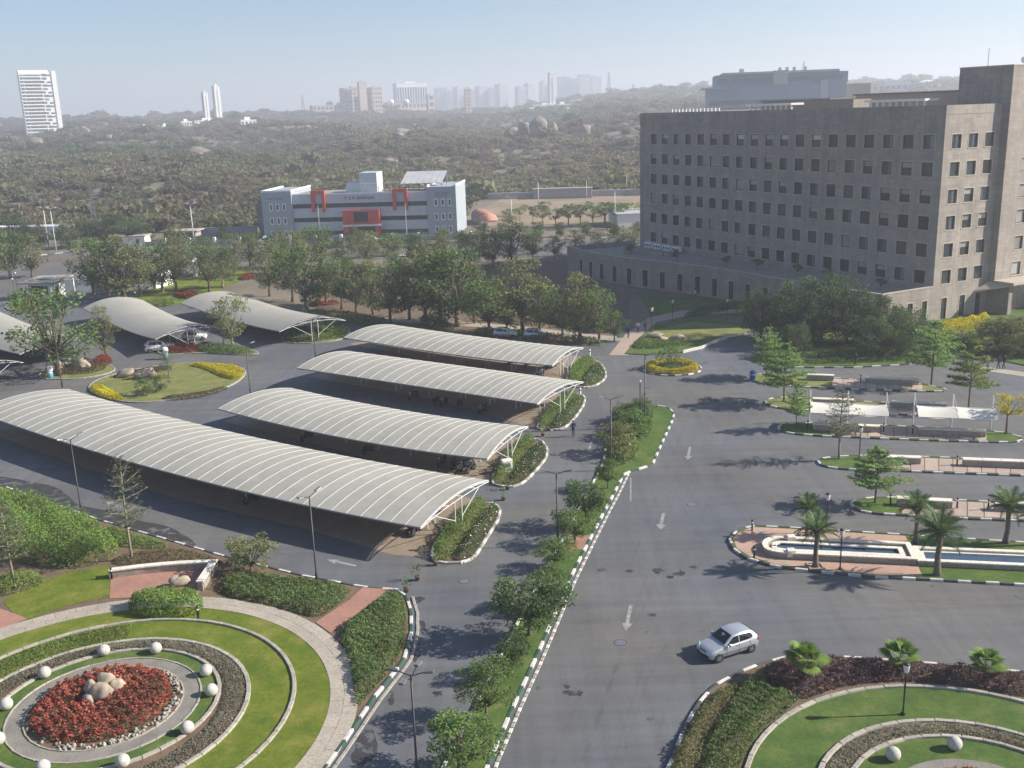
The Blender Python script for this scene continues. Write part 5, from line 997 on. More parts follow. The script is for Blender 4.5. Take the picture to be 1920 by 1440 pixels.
# ------------------------------------------------------------------ grey and red office block across the avenue
A0 = np.array(G(497, 449)); A1 = np.array(G(858, 441)); YR = math.atan2(A1[1] - A0[1], A1[0] - A0[0]); YL = float(np.linalg.norm(A1 - A0)); us_ = YL / 54.6
YB = empty('office_block', (A0[0], A0[1], 0), YR, 'long grey office block with red portal, red frames and dark ribbon windows', 'building')
u = lambda v: v * us_
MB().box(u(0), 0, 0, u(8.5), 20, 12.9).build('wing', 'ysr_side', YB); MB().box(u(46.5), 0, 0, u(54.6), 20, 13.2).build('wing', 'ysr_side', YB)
cp = MB(); cp.box(-.1, -.1, 12.9, u(8.5) + .1, .5, 13.35); cp.box(u(8.5) - .35, .5, 12.9, u(8.5) + .1, 20, 13.35); cp.box(-.1, .5, 12.9, .3, 20, 13.35); cp.box(u(46.5) - .1, .3, 13.2, u(46.5) + .3, 20, 13.7); cp.box(u(54.6) - .3, .3, 13.2, u(54.6) + .1, 20, 13.7); cp.build('coping', 'white_paint', YB)
mw = MB()
for z0, z1 in ((0, .8), (1.9, 4.4), (5.6, 8.2), (9.4, 11.8)): mw.box(u(8.5), .8, z0, u(46.5), 18, z1)
mw.build('spandrel_wall', 'ysr_grey', YB); MB().box(u(8.5) + .03, 2.2, 11.8, u(46.5) - .03, 18, 11.82).build('roof', 'roof_floor', YB)
for z0, z1 in ((.8, 1.9), (4.4, 5.6), (8.2, 9.4)):
    rw = MB(); n = 25
    for k in range(n): pass
    o = MB().box(u(8.5), 1.15, z0, u(46.5), 1.5, z1).build('ribbon_window', 'glass_dark', YB)
pw = MB(); pw.box(u(8.5), .75, 11.8, u(46.5), 1.1, 12.15); pw.build('parapet', 'white_paint', YB)
# leaning glass end
MB().hexa([(-2.2, 3, 0), (-.02, 1.5, 0), (-.02, 18, 0), (-2.2, 18, 0), (-2.9, 3, 9.0), (-.02, 1.0, 11.8), (-.02, 18, 11.8), (-2.9, 18, 9.0)]).build('glass_end', 'glass_far', YB)
rp = MB(); rp.box(u(23.1), -1.6, 3.7, u(26.1), .7, 7.6); rp.box(u(30.2), -1.6, 3.7, u(33.3), .7, 7.6); rp.box(u(26.1), -1.6, 7.05, u(30.2), .7, 7.6); rp.box(u(26.1), -1.6, 3.7, u(30.2), .7, 4.3)
rp.box(u(23.1), -1.6, 0, u(24.6), .7, 3.2); rp.box(u(32.0), -1.6, 0, u(33.3), .7, 3.2); rp.build('portal', 'ysr_red', YB)
MB().box(u(26.1), -1.2, 4.3, u(30.2), -.9, 7.05).build('portal_window', 'glass_dark', YB); MB().box(u(22.9), -1.9, 3.2, u(33.5), .7, 3.69).build('portal_band', 'white_paint', YB); MB().box(u(24.6), .1, 0, u(32.0), .6, 3.2).build('entrance_glass', 'glass_dark', YB)
for a, b_ in ((14.1, 18.0), (37.0, 41.1)):
    f = MB(); f.box(u(a), -.1, 7.2, u(a) + .85, .7, 12.0); f.box(u(b_) - .85, -.1, 7.2, u(b_), .7, 12.0); f.box(u(a), -.1, 12.0, u(b_), .7, 13.0); f.build('red_frame', 'ysr_red', YB)
wf = MB()
for (x0, z0, x1, z1) in ((-.5, -1, -.27, 1), (.27, -1, .5, 1), (-.27, -1, .27, -.72), (-.27, .72, .27, 1)): wf.box(x0, -.12, z0, x1, .01, z1)
WFM = wf.mesh('window', 'white_paint'); WPM = MB().box(-.27, -.04, -.72, .27, -.012, .72).mesh('pane', 'glass_dark')
for x0, zs in ((2.55, (8.75, 5.0, 1.4)), (49.0, (9.0, 5.2, 1.7))):
    for k in range(3):
        for z in zs: f = link('window', WFM, YB, (u(x0 + 1.9 * k), -.005, z)); link('pane', WPM, f)
rb = MB(); rb.box(u(23), 5, 11.83, u(28), 12, 14.6); rb.build('lift_house', 'ysr_grey', YB); MB().box(u(27), 4.6, 11.83, u(31.9), 12.5, 17.2).build('lift_tower', 'ysr_grey', YB); MB().box(u(26.9), 4.55, 14.2, u(32.0), 4.61, 14.45).build('band', 'white_paint', YB)
sr = MB()
for k in range(13):
    x0 = u(38.6) + k * u(.9); sr.hexa([(x0, 4, 13.9), (x0 + u(.9) - .05, 4, 13.9), (x0 + u(.9) - .05, 15, 16.6), (x0, 15, 16.6), (x0, 4, 14.0 + .08 * (k % 2)), (x0 + u(.9) - .05, 4, 14.0 + .08 * (k % 2)), (x0 + u(.9) - .05, 15, 16.7), (x0, 15, 16.7)])
sr.build('sheet_roof', 'metal_roof', YB)
sp = MB()
for x in (39, 42, 46, 50): sp.box(u(x), 4.2, 11.83, u(x) + .3, 4.5, 13.95); sp.box(u(x), 14, 11.83, u(x) + .3, 14.3, 16.3)
sp.build('roof_posts', 'wall_grey', YB)
pg = MB()
for k in range(4): pg.box(u(33.4 + k * 1.5), 6, 11.83, u(33.4 + k * 1.5) + .4, 6.4, 14.0)
pg.box(u(33.2), 5.8, 14.0, u(38.5), 6.6, 14.35); pg.build('roof_pergola', 'far_tan', YB)
def text(body, size, parent, loc, mat='letter', ext=0.04):
    c = bpy.data.curves.new('lettering', 'FONT'); c.body = body; c.size = size; c.extrude = ext; c.align_x = 'CENTER'; c.space_character = 1.15
    tmp = bpy.data.objects.new('tmp_text', c); COL.objects.link(tmp); dg = bpy.context.evaluated_depsgraph_get(); dg.update(); me = bpy.data.meshes.new_from_object(tmp.evaluated_get(dg)); bpy.data.objects.remove(tmp); me.name = 'lettering'; me.materials.clear(); me.materials.append(MATS[mat])
    return link('lettering', me, parent, loc, (R(90), 0, 0))
text('Y S R BHAVAN', 1.15, YB, (u(27.6), .72, 10.35))
# lettering on the wings, too small in the photograph to read: small raised strokes
for x0, z0, groups in ((2.0, 10.9, (4, 7)), (48.9, 11.3, (4, 6)), (49.2, 10.65, (3, 5))):
    l = MB(); x = x0
    for gcount in groups:
        for k in range(gcount):
            l.box(u(x), -.06, z0, u(x) + .09, -.005, z0 + .42); l.box(u(x) + .09, -.06, z0 + (.3 if k % 2 else .0), u(x) + .25, -.005, z0 + (.42 if k % 2 else .1)); x += .36
        x += .35
    l.build('lettering', 'letter', YB)
fp = MB()
for x in (17.0, 41.2): fp.tube([(u(x), -4, 0), (u(x), -4, 9.3)], .07, 6)
fp.build('flag_poles', 'steel_white', YB)
# compound wall in front
cw = empty('compound_wall', (A0[0], A0[1], 0), YR, 'low grey compound wall with pillars in front of the grey office block', 'wall')
MB().box(-32, -9.2, 0, 66, -8.9, 1.2).build('wall_panel', 'wall_grey', cw)
PIL = MB().bbox(-.35, -.35, 0, .35, .35, 2.0, .1).mesh('pillar', 'far_white')
for k in range(15): link('pillar', PIL, cw, (-32 + k * 7, -9.05, 0))
# other small buildings and walls by the avenue
def hut(name, px, py, L, W_, Hh, ang, mat, label, cat='building', roof=None, over=.3, z=0):
    x, y = G(px, py); o = empty(name, (x, y, z), ang, label, cat); MB().box(-L / 2, 0, 0, L / 2, W_, Hh).build('wall', mat, o); MB().box(-L / 2 - over, -over, Hh, L / 2 + over, W_ + over, Hh + .3).build('roof', roof or mat, o); return o
o = hut('long_shed', 30, 446, 34, 5, 3.0, R(-6), 'far_white', 'long low white shed at the left edge beyond the avenue')
for k in range(6): MB().box(-15 + k * 5.6, -.08, .9, -13.6 + k * 5.6, -.01, 2.4).build('window', 'glass_far', o)
o = hut('bus_shelter', 338, 452, 9, 5, 2.6, R(-2), 'wall_grey', 'beige flat-roofed shelter beside a pole on the avenue', 'shelter', 'stone_trim', .8)
MB().box(-3.6, -.05, .8, 3.6, -.01, 2.2).build('opening', 'glass_far', o)
x, y = G(372, 446); o = empty('boundary_wall', (x, y, 0), R(3), 'long grey boundary wall left of the grey office block', 'wall'); MB().box(0, 0, 0, 17, .4, 2.6).build('wall_panel', 'wall_grey', o); MB().box(-.1, -.08, 2.6, 17.1, .48, 2.8).build('coping', 'wall_grey', o)
o = hut('small_house', 228, 462, 6, 5, 2.6, 0, 'far_white', 'small white house with tiled roof among dark trees, left one', roof='far_pink'); MB().box(-2, -.05, .8, -.6, -.01, 2).build('window', 'glass_far', o)
o = hut('small_house', 252, 462, 6, 5, 2.6, 0, 'far_white', 'small white house with tiled roof among dark trees, right one', roof='far_pink'); MB().box(.6, -.05, .8, 2, -.01, 2).build('window', 'glass_far', o)
# terracotta barrel-roofed shed
x, y = G(918, 422); o = empty('barrel_shed', (x, y, 0), R(12), 'terracotta barrel-roofed shed right of the grey office block', 'shed', None, .8)
for k in range(3):
    V = []; F_ = []
    for yy in (k * 7 + .1, k * 7 + 6.9):
        for j in range(13): a = math.pi * j / 12; V.append((-3.2 * math.cos(a), yy, 1.6 + 2.8 * math.sin(a)))
    F_ = [(j, j + 1, 14 + j, 13 + j) for j in range(12)] + [tuple(range(13))[::-1], tuple(range(13, 26))]
    MB().add(V, F_).build('vault', 'terracotta', o, True)
MB().box(-3.15, .3, 0, 3.15, 20.7, 1.58).build('wall', 'far_pink', o)
hut('wall_panel_building', 1055, 372, 22, 4, 3.5, R(-6), 'wall_grey', 'grey blank wall and shed at the back of the sports field', 'shed')
x, y = G(915, 374); o = empty('boundary_wall', (x, y, 0), R(-3), 'pale boundary wall behind the sports field', 'wall'); MB().box(0, 0, 0, 90, .4, 2.2).build('wall_panel', 'wall_grey', o); MB().box(-.1, -.06, 2.2, 90.1, .46, 2.35).build('coping', 'far_white', o)
x, y = G(1185, 425); o = empty('pale_shed', (x, y, 0), R(5), 'pale flat-roofed shed at the right of the sports field', 'shed'); MB().box(-4, 0, 0, 14, 14, 3.4).build('wall', 'far_white', o); MB().box(-4.3, -.3, 3.4, 14.3, 14.3, 3.7).build('roof', 'metal_roof', o)
# gate house, sculpted entrance walls
x, y = G(85, 558); o = empty('gate_house', (x, y, 0), R(-14), 'small gate house with an overhanging flat roof', 'gate house')
MB().box(-2.6, -1.2, 0, 2.4, 3.0, 2.9).build('wall', 'far_white', o); rf = MB(); rf.hexa([(-4.2, -2.6, 2.95), (3.8, -2.6, 3.25), (3.8, 4.4, 3.6), (-4.2, 4.4, 3.3), (-4.2, -2.6, 3.2), (3.8, -2.6, 3.5), (3.8, 4.4, 3.85), (-4.2, 4.4, 3.55)]); rf = rf.build('roof', 'stone_trim', o); MB().hexa([(-1.4, .2, 3.3), (1.2, .2, 3.4), (1.2, 2.2, 3.5), (-1.4, 2.2, 3.4), (-1.4, .2, 3.58), (1.2, .2, 3.68), (1.2, 2.2, 3.78), (-1.4, 2.2, 3.68)]).build('roof_light', 'glass_dark', rf)
MB().box(-2.2, -1.27, 1.0, 1.8, -1.2, 2.5).build('window', 'glass_dark', o); MB().box(2.4, .2, .05, 2.46, 1.2, 2.2).build('door', 'black_metal', o)
for k, (x_, y_) in enumerate(((-3.9, 4.0), (3.4, 4.0))): MB().box(x_, y_, 0, x_ + .3, y_ + .3, 3.25).build('post', 'far_white', o)
x, y = G(293, 541); o = empty('entrance_wall', (x, y, 0), R(20), 'sculpted white and grey entrance wall on the gate lawn', 'wall')
MB().box(-12, 0, 0, 0, .5, 2.6).build('wall_panel', 'wall_grey', o); MB().hexa([(0, -.2, 0), (3.4, 4, 0), (3.1, 4.3, 0), (-.3, .1, 0), (0, -.2, 2.7), (3.4, 4, 3.2), (3.1, 4.3, 3.2), (-.3, .1, 2.7)]).build('wing_wall', 'far_white', o)
MB().hexa([(8, 12, 0), (8.5, 11.8, 0), (10, 17, 0), (9.5, 17.2, 0), (8, 12, 3.2), (8.5, 11.8, 3.2), (10, 17, 5.6), (9.5, 17.2, 5.6)]).build('wing_wall', 'far_white', o); MB().hexa([(10.2, 13, 0), (11.6, 12.8, 0), (11.6, 13.2, 0), (10.2, 13.4, 0), (10.2, 13, 4.4), (11.6, 12.8, 3.6), (11.6, 13.2, 3.6), (10.2, 13.4, 4.4)]).build('wing_wall', 'far_white', o)
# gate barrier fence
gb = empty('barrier_gate', (*G(175, 533), 0), R(-8), 'white boom barrier beside the gate house', 'barrier'); MB().box(-.2, -.2, 0, .2, .2, 1.1).build('post', 'black_metal', gb); MB().tube([(0, 0, 1.0), (-9, .3, 1.05)], .06, 6).build('boom', 'white_paint', gb)

# ------------------------------------------------------------------ fountain
def ringwall(root, name, outer, inner, z0, z1, mat):
    O, I = outer, inner; n = len(O); V = []; F_ = []
    for P, z in ((O, z0), (O, z1), (I, z1), (I, z0)): V += [(x, y, z) for x, y in P]
    for k in range(n):
        j = (k + 1) % n
        for a, b_ in ((0, 1), (1, 2), (2, 3)): F_.append((a * n + k, a * n + j, b_ * n + j, b_ * n + k))
    return MB().add(V, F_).build(name, mat, root)
FOq = [(1430, 1019), (1434, 1010), (1455, 1004.5), (1482, 1006), (1705, 1018), (1722, 1048), (1482, 1037), (1452, 1034), (1434, 1028)]
FO = ccw(smooth_poly(GP(FOq[:4], .6), False, 2) + GP([(1705, 1017)], .6) + GP([(1720, 1048)], .6) + smooth_poly(GP(FOq[6:] + FOq[:1], .6), False, 2)[:-1])
ft = empty('fountain', (*np.mean(FO, 0), 0), 0, 'long cream stone fountain pool with a rounded end on the brick plaza', 'fountain')
oc = np.mean(FO, 0); loc_ = lambda P: [(x - oc[0], y - oc[1]) for x, y in P]
a0, a1, a2, a3 = FO, offset(FO, .38), offset(FO, .75), offset(FO, 1.15)
ringwall(ft, 'basin_wall', loc_(a0), loc_(a1), .1, .52, 'wall_stone'); ringwall(ft, 'coping', loc_(offset(FO, -.05)), loc_(offset(FO, .33)), .523, .62, 'wall_cream')
ringwall(ft, 'ledge', loc_(offset(FO, .39)), loc_(a2), .1, .40, 'wall_stone'); ringwall(ft, 'inner_coping', loc_(offset(FO, .62)), loc_(offset(FO, .98)), .403, .50, 'wall_cream')
MB().sheet(loc_(offset(FO, .9)), .33).build('water', 'water', ft)
for px, py in ((1483, 1008), (1483, 1034)):
    x, y = G(px, py, .6); MB().bbox(x - oc[0] - .3, y - oc[1] - .3, .3, x - oc[0] + .3, y - oc[1] + .3, .78, .04).build('block', 'wall_cream', ft)
CH = GP([(1712, 1022), (1722, 1049), (2010, 1062), (2010, 1034)], .6); CH = ccw(CH)
fc = empty('water_channel', (*np.mean(CH, 0), 0), 0, 'straight stone water channel running from the fountain to the right edge', 'channel'); occ = np.mean(CH, 0); lc = lambda P: [(x - occ[0], y - occ[1]) for x, y in P]
ringwall(fc, 'basin_wall', lc(CH), lc(offset(CH, .4)), .1, .44, 'wall_stone'); ringwall(fc, 'coping', lc(offset(CH, -.05)), lc(offset(CH, .36)), .443, .54, 'wall_cream'); ringwall(fc, 'inner_coping', lc(offset(CH, .42)), lc(offset(CH, .62)), .1, .38, 'wall_cream'); MB().sheet(lc(offset(CH, .55)), .28).build('water', 'water', fc)

# ------------------------------------------------------------------ low walls in the car park
WALLS = [((1512, 712), (1563, 714), 'left wall of the farthest parking island'), ((1622, 718), (1722, 722), 'right wall of the farthest parking island'), ((1524, 758), (1600, 761), 'wall behind the left cream shade'), ((1672, 764), (1774, 768), 'wall between the two cream shades'),
         ((1524, 806), (1649, 811), 'left wall of the island under the cream shades'), ((1722, 815), (1848, 820), 'right wall of the island under the cream shades'), ((1640, 868), (1726, 871), 'left wall of the island with the feathery tree'), ((1806, 874), (1990, 881), 'right wall of the island with the feathery tree'),
         ((1682, 948), (1785, 954), 'left wall of the island nearest the fountain'), ((1866, 958), (2000, 964), 'right wall of the island nearest the fountain')]
BOL = MB().lathe([(.07, 0), (.07, .78), (.085, .79), (.085, .9), (.05, .93)], 10).mesh('bollard_post', 'black_metal', True); BOLW = MB().lathe([(.074, .62), (.074, .72)], 10).mesh('lens', 'lamp_glass', True)
NB_ = [0]
def bollard(px, py, label, z=.12, xy=None):
    x, y = xy or G(px, py, z); o = empty('bollard', (x, y, z), 0, label, 'bollard', 'short black bollard lights'); link('post', BOL, o); link('lens', BOLW, o)
for p0, p1, lb in WALLS:
    a = np.array(G(*p0, .12)); b_ = np.array(G(*p1, .12)); L = np.linalg.norm(b_ - a); o = empty('bench_wall', (a[0], a[1], .12), math.atan2(b_[1] - a[1], b_[0] - a[0]), 'low cream topped ' + lb, 'wall', 'low walls of the parking islands')
    MB().box(0, 0, 0, L, .5, .56).build('wall_body', 'wall_stone', o)
    n = max(2, int(L / 1.6))
    for k in range(n): MB().bbox(-.05 + (L + .1) * k / n + .008, -.08, .563, -.05 + (L + .1) * (k + 1) / n - .008, .60, .66, .015).build('coping_stone', 'wall_cream', o)
    d = (b_ - a) / L
    for q, e in ((a - d * .45, 'left'), (b_ + d * .45, 'right')):
        if q[0] < 45 and not (p0[0] == 1524 and p0[1] == 758) and not (p0[0] == 1672) and p0[0] not in (1512, 1640): bollard(0, 0, 'black bollard, {} end of {}'.format(e, lb), xy=tuple(q + [0.0, 0.2]))
bollard(1410, 995, 'black bollard at the back of the brick plaza tip'); bollard(1414, 1046, 'black bollard at the front of the brick plaza tip')
bollard(210, 1086, 'black bollard at the left end of the garden wall', .1); bollard(372, 1160, 'black bollard beside the clipped hedge', .1)
# ------------------------------------------------------------------ lamp posts
def lantern(px, py, h_, label, z=.12):
    x, y = G(px, py, z); o = empty('lantern_post', (x, y, z), rnd.uniform(0, 1), label, 'lamp post', 'lantern posts', h_ / 3.1)
    MB().lathe([(.13, 0), (.13, .12), (.055, .2), (.045, 2.5), (.09, 2.55), (.05, 2.6)], 10).build('post', 'black_metal', o, True)
    MB().lathe([(.08, 2.6), (.13, 2.7), (.19, 3.08), (.19, 3.12)], 10).build('lantern_glass', 'lamp_glass', o, True); MB().lathe([(.21, 3.12), (.15, 3.18), (.03, 3.24)], 10).build('cap', 'black_metal', o, True)
for px, py, h_, lb in [(1575, 1068, 3.0, 'lantern post on the front edge of the brick plaza'), (1549, 998, 3.1, 'lantern post behind the fountain pool'), (1693, 1340, 3.0, 'lantern post on the lawn of the right circular garden'), (1611, 860, 3.0, 'lantern post beside the dark feathery tree'), (1222, 622, 3.6, 'lantern post on the path beyond the round island'), (1261, 602, 3.3, 'lantern post farther along the podium path'), (1363, 600, 3.3, 'lantern post on the podium lawn'), (1303, 582, 3.3, 'lantern post close to the podium windows')]: lantern(px, py, h_, lb)
def street(px, py, h_, ang, label, arms=2, xy=None, z=0.1, tilt=0.2):
    x, y = xy or G(px, py, z); o = empty('street_lamp', (x, y, z), ang, label, 'street lamp', 'black street lamps')
    MB().tube([(0, 0, 0), (0, 0, .9), (0, 0, .95), (0, 0, h_)], [.085, .085, .06, .05], 8).build('pole', 'black_metal', o, True)
    for k in range(arms):
        s = 1 if k == 0 else -1; MB().tube([(0, 0, h_ - .06), (s * .7, 0, h_ + tilt)], .028, 6).build('arm', 'black_metal', o)
        hd = MB(); hd.hexa([(s * .65, -.11, h_ + tilt - .05), (s * 1.15, -.15, h_ + tilt + .04), (s * 1.15, .15, h_ + tilt + .04), (s * .65, .11, h_ + tilt - .05), (s * .65, -.08, h_ + tilt + .05), (s * 1.15, -.1, h_ + tilt + .15), (s * 1.15, .1, h_ + tilt + .15), (s * .65, .08, h_ + tilt + .05)]); hd = hd.build('lamp_head', 'steel_grey', o)
        MB().hexa([(s * .7, -.08, h_ + tilt - .05), (s * 1.1, -.1, h_ + tilt + .02), (s * 1.1, .1, h_ + tilt + .02), (s * .7, .08, h_ + tilt - .05), (s * .7, -.08, h_ + tilt - .04), (s * 1.1, -.1, h_ + tilt + .03), (s * 1.1, .1, h_ + tilt + .03), (s * .7, .08, h_ + tilt - .04)]).build('lens', 'lamp_glass', hd)
    return o
street(153, 964, 6.7, R(50), 'street lamp at the left edge in front of the longest canopy'); street(594.7, 1097, 6.7, R(60), 'street lamp in the dark shrub bed before the longest canopy'); street(1046, 1020, 5.7, R(-5), 'street lamp on the median among the small trees', z=.13); street(1146, 880, 6.7, R(8), 'street lamp by the tall bushes at the end of the median')
street(117, 727, 6.6, R(35), 'street lamp left of the teardrop island', 1); street(592, 672, 5.6, R(20), 'street lamp at the left end of the third striped canopy', 1); street(470, 742, 6.2, R(40), 'street lamp at the right end of the teardrop island', 1); street(420, 652, 6.6, R(160), 'street lamp in front of the saddle canopy by the lone tree', 1)
street(1209, 800, 7.6, R(0), 'tall thin street lamp in the bushes facing the round island', 1); street(0, 0, 5.9, R(-10), 'street lamp at the left road cut off by the bottom edge', 4, xy=G(770, 1262, 6.0), z=0.0)
o = [q for q in bpy.data.objects if q.name.startswith('street_lamp')][-1]
for a in (R(80), R(260)):
    MB().tube([(0, 0, 5.7), (.7 * math.cos(a), .7 * math.sin(a), 6.0)], .03, 6).build('arm', 'black_metal', o); c, s = math.cos(a), math.sin(a); MB().hexa([(c * r_ - s * t_, s * r_ + c * t_, z_) for z_ in (5.98, 6.1) for r_, t_ in ((.62, -.12), (1.1, -.14), (1.1, .14), (.62, .12))]).build('lamp_head', 'steel_grey', o)
def globe(px, py, h_, label):
    x, y = G(px, py, .1); o = empty('globe_lamp', (x, y, .1), 0, label, 'lamp post', 'globe lamps'); MB().lathe([(.07, 0), (.05, .3), (.045, h_ - .2)], 8).build('post', 'black_metal', o, True); MB().lathe([(.05, h_ - .2)] + [(.17 * math.sin(math.pi * k / 8), h_ - .17 * math.cos(math.pi * k / 8)) for k in range(1, 8)] + [(.01, h_ + .17)], 12).build('globe', 'lamp_glass', o, True)
globe(1200, 800, 4.9, 'white globe lamp in the bushes at the end of the median'); globe(36, 562, 5.2, 'white globe lamp on the gate island'); globe(30, 568, 4.6, 'second globe lamp post on the gate island, slightly left')
# tall poles by the avenue
for k, (px, py, pt, lb) in enumerate([(106, 473, 400, 'tall pale lighting pole at the left end of the avenue'), (365, 462, 388, 'pale pole beside the beige shelter'), (1010, 392, 340, 'pale pole left behind the sports field'), (1100, 372, 338, 'pale pole in the middle behind the sports field'), (1175, 364, 332, 'pale pole right behind the sports field'), (960, 425, 372, 'pale pole before the terracotta shed'), (1153, 424, 358, 'pale pole before the pale shed'), (600, 442, 382, 'thin white pole in front of the left red frame'), (92, 466, 398, 'thinner pale pole next to the lighting pole')]):
    x, y = G(px, py); h_ = (py - pt) * math.hypot(x, y) / FOC; o = empty('lighting_pole', (x, y, 0), 0, lb, 'pole', 'pale lighting poles'); MB().tube([(0, 0, 0), (0, 0, h_)], [.16, .09], 8).build('pole', 'steel_white', o, True); hd = MB()
    for s in (-1, 1): hd.tube([(0, 0, h_), (s * .9, 0, h_ + .3)], .05, 5); hd.box(min(s * .7, s * 1.5), -.2, h_ + .25, max(s * .7, s * 1.5), .2, h_ + .45)
    hd.build('lamp_heads', 'steel_white', o)
def lattice(x, y, z, h_, wb, label, mat='steel_grey', r=.12, seg=9):
    o = empty('lattice_mast', (x, y, z), .3, label, 'mast', 'lattice masts'); b = MB()
    for k in range(4): c, s = ((-1, -1), (1, -1), (1, 1), (-1, 1))[k]; b.tube([(c * wb, s * wb, 0), (c * wb * .15, s * wb * .15, h_)], r, 4)
    b.build('legs', mat, o); d = MB(); P = lambda k, f: (((-1, -1), (1, -1), (1, 1), (-1, 1))[k % 4][0] * wb * (1 - .85 * f), ((-1, -1), (1, -1), (1, 1), (-1, 1))[k % 4][1] * wb * (1 - .85 * f), h_ * f)
    for i in range(seg):
        for k in range(4): d.tube([P(k, i / seg), P(k + 1, (i + 1) / seg)], r * .6, 3); d.tube([P(k, i / seg), P(k + 1, i / seg)], r * .6, 3)
    d.build('bracing', mat, o); return o
x, y = G(180, 440); lattice(x, y, 0, 16, .9, 'dark lattice mast among trees at the left of the avenue', 'steel_grey', .1)

# ------------------------------------------------------------------ garden ornaments
SPH = MB().lathe([(.02, -.05)] + [(.37 * math.sin(math.pi * k / 14), .33 - .37 * math.cos(math.pi * k / 14)) for k in range(2, 14)] + [(.005, .70)], 24).mesh('stone_ball', 'sphere_stone', True)
for k, (px, py) in enumerate([(196, 1228), (293, 1224), (387, 1266), (397, 1303), (352, 1374), (231, 1437), (85, 1270), (13, 1329), (-2, 1395), (82, 1448)]):
    x, y = G(px, py, .15); o = link('stone_ball', SPH, None, (x, y, .15)); tag(o, 'white stone ball {} of the left garden ring'.format(['behind the flower bed, left', 'behind the flower bed, right', 'at the right, upper of two', 'at the right, lower of two', 'at the lower right', 'at the bottom edge, right', 'at the upper left', 'at the far left', 'cut by the left edge', 'cut by the bottom edge, left'][k]), 'stone ball', 'white stone balls')
for px, py, lb in ((1674, 1424, 'left white stone ball of the right garden ring'), (1789, 1404, 'right white stone ball of the right garden ring')):
    x, y = G(px, py, .15); tag(link('stone_ball', SPH, None, (x, y, .14)), lb, 'stone ball', 'white stone balls')
def rock_mesh(seed, mat, n1=9, n2=14, rough=.28):
    rg = np.random.default_rng(seed); ph = rg.uniform(0, 6, 8); V = []; F_ = []
    for i in range(n1 + 1):
        for j in range(n2):
            th = math.pi * i / n1; a = 2 * math.pi * j / n2; d = np.array([math.sin(th) * math.cos(a), math.sin(th) * math.sin(a), math.cos(th)])
            r = 1 + rough * (math.sin(2.1 * d[0] * 2 + ph[0]) * math.sin(1.9 * d[1] * 2 + ph[1]) + .6 * math.sin(5 * d[2] + 3 * d[0] + ph[2]) * .7 + .4 * math.sin(6 * d[1] + ph[3])); r *= 1 - .25 * max(0, d @ np.array([math.cos(ph[4]), math.sin(ph[4]), .3]) - .55) * 2; V.append(tuple(d * r * .5))
    for i in range(n1):
        for j in range(n2): F_.append((i * n2 + j, (i + 1) * n2 + j, (i + 1) * n2 + (j + 1) % n2, i * n2 + (j + 1) % n2))
    return MB().add(V, F_).mesh('boulder', mat, True)
RK = [rock_mesh(400 + k, 'granite', 11, 16, .17) for k in range(5)]; RKF = [rock_mesh(420 + k, 'granite_far', 12, 18, .13) for k in range(5)]
def rock(px, py, sx, sy, sz, label, k=0, z=.12, grp='garden boulders', name='boulder'):
    x, y = G(px, py, z); o = link(name, RK[k % 5], None, (x, y, z + sz * .3), (rnd.uniform(-.2, .2), R(90) + rnd.uniform(-.25, .25), rnd.uniform(-.6, .6)), (sz, sy, sx)); return tag(o, label, 'boulder', grp)
for k, (px, py, s, lb) in enumerate([(175, 1302, .95, 'pale rock at the left in the middle of the red flowers'), (193, 1311, 1.15, 'largest pale rock in the middle of the red flowers'), (202, 1290, 1.05, 'rock at the back in the middle of the red flowers'), (222, 1296, .9, 'rock at the right in the middle of the red flowers'), (168, 1318, .7, 'small low rock at the front of the red flower cluster')]): rock(px, py, s, s * .9, s * 1.15, lb, k, .5)
rock(338, 1098, 1.5, 1.0, 1.0, 'single pale boulder on the red brick plaza', 1)
rock(237, 706, 2.3, 1.6, 1.3, 'left boulder on the teardrop island', 0); rock(272, 708, 2.8, 1.8, 1.4, 'right boulder on the teardrop island', 2)
rock(1228, 632, 2.4, 1.6, 0.9, 'left boulder beyond the round island', 3); rock(1243, 639, 1.4, 1.1, 0.8, 'middle boulder beyond the round island', 1); rock(1270, 637, 2.0, 1.4, 1.1, 'right boulder beyond the round island', 4)
rock(104, 696, 2.2, 1.6, 1.8, 'boulder left of the black sign board', 1); rock(152, 692, 3.2, 1.8, 2.1, 'boulder right of the black sign board', 3)
sg = empty('sign_board', (*G(128, 690, .1), .1), R(-6), 'black sign board on posts between two boulders', 'sign'); MB().box(-1.7, 0, .9, 1.7, .1, 2.1).build('board', 'black_metal', sg); MB().box(-1.6, -.012, 1.0, 1.6, -.004, 2.0).build('face', 'wall_grey', sg)
for s in (-1.5, 1.5): MB().box(s - .06, .11, 0, s + .06, .2, 2.0).build('post', 'black_metal', sg)
# pebbles round the flower bed
pbm = [rock_mesh(440 + k, 'pebble', 4, 6, .3) for k in range(3)]; pb = empty('pebble_ring', (LC0[0], LC0[1], .17), 0, 'ring of loose pale stones around the red flower bed', 'stones')
for k in range(190):
    a = rnd.uniform(R(-110), R(75)) if k < 150 else rnd.uniform(0, 6.28); r_ = rnd.uniform(3.68, 4.16); s = rnd.uniform(.16, .36); link('pebble', pbm[k % 3], pb, (r_ * math.cos(a), r_ * math.sin(a), .04), (rnd.uniform(0, 6), rnd.uniform(0, 6), rnd.uniform(0, 6)), (s, s * .8, s * .6))
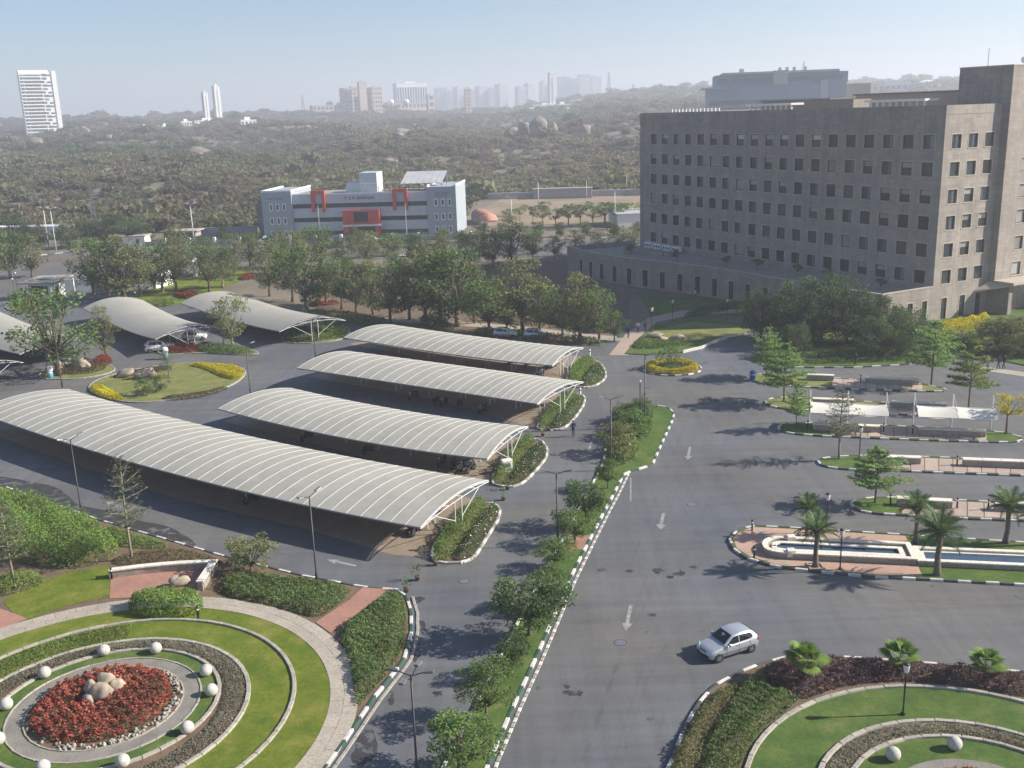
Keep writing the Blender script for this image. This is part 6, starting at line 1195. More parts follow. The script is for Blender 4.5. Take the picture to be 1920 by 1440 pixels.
# L-shaped garden wall
gw = empty('garden_wall', (*G(300, 1066, .1), .1), 0, 'low stone wall with cream coping around the small brick plaza', 'wall'); gx, gy = G(300, 1066, .1); GWp = [(x - gx, y - gy) for x, y in GP([(206, 1083), (300, 1071), (402, 1066)], .1)]
GWs = smooth_poly(GWp, False, 2)
GWb = [(x - gx, y - gy) for x, y in GP([(404, 1066), (376, 1108)], .1)]
for line, hh in ((GWs, .55), (GWb, .65)):
    P = resample(line, 1.3)
    for a, b_ in zip(P, P[1:]):
        d = (b_ - a) / np.linalg.norm(b_ - a); n = np.array([-d[1], d[0]]); q = [tuple(a - n * .2), tuple(b_ - n * .2), tuple(b_ + n * .2), tuple(a + n * .2)]; MB().prism(q, 0, hh).build('wall_block', 'wall_stone', gw)
        a2, b2 = a + d * .008, b_ - d * .008; MB().prism([tuple(a2 - n * .26), tuple(b2 - n * .26), tuple(b2 + n * .26), tuple(a2 + n * .26)], hh + .003, hh + .1).build('coping_stone', 'wall_cream', gw)
# round-headed litter bins, utility box, blue bin
for px, py, lb in ((95, 708, 'round-headed white and blue litter bin left of the teardrop island'), (311, 672, 'round-headed white and blue litter bin at the red shrubs')):
    o = empty('litter_bin', (*G(px, py, .1), .1), R(-40), lb, 'litter bin', 'round-headed litter bins'); MB().lathe([(.3, 0), (.36, .1), (.36, .65), (.25, .75)], 14).build('body', 'cyan_plastic', o, True); MB().lathe([(.24, .75), (.4, .95), (.46, 1.2), (.4, 1.5), (.2, 1.62), (.02, 1.66)], 16).build('head', 'white_paint', o, True); MB().lathe([(.17, 0), (.17, .05)], 14).build('opening', 'black_metal', o, loc=(0, -.42, 1.22), rot=(R(90), 0, 0)); MB().lathe([(.37, .66), (.4, .74), (.25, .752)], 14).build('collar', 'white_paint', o, True)
o = empty('litter_bin', (*G(1411, 714), 0), 0, 'blue litter bin at the tip of the farthest parking island', 'litter bin'); MB().lathe([(.32, 0), (.36, .1), (.36, 1.0), (.38, 1.02), (.38, 1.12), (.1, 1.3)], 12).build('body', 'blue_plastic', o, True); MB().lathe([(.385, .8), (.385, .85)], 12).build('band', 'white_paint', o)
o = empty('utility_box', (*G(950, 884, .1), .1), R(25), 'white utility cabinet at the end of the second striped canopy', 'cabinet'); MB().bbox(-.5, -.25, 0, .5, .25, 1.2, .04).build('casing', 'white_paint', o); MB().box(-.4, -.27, .15, .4, -.251, 1.05).build('door', 'kerb_white', o)
for px, py, lb in ((1106, 668, 'white marker post at the farthest canopy bed'), (1088, 742, 'white marker post at the third canopy bed')):
    o = empty('marker_post', (*G(px, py), 0), 0, lb, 'post'); MB().lathe([(.12, 0), (.1, .05), (.1, .95), (.04, 1.0)], 10).build('post', 'white_paint', o, True); MB().lathe([(.104, .6), (.104, .75)], 10).build('band', 'kerb_dark', o)
# potted plants
PL = KIND['bush'][1]
for k, (px, py, lb) in enumerate([(783, 1088, 'potted plant standing in the left road, right of two'), (762, 1110, 'potted plant at the corner of the shrub bed, left of two'), (817, 1060, 'potted plant at the near tip of the nearest canopy bed'), (944, 938, 'potted plant between the nearest two canopy beds'), (952, 918, 'potted plant at the near tip of the second canopy bed'), (1018, 818, 'potted plant below the third canopy bed'), (1028, 808, 'potted plant at the near tip of the third canopy bed')]):
    o = empty('potted_plant', (*G(px, py), 0), 0, lb, 'plant', 'potted plants in the road'); MB().lathe([(.14, 0), (.2, .32), (.22, .34), (.18, .345)], 10).build('pot', 'pot', o, True); q = np.random.default_rng(k).normal(size=(60, 3)) * [.16, .16, .25] + [0, 0, .75]; link('foliage', quads_mesh('foliage', leaves(q, .08, .4), 'leaf_mid'), o)

# ------------------------------------------------------------------ cars
def car_parts(paint):
    """small five-door hatchback, nose at -x, 3.68 m long"""
    parts = []
    # lower body: stations along x, ring across: (x, half width, sill z, belt/bonnet z)
    st = [(-1.84, .52, .42, .56), (-1.80, .68, .30, .66), (-1.66, .76, .24, .74), (-1.40, .79, .23, .80), (-1.0, .80, .23, .86), (-.72, .805, .23, .92), (-.2, .81, .23, .93), (.4, .81, .23, .945), (1.0, .81, .23, .96), (1.45, .80, .24, .97), (1.70, .77, .26, .96), (1.80, .70, .32, .92), (1.83, .58, .42, .80)]
    b = MB(); V = []; F_ = []
    for x, hw, z0, z1 in st:
        zm = z0 + (z1 - z0) * .55; ring = [(-hw * .86, z0), (-hw * .97, z0 + .05), (-hw, zm), (-hw * .985, z1 - .09), (-hw * .93, z1 - .015), (-hw * .75, z1 + .012), (0, z1 + .03), (hw * .75, z1 + .012), (hw * .93, z1 - .015), (hw * .985, z1 - .09), (hw, zm), (hw * .97, z0 + .05), (hw * .86, z0)]
        V += [(x, y, z) for y, z in ring]
    m_ = 13
    for i in range(len(st) - 1):
        for j in range(m_): F_.append((i * m_ + j, i * m_ + (j + 1) % m_, (i + 1) * m_ + (j + 1) % m_, (i + 1) * m_ + j))
    F_ += [tuple(range(m_ - 1, -1, -1)), tuple((len(st) - 1) * m_ + k for k in range(m_))]
    b.add(V, F_); parts.append(('body', b.mesh('body', paint, True), []))
    # roof / cabin shell
    cs = [(-.78, .70, .93, .945), (-.30, .655, 1.28, 1.30), (-.05, .63, 1.40, 1.425), (.5, .62, 1.445, 1.475), (1.05, .62, 1.42, 1.455), (1.35, .63, 1.34, 1.375), (1.62, .66, 1.10, 1.13), (1.75, .70, .95, .97)]
    b = MB(); V = []; F_ = []
    for x, hw, z0, z1 in cs: V += [(x, -.755 - (.02 if x > 0 else 0), .92), (x, -hw, z0), (x, -hw * .82, z1), (x, 0, z1 + .025), (x, hw * .82, z1), (x, hw, z0), (x, .755 + (.02 if x > 0 else 0), .92)]
    for i in range(len(cs) - 1):
        for j in range(6): F_.append((i * 7 + j, i * 7 + j + 1, (i + 1) * 7 + j + 1, (i + 1) * 7 + j))
    b.add(V, F_); parts.append(('roof', b.mesh('roof', paint, True), []))
    def quadp(P, off=.012):
        P = [np.array(p, float) for p in P]; n = np.cross(P[1] - P[0], P[2] - P[0]); n /= np.linalg.norm(n); return MB().add([p + n * off for p in P] + [p - n * .01 for p in P], [tuple(range(len(P))), tuple(range(2 * len(P) - 1, len(P) - 1, -1))] + [(i, len(P) + i, len(P) + (i + 1) % len(P), (i + 1) % len(P)) for i in range(len(P))])
    parts.append(('windscreen', quadp([(-.735, .62, .985), (-.735, -.62, .985), (-.13, -.52, 1.40), (-.13, .52, 1.40)][::-1], -.028).mesh('windscreen', 'glass_car'), []))
    parts.append(('rear_window', quadp([(1.40, .5, 1.36), (1.40, -.5, 1.36), (1.66, -.58, 1.06), (1.66, .58, 1.06)][::-1], -.03).mesh('rear_window', 'glass_car'), []))
    for s in (-1, 1):
        yb, yt = .785 * s, .672 * s
        for P in ([(-.62, yb, .965), (.24, yb, .985), (.24, yt, 1.365), (-.08, yt, 1.335)], [(.32, yb, .985), (1.18, yb, 1.02), (1.30, .75 * s, 1.12), (1.16, yt, 1.345), (.32, yt, 1.37)]):
            parts.append(('side_window', quadp(P if s < 0 else P[::-1], .012).mesh('side_window', 'glass_car'), []))
        pil = MB(); y1 = .745 * s; pil.hexa([(.245, yb * .99, .96), (.315, yb * .99, .96), (.315, yb * 1.006, .96), (.245, yb * 1.006, .96), (.245, yt * .97, 1.37), (.315, yt * .97, 1.37), (.315, yt * 1.006, 1.37), (.245, yt * 1.006, 1.37)]); parts.append(('door_pillar', pil.mesh('door_pillar', paint), []))
        hl = MB().add([(-1.79, .42 * s, .66), (-1.70, .70 * s, .68), (-1.50, .755 * s, .80), (-1.56, .62 * s, .83), (-1.74, .42 * s, .77)], [(0, 1, 2, 3, 4)]); P = [np.array(v) for v in hl.v]; hl = MB().add([p + [-.02, .02 * s, .02] for p in P] + P, [tuple(range(5)) if s < 0 else tuple(range(4, -1, -1))] + [(i, 5 + i, 5 + (i + 1) % 5, (i + 1) % 5) for i in range(5)]); parts.append(('headlight', hl.mesh('headlight', 'headlight'), []))
        parts.append(('taillight', MB().hexa([(1.74, .6 * s, .72), (1.83, .6 * s, .72), (1.80, .78 * s, .72), (1.66, .79 * s, .72), (1.72, .6 * s, .98), (1.80, .6 * s, .98), (1.77, .76 * s, .98), (1.64, .77 * s, .98)]).mesh('taillight', 'taillight'), []))
        parts.append(('mirror', MB().lathe([(.03, -.09), (.1, -.05), (.11, .03), (.03, .08)], 8).mesh('mirror', paint, True), [((-.5, .9 * s, 1.0), (R(90), 0, 0))]))
        parts.append(('side_moulding', MB().box(-1.0, (.812 if s > 0 else -.832), .50, 1.25, (.832 if s > 0 else -.812), .56).mesh('side_moulding', 'steel_grey'), []))
        for x in (.1, 1.0): parts.append(('door_handle', MB().box(x, (.80 if s > 0 else -.83), .80, x + .16, (.83 if s > 0 else -.80), .835).mesh('door_handle', paint), []))
        dl = MB()
        for x in (-.66, .27, 1.12): dl.box(x, (.80 if s > 0 else -.814), .30, x + .012, (.814 if s > 0 else -.80), .9)
        parts.append(('door_gap', dl.mesh('door_gap', 'black_metal'), []))
    gr = MB(); gr.box(-1.835, -.3, .60, -1.78, .3, .68); gr.box(-1.862, -.55, .36, -1.80, .55, .44); parts.append(('grille', gr.mesh('grille', 'black_metal'), []))
    parts.append(('emblem', MB().box(-1.845, -.05, .62, -1.836, .05, .66).mesh('emblem', 'chrome'), [])); parts.append(('number_plate', MB().box(-1.868, -.22, .455, -1.84, .22, .55).mesh('number_plate', 'kerb_white'), []))
    wp = MB(); wp.tube([(-.76, .3, .975), (-.5, -.1, 1.16)], .012, 4); wp.tube([(-.76, -.2, .975), (-.52, -.48, 1.14)], .012, 4); parts.append(('wiper', wp.mesh('wiper', 'black_metal'), []))
    return parts
TY = MB().lathe([(.17, -.08), (.24, -.085), (.27, -.06), (.275, .06), (.24, .085), (.17, .08)], 22).mesh('tyre', 'tyre', True)
rm = MB().lathe([(.05, -.09), (.06, .07), (.16, .075), (.18, .05)], 18)
for k in range(5):
    a = 2 * math.pi * k / 5; rm.add([(.03 * math.cos(a) - .03 * math.sin(a), .03 * math.sin(a) + .03 * math.cos(a), .085), (.03 * math.cos(a) + .03 * math.sin(a), .03 * math.sin(a) - .03 * math.cos(a), .085), (.17 * math.cos(a) + .04 * math.sin(a), .17 * math.sin(a) - .04 * math.cos(a), .08), (.17 * math.cos(a) - .04 * math.sin(a), .17 * math.sin(a) + .04 * math.cos(a), .08)], [(0, 1, 2, 3)])
RIM = rm.mesh('rim', 'chrome', True); ARCH = MB().lathe([(.30, -.02), (.335, 0), (.30, .02)], 20).mesh('wheel_arch', 'black_metal', True)
CP = {}
def car(x, y, ang, paint, label, sc=1.0):
    if paint not in CP: CP[paint] = car_parts(paint)
    o = empty('car', (x, y, 0.0), ang, label, 'car', None, sc)
    for nm, me, at in CP[paint]: link(nm, me, o, *(at[0] if at else ()))
    for wx in (-1.2, 1.2):
        for s in (-1, 1):
            wh = empty('wheel', (wx, s * .735, .275)); wh.parent = o; wh.rotation_euler = (R(-90) if s > 0 else R(90), 0, 0); link('tyre', TY, wh); link('rim', RIM, wh); link('wheel_arch', ARCH, wh, (0, 0, .055), None, (1.0, 1.0, 1.2))
    return o
f_, r__ = np.array(G(1347, 1243)), np.array(G(1410, 1223)); cd = (f_ - r__) / np.linalg.norm(f_ - r__); cn = np.array([cd[1], -cd[0]]); cn = cn if cn[1] > 0 else -cn
cc = (f_ + r__) / 2 + cn * .78
car(cc[0], cc[1], math.atan2(cd[1], cd[0]) + math.pi, 'car_silver', 'silver five-door hatchback driving on the wide road by the right garden')
x, y = G(300, 658); car(x, y, R(200), 'car_white', 'white car under the saddle canopy beside red shrubs', 1.15); x, y = G(362, 640); car(x, y + 1, R(190), 'car_white', 'white car deeper under the saddle canopy'); x, y = G(948, 632); car(x, y, R(170), 'car_silver', 'dark car in the shade behind the farthest striped canopy'); x, y = G(1005, 634); car(x, y, R(172), 'car_silver', 'second car parked behind the farthest striped canopy')
x, y = G(560, 637); x, y = G(750, 490); car(x, y, R(5), 'car_white', 'white car parked among trees by the avenue, left'); x, y = G(810, 498); car(x, y, R(5), 'car_silver', 'silver car parked among trees by the avenue'); x, y = G(495, 458); car(x, y, R(3), 'car_white', 'white car by the compound wall pillars', 1.3); x, y = G(700, 456); car(x, y, R(183), 'car_white', 'white car in front of the red portal', 1.4)

# ------------------------------------------------------------------ motorcycles
mk = {}
b = MB(); b.tube([(-.35, 0, .55), (.1, 0, .5), (.3, 0, .75), (.52, 0, .95)], .06, 6); b.tube([(.1, 0, .35), (-.65, 0, .33)], .05, 6); b.box(-.1, -.14, .25, .25, .14, .55); mk['frame'] = b.mesh('frame', 'black_metal')
mk['fuel_tank'] = MB().lathe([(.05, -.28), (.15, -.2), (.17, 0), (.14, .2), (.05, .26)], 10).mesh('fuel_tank', 'cloth_blue', True); mk['seat'] = MB().bbox(-.75, -.13, .68, .0, .13, .82, .04).mesh('seat', 'tyre'); b = MB(); b.tube([(.68, -.07, .3), (.48, -.07, 1.0)], .03, 6); b.tube([(.68, .07, .3), (.48, .07, 1.0)], .03, 6); mk['fork'] = b.mesh('fork', 'steel_grey'); mk['handlebar'] = MB().tube([(.35, -.36, 1.05), (.46, -.15, 1.05), (.46, .15, 1.05), (.35, .36, 1.05)], .018, 6).mesh('handlebar', 'black_metal'); mk['headlight'] = MB().lathe([(.03, -.06), (.1, 0), (.09, .03)], 10).mesh('headlight', 'headlight', True)
MW = MB().lathe([(.24, -.045), (.29, -.05), (.31, 0), (.29, .05), (.24, .045)], 18).mesh('tyre', 'tyre', True); MR = MB().lathe([(.04, -.06), (.05, .06), (.23, .01), (.24, 0)], 14).mesh('rim', 'steel_grey', True)
def bike(px, py, ang, label):
    x, y = G(px, py); o = empty('motorcycle', (x, y, 0), ang, label, 'motorcycle', 'motorcycles parked under the canopies')
    link('frame', mk['frame'], o); link('fuel_tank', mk['fuel_tank'], o, (.2, 0, .78), (0, R(85), 0)); link('seat', mk['seat'], o); link('fork', mk['fork'], o); link('handlebar', mk['handlebar'], o); link('headlight', mk['headlight'], o, (.6, 0, .92), (0, R(90), 0))
    for wx in (-.62, .7): wh = empty('wheel', (wx, 0, .31)); wh.parent = o; wh.rotation_euler = (R(90), 0, 0); link('tyre', MW, wh); link('rim', MR, wh)
for c_, lst in (('second', [(829, 873), (852, 877), (872, 880), (884, 884), (690, 850), (576, 824)]), ('third', [(775, 748), (818, 757), (833, 760), (862, 765), (906, 774)]), ('farthest', [(1016, 704), (1024, 690), (1040, 688), (990, 686), (960, 682)]), ('longest', [(775, 998), (783, 1000), (472, 942)])):
    for k, (px, py) in enumerate(sorted(lst)): bike(px, py, R(58 + 5 * k % 17) + (0 if k % 2 else math.pi), '{} motorcycle from the left parked under the {} striped canopy'.format(ORD[k], c_))
bike(568, 642, R(20), 'motorcycle at the front corner of the rightmost saddle canopy'); bike(1012, 703 + 6, R(60), 'motorcycle on the bare paving at the farthest canopy bed')

# ------------------------------------------------------------------ people
def body_mesh(pose, mats, seed):
    """one continuous figure grown from a skeleton; pose = stride in metres"""
    s = pose; J = {'pel': (0, 0, .92), 'wa': (0, 0, 1.08), 'ch': (0.01, 0, 1.3), 'nk': (.01, 0, 1.47), 'hd': (.03, 0, 1.58), 'tp': (.03, 0, 1.70),
         'hl': (0, .1, .88), 'kl': (.5 * s + .05, .1, .48), 'al': (s * .55, .1, .08), 'tl': (s * .55 + .16, .11, .04), 'hr': (0, -.1, .88), 'kr': (-.25 * s + .05, -.1, .48), 'ar': (-s * .7, -.1, .1), 'tr': (-s * .7 + .15, -.11, .04),
         'sl': (0, .19, 1.40), 'el': (-.35 * s - .02, .25, 1.13), 'wl': (-.4 * s + .06, .26, .90), 'fl': (-.4 * s + .1, .25, .80), 'sr': (0, -.19, 1.40), 'er': (.3 * s - .02, -.25, 1.13), 'wr': (.55 * s + .06, -.26, .92), 'fr': (.6 * s + .1, -.25, .82)}
    Rr = {'pel': .15, 'wa': .135, 'ch': .16, 'nk': .06, 'hd': .1, 'tp': .085, 'hl': .09, 'kl': .062, 'al': .045, 'tl': .04, 'hr': .09, 'kr': .062, 'ar': .045, 'tr': .04, 'sl': .065, 'el': .047, 'wl': .034, 'fl': .03, 'sr': .065, 'er': .047, 'wr': .034, 'fr': .03}
    E = [('pel', 'wa'), ('wa', 'ch'), ('ch', 'nk'), ('nk', 'hd'), ('hd', 'tp'), ('pel', 'hl'), ('hl', 'kl'), ('kl', 'al'), ('al', 'tl'), ('pel', 'hr'), ('hr', 'kr'), ('kr', 'ar'), ('ar', 'tr'), ('ch', 'sl'), ('sl', 'el'), ('el', 'wl'), ('wl', 'fl'), ('ch', 'sr'), ('sr', 'er'), ('er', 'wr'), ('wr', 'fr')]
    ks = list(J); me = bpy.data.meshes.new('skeleton'); me.from_pydata([J[k] for k in ks], [(ks.index(a), ks.index(b_)) for a, b_ in E], [])
    ob = bpy.data.objects.new('tmp_person', me); COL.objects.link(ob); md = ob.modifiers.new('s', 'SKIN'); sd = ob.modifiers.new('d', 'SUBSURF'); sd.levels = 1; md.use_smooth_shade = True
    for k, nm in enumerate(ks): sv_ = me.skin_vertices[0].data[k]; sv_.radius = (Rr[nm], Rr[nm] * (1.15 if nm in ('ch', 'pel', 'wa') else 1)); sv_.use_root = nm == 'pel'
    dg = bpy.context.evaluated_depsgraph_get(); dg.update(); m2 = bpy.data.meshes.new_from_object(ob.evaluated_get(dg)); bpy.data.objects.remove(ob); m2.name = 'body'; m2.materials.clear()
    for q in mats: m2.materials.append(MATS[q])     # trousers, shirt, skin, shoes
    for p in m2.polygons:
        c = p.center; p.material_index = 3 if c.z < .09 else 0 if c.z < .95 and abs(c.y) < .2 else 2 if c.z > 1.47 or (abs(c.y) > .2 and c.z < 1.08) else 1; p.use_smooth = True
    return m2
HAIR = MB().lathe([(.095, -.02), (.118, .04), (.105, .11), (.06, .15), (.01, .16)], 12).mesh('hair', 'hair', True)
PB = [body_mesh(.42, ('cloth_dark', 'cloth_blue', 'skin', 'tyre'), 1), body_mesh(.30, ('cloth_dark', 'cloth_light', 'skin', 'tyre'), 2), body_mesh(.36, ('cloth_dark', 'cloth_dark', 'skin', 'tyre'), 3)]
for k, (px, py, ang, lb) in enumerate([(1075, 819, 80, 'person in dark clothes walking up the left road'), (1178, 634, 70, 'person in dark clothes nearest on the path to the podium'), (1196, 624, 70, 'person in a light shirt in the middle on the path to the podium'), (1210, 624, 75, 'person in dark clothes on the right of the path to the podium'), (1604, 687, 200, 'person striding along the kerb before the dark trees'), (1852, 692, 190, 'person in a light shirt walking at the right edge road'), (1872, 692, 185, 'left of two dark-clothed people walking together at the right'), (1882, 692, 185, 'right of two dark-clothed people walking together at the right'), (142, 540, 20, 'guard standing on the drive beside the gate house')]):
    x, y = G(px, py); o = empty('person', (x, y, .0 if k else 0), R(ang), lb, 'person', 'people walking'); link('body', PB[[0, 2, 1, 0, 2, 1, 0, 2, 0][k]], o); link('hair', HAIR, o, (.025, 0, 1.60))

# ------------------------------------------------------------------ far buildings on the hill
def slab(px, dist, wpx, hpx, dpt, mat, label, name='tower_block', floors=0, cols=0, base=0.0, rot=0.0, glassm='glass_far', cat='building', group=None, band=True, wall_inset=.0):
    x, y, z = DP(px, dist); k = dist / FOC; W_, H_ = wpx * k, hpx * k; a = -math.atan2(x, y) + rot + R(20)
    o = empty(name, (x, y, z - 6 + base), a, label, cat, group); MB().box(-W_ / 2, 0, 0, W_ / 2, dpt, H_ + 6).build('wall', mat, o)
    MB().box(-W_ / 2 - .4, -.4, H_ + 6, W_ / 2 + .4, dpt + .4, H_ + 7).build('parapet', mat, o); MB().box(-W_ * .2, dpt * .3, H_ + 7, W_ * .15, dpt * .7, H_ + 10).build('roof_house', mat, o)
    if floors:
        fh = H_ / floors
        for f in range(floors):
            z0 = 6 + f * fh + fh * .35
            if cols:
                wn = MB()
                for c in range(cols): cw_ = W_ / cols; wn.box(-W_ / 2 + c * cw_ + cw_ * .2, -.15, z0, -W_ / 2 + (c + 1) * cw_ - cw_ * .2, -.02, z0 + fh * .5)
                wn.build('window_row', glassm, o)
            else: MB().box(-W_ / 2 + W_ * .04, -.15, z0, W_ / 2 - W_ * .04, -.02, z0 + fh * .42).build('window_band', glassm, o)
    return o
# white slab tower with balconies, left
x, y, z = TP(82, 254); dW = math.hypot(x, y); k = dW / FOC
o = empty('apartment_tower', (x, y, z - 2), -math.atan2(x, y) + R(12), 'white apartment tower with striped balconies standing in the scrub at the left', 'building')
Wt, Ht = 50 * k, 100 * k; MB().box(-Wt / 2, 0, 0, Wt / 2, 11 * k, Ht + 2).build('wall', 'far_white', o); MB().box(Wt / 2, -1.2, 0, Wt / 2 + 7 * k, 11 * k, Ht + 4).build('gable_wall', 'far_white', o); MB().box(-Wt / 2, 2, Ht + 2, Wt / 2 - 3, 10 * k, Ht + 5).build('roof_house', 'far_white', o)
for f in range(18):
    z0 = 3 + f * Ht / 18.2; wn = MB(); wn.box(-Wt / 2 + 1.2, -.4, z0, -Wt / 2 + 4.6, -.02, z0 + 1.5); wn.box(-Wt / 2 + 5.6, -.4, z0, Wt * .16, -.02, z0 + 1.5); wn.build('window_row', 'glass_dark', o)
    MB().box(-Wt / 2, -1.3, z0 - 1.6, Wt * .18, -.42, z0 - .25).build('balcony', 'far_white', o)
    s0 = Wt * (.2 if f % 3 else .12); MB().box(s0, -.4, z0 - .2, s0 + Wt * .14, -.02, z0 + 2.4).build('window', 'glass_far', o)
    if f % 3 != 1: MB().box(Wt * .34, -.4, z0, Wt * .46, -.02, z0 + 1.6).build('window', 'glass_dark', o)
# twin slender concrete towers
for px, wpx, hpx, lb in ((391, 8, 52, 'left and lower of the twin slender concrete towers'), (413, 10, 62, 'right and taller of the twin slender concrete towers')):
    o = slab(px, 1560, wpx, hpx, 10, 'far_white', lb, 'slender_tower', group='twin towers'); kk = 1560 / FOC; MB().box(-.7, -.2, 4, .5, -.02, hpx * kk + 3).build('slot', 'wall_grey', o)
slab(392, 1540, 50, 6, 12, 'far_white', 'low white base building under the twin towers', 'low_building', 2, 8)
for px, py, wpx, hpx, lb in ((350, 240, 18, 9, 'white hut on the hill left of the twin towers'), (466, 240, 28, 11, 'white arched house on the hill right of the twin towers'), (272, 248, 8, 6, 'small white hut in the scrub'), (310, 243, 12, 4, 'long white hut in the scrub')):
    x, y, z = TP(px, py); d_ = math.hypot(x, y); slab(px, d_, wpx, hpx, 8, 'far_white', lb, 'hill_house', 1, 4, base=1.0)
# institute on the ridge
slab(702, 2050, 225, 22, 20, 'far_pink', 'long low pink institute building on the ridge', 'institute', 2, 30); slab(676, 2040, 54, 46, 30, 'far_tan', 'tan institute block with projecting stair shafts', 'institute', 7, 7, 6); slab(684, 2020, 14, 54, 10, 'far_tan', 'windowless stair shaft in front of the tan institute block', 'stair_shaft', base=6); slab(710, 2035, 18, 44, 20, 'far_pink', 'sunlit pink wing of the institute', 'institute', 6, 4, 6)
slab(810, 2015, 12, 34, 10, 'far_pink', 'small end tower of the long institute building', 'institute', 3, 1)
for k, px in enumerate((620, 639, 734, 762)):
    x, y, z = DP(px, 2060); o = empty('dome', (x, y, z + 17), 0, '{} water-tank drum from the left on the institute roof'.format(ORD[k]), 'dome', 'drums on the institute roof'); MB().lathe([(6, 0), (6, 5), (6.6, 5.2), (6.6, 11), (5, 12.5), (.5, 13)], 16).build('drum', 'far_white', o, True)
slab(775, 2500, 58, 46, 26, 'far_white', 'white hotel block with vertical fins', 'hotel', 0, 0, 8); x, y, z = DP(775, 2500); o = [q for q in bpy.data.objects if q.name.startswith('hotel')][-1]; kk = 2500 / FOC
for k in range(12): MB().box(-29 * kk + k * 58 * kk / 12 + 1.8, -.5, 10, -29 * kk + (k + 1) * 58 * kk / 12 - .9, -.02, 44 * kk).build('window_strip', 'glass_far', o)
# concrete obelisk towers
slab(880, 2000, 11, 50, 8, 'far_tan', 'slender tan tower left of centre on the skyline', 'slender_tower', 8, 1); o = slab(1037, 1750, 11, 66, 8, 'far_white', 'tall slender white tower above the boulders', 'slender_tower', 0, 0); MB().box(-1.0, -.3, 8, .8, -.02, 60).build('slot', 'far_grey', o)
slab(1030, 1745, 60, 10, 14, 'far_white', 'low white building at the foot of the slender white tower', 'low_building', 1, 14, 3); slab(1000, 1700, 44, 7, 10, 'far_white', 'low white building left of the slender white tower', 'low_building', 1, 12, 2); slab(1110, 1820, 80, 6, 10, 'far_white', 'long low white building right of the slender white tower', 'low_building', 1, 18, 2); slab(1056, 1420, 24, 7, 8, 'far_white', 'white house in the scrub right of the boulders', 'low_building', 1, 6, 2)
# hazy apartment clusters
k = 0
for px, wpx, hpx, dd in [(830, 22, 40, 3400), (850, 20, 36, 3450), (868, 22, 42, 3400), (890, 16, 38, 3500), (908, 20, 46, 3400), (928, 18, 40, 3450), (946, 20, 48, 3400), (980, 16, 42, 3300), (998, 16, 44, 3350), (1028, 20, 46, 3400), (1060, 24, 48, 3400), (1080, 18, 42, 3450), (1098, 22, 48, 3400), (1120, 18, 46, 3450), (820, 10, 30, 3500)]:
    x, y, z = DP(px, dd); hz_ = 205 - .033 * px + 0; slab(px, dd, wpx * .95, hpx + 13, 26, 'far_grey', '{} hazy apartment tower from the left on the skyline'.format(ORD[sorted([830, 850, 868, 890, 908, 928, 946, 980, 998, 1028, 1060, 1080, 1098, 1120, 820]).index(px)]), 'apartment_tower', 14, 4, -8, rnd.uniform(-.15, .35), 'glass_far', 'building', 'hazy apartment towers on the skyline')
for px, dd, h_, lb in ((1142, 2600, 62, 'tall lattice pylon right of the hazy towers'), (570, 2500, 55, 'lattice pylon left of the institute'), (1504, 2300, 48, 'lattice pylon above the blue glass building'), (1187, 2600, 30, 'short pylon on the right ridge')):
    x, y, z = DP(px, dd); lattice(x, y, z - 2, h_, 5, lb, 'steel_grey', .5, 8)
# blue grey glass campus building behind the stone office
x, y = 215.0, 640.0; BGd = math.hypot(x, y)
x, y, z = DP(1455, 620); kk = 620 / FOC; o = empty('glass_office', (x, y, 0), -math.atan2(x, y) + R(6), 'terraced blue grey glass office building behind the stone office building', 'building')
Wg = 235 * kk; ztop = 32 + (196 - 140) * kk
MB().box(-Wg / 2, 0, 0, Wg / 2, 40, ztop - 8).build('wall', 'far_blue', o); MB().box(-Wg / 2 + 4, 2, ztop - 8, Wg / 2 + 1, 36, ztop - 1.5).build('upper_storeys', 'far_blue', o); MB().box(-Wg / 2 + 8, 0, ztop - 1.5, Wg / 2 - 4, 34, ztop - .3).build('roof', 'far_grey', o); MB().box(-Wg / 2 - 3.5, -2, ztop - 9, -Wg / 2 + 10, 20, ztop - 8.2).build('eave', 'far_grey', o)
MB().box(-2, -1.2, ztop - 8, 6, 4, ztop).build('stair_core', 'far_grey', o); MB().box(Wg / 2, 4, 0, Wg / 2 + 14, 30, ztop - 8.5).build('wing', 'far_tan', o); MB().box(Wg / 2 - 14, -.6, 0, Wg / 2 - 10, 3, ztop - 6).build('pier', 'far_grey', o)
for f in range(8): MB().box(-Wg / 2 + 1, -.3, 3 + f * 4.2, Wg / 2 - 1, -.02, 5.2 + f * 4.2).build('window_band', 'glass_far', o) if 5.2 + f * 4.2 < ztop - 8.2 else None
MB().box(-Wg / 2 + 6, 1.7, ztop - 6, Wg / 2 - 2, 1.98, ztop - 3.6).build('window_band', 'glass_far', o)
for k, (dx, s) in enumerate(((-18, 2.4), (3, 1.4), (7, 1.4), (11, 1.4), (17, 1.2))): MB().box(dx - s, 6, ztop - .3, dx, 9, ztop + 1.8).build('roof_plant', 'far_grey', o)
slab(1690, 1500, 120, 10, 30, 'far_grey', 'low hazy buildings beyond the stone office roof', 'low_building', 1, 12, 4); slab(1620, 1100, 60, 16, 20, 'far_tan', 'tan low building beside the glass office', 'low_building', 2, 8, 2)
x, y, z = DP(1735, 1700); o = empty('domed_hall', (x, y, z), 0, 'pale shallow domed hall on the right skyline', 'building'); MB().lathe([(20, 0), (20, 3), (14, 6), (7, 8), (1, 9)], 24).build('dome', 'far_white', o, True)
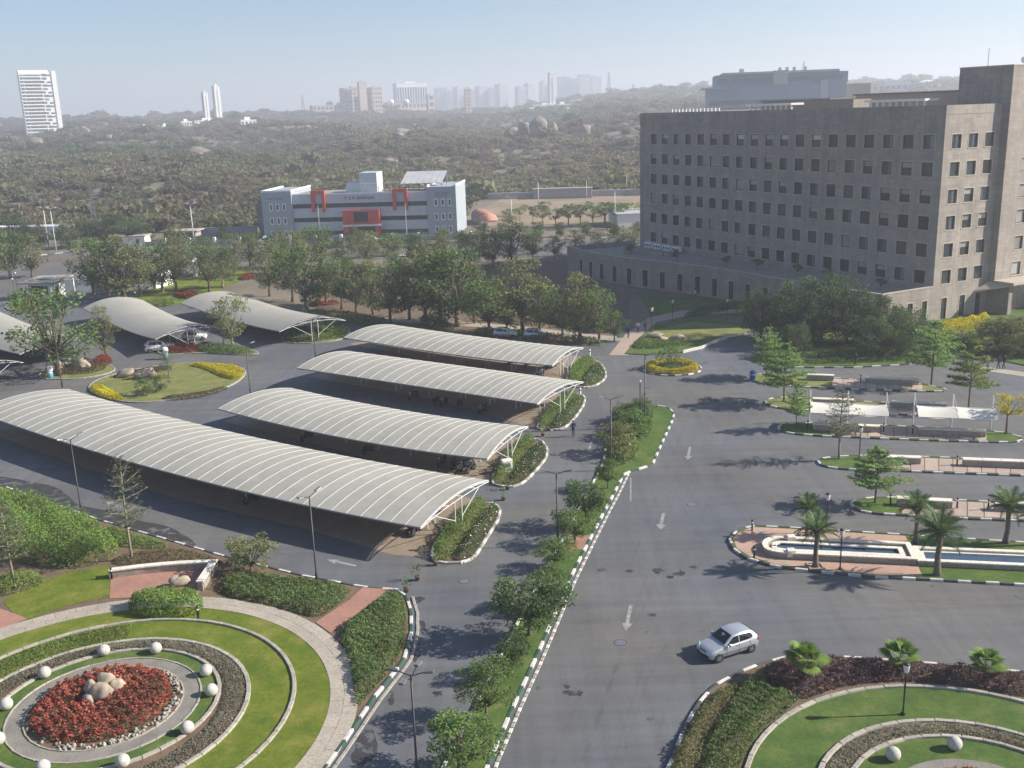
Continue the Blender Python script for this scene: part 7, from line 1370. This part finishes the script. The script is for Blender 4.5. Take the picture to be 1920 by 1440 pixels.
# boulders on the hill
RB = [(957, 256, 27, 22), (984, 252, 22, 32), (1008, 256, 32, 42), (1033, 258, 22, 30)]
for k, (px, py, wpx, hpx) in enumerate(RB):
    OD = math.hypot(*TP(1000, 262)[:2]); x, y, z = DP(px, OD + (k % 2) * 12); z = TP(1000, 262)[2]; s = OD / FOC; o = link('boulder', RKF[k % 5], None, (x, y, z + hpx * s * .3 + 3), (rnd.uniform(-.12, .12), R(90) + rnd.uniform(-.15, .15), rnd.uniform(0, 6)), (hpx * s * 1.0, wpx * s * 1.1, wpx * s * 1.1)); tag(o, '{} huge boulder from the left in the outcrop on the hill'.format(ORD[k]), 'boulder', 'boulders of the outcrop')
SB_ = [(68, 278, 22, 16), (160, 252, 14, 12), (195, 240, 12, 8), (205, 264, 10, 8), (285, 307, 16, 10), (205, 328, 18, 7), (380, 298, 40, 15), (372, 300, 20, 10), (578, 244, 12, 6), (620, 245, 20, 8), (762, 257, 34, 12), (748, 262, 20, 10), (905, 262, 12, 8), (1098, 252, 16, 16), (735, 312, 24, 10), (1168, 240, 14, 6), (340, 360, 12, 6), (820, 244, 30, 5)]
for k, (px, py, wpx, hpx) in enumerate(sorted(SB_)):
    x, y, z = TP(px, py); s = math.hypot(x, y) / FOC; o = link('boulder', RKF[(k * 3) % 5], None, (x, y, z + hpx * s * .35 + 1.2), (rnd.uniform(-.2, .2), R(90) + rnd.uniform(-.3, .3), rnd.uniform(-.5, .5)), (hpx * s * 1.4, wpx * s, wpx * s * 1.2)); tag(o, '{} scattered pale boulder from the left in the scrub'.format(ORD[k]), 'boulder', 'boulders scattered in the scrub')

# ------------------------------------------------------------------ scrub on the hillside: instanced bushes
def scrub():
    src = bpy.data.collections.new('scrub_sources'); rg = np.random.default_rng(5); k = 0
    for mt in ('scrub_olive', 'scrub_olive', 'scrub_brown', 'scrub_brown', 'scrub_green', 'scrub_olive'):
        pts = []
        for c in range(11):
            a = rg.uniform(0, 6.28); r_ = rg.uniform(.2, 1.0); p = np.array([math.cos(a) * r_ * 1.5, math.sin(a) * r_ * 1.5, rg.uniform(.5, 1.5)]); q = rg.normal(size=(22, 3)); q /= np.linalg.norm(q, axis=1)[:, None]; pts.append(p + q * [1.15, 1.15, .5] * rg.uniform(.4, 1, (22, 1)))
        me = quads_mesh('bush', leaves(np.concatenate(pts), .34, .3, .6, rg), mt); o = bpy.data.objects.new('bush_%d' % k, me); src.objects.link(o); k += 1
    n = 70000; a = rg.uniform(R(-40), R(40), n); d = np.exp(rg.uniform(math.log(330), math.log(3400), n)); X = d * np.sin(a); Y = d * np.cos(a)
    keep = ~((a > -.04) & (d < 398)) & ~((X > -95) & (X < 0) & (Y > 265) & (Y < 318)) & ~((X > 60) & (X < 150) & (d < 330))
    mx, my = DP(1455, 620)[:2]; keep &= ~((np.abs(X - mx) < 55) & (Y > my - 25) & (Y < my + 60))
    # clearings
    nz = np.sin(X * .021 + 2) * np.sin(Y * .017 + 1) + .5 * np.sin(X * .05 + Y * .043); nz += .5 * np.sin(X * .011 - Y * .007 + 3); keep &= (nz > -.7) | (rg.uniform(size=n) < .3)
    X, Y, d = X[keep], Y[keep], d[keep]; Z = TZ(X, Y) - .15; S = np.exp(np.clip(rg.normal(size=len(X)) * .42, -1, .75)) * (.78 + d / 1300) * np.where(rg.uniform(size=len(X)) < .05, 1.7, 1.0) * 1.0
    me = bpy.data.meshes.new('scrub'); me.vertices.add(len(X)); me.vertices.foreach_set('co', np.stack([X, Y, Z], 1).astype(np.float32).ravel()); at = me.attributes.new('size', 'FLOAT', 'POINT'); at.data.foreach_set('value', S.astype(np.float32))
    grp = np.clip((np.sin(X * .008 + 1) * np.sin(Y * .0065) * 2.2 + np.sin(X * .027 + Y * .019) * .7 + rg.normal(size=len(X)) * .7 + 2.5), 0, 5.9).astype(np.int32); order = np.array([2, 3, 0, 1, 5, 4]); ai = me.attributes.new('which', 'INT', 'POINT'); ai.data.foreach_set('value', order[grp].astype(np.int32))
    o = link('scrub', me); tag(o, 'dry olive and brown scrub covering the hillside', 'scrub', kind='stuff')
    ng = bpy.data.node_groups.new('scatter', 'GeometryNodeTree'); ng.interface.new_socket('Geometry', in_out='INPUT', socket_type='NodeSocketGeometry'); ng.interface.new_socket('Geometry', in_out='OUTPUT', socket_type='NodeSocketGeometry')
    N = ng.nodes; gi = N.new('NodeGroupInput'); go = N.new('NodeGroupOutput'); mp = N.new('GeometryNodeMeshToPoints'); ip = N.new('GeometryNodeInstanceOnPoints'); ci = N.new('GeometryNodeCollectionInfo'); ci.inputs[0].default_value = src; ci.inputs['Separate Children'].default_value = True; ci.inputs['Reset Children'].default_value = True
    na = N.new('GeometryNodeInputNamedAttribute'); na.data_type = 'FLOAT'; na.inputs[0].default_value = 'size'; nb = N.new('GeometryNodeInputNamedAttribute'); nb.data_type = 'INT'; nb.inputs[0].default_value = 'which'; rv = N.new('FunctionNodeRandomValue'); rv.data_type = 'FLOAT_VECTOR'; rv.inputs[1].default_value = (0.15, 0.15, 6.28)
    L = ng.links.new; L(gi.outputs[0], mp.inputs[0]); L(mp.outputs[0], ip.inputs['Points']); L(ci.outputs[0], ip.inputs['Instance']); ip.inputs['Pick Instance'].default_value = True; L(nb.outputs[0], ip.inputs['Instance Index']); L(na.outputs[0], ip.inputs['Scale']); L(rv.outputs[0], ip.inputs['Rotation']); L(ip.outputs[0], go.inputs[0])
    md = o.modifiers.new('scatter', 'NODES'); md.node_group = ng
scrub()

# ------------------------------------------------------------------ hazy air
hz = MB().box(-5600, -5600, -2, 5600, 5600, 172).build('haze', 'white_paint'); hz.data.materials.clear()
hm = bpy.data.materials.new('haze_air'); hm.use_nodes = True; t = hm.node_tree; t.nodes.clear(); pv = t.nodes.new('ShaderNodeVolumePrincipled'); pv.inputs['Color'].default_value = (0.865, 0.905, 1.0, 1); pv.inputs['Density'].default_value = 0.00042; pv.inputs['Anisotropy'].default_value = 0.3
om = t.nodes.new('ShaderNodeOutputMaterial'); t.links.new(pv.outputs[0], om.inputs['Volume']); hz.data.materials.append(hm); tag(hz, kind='stuff')
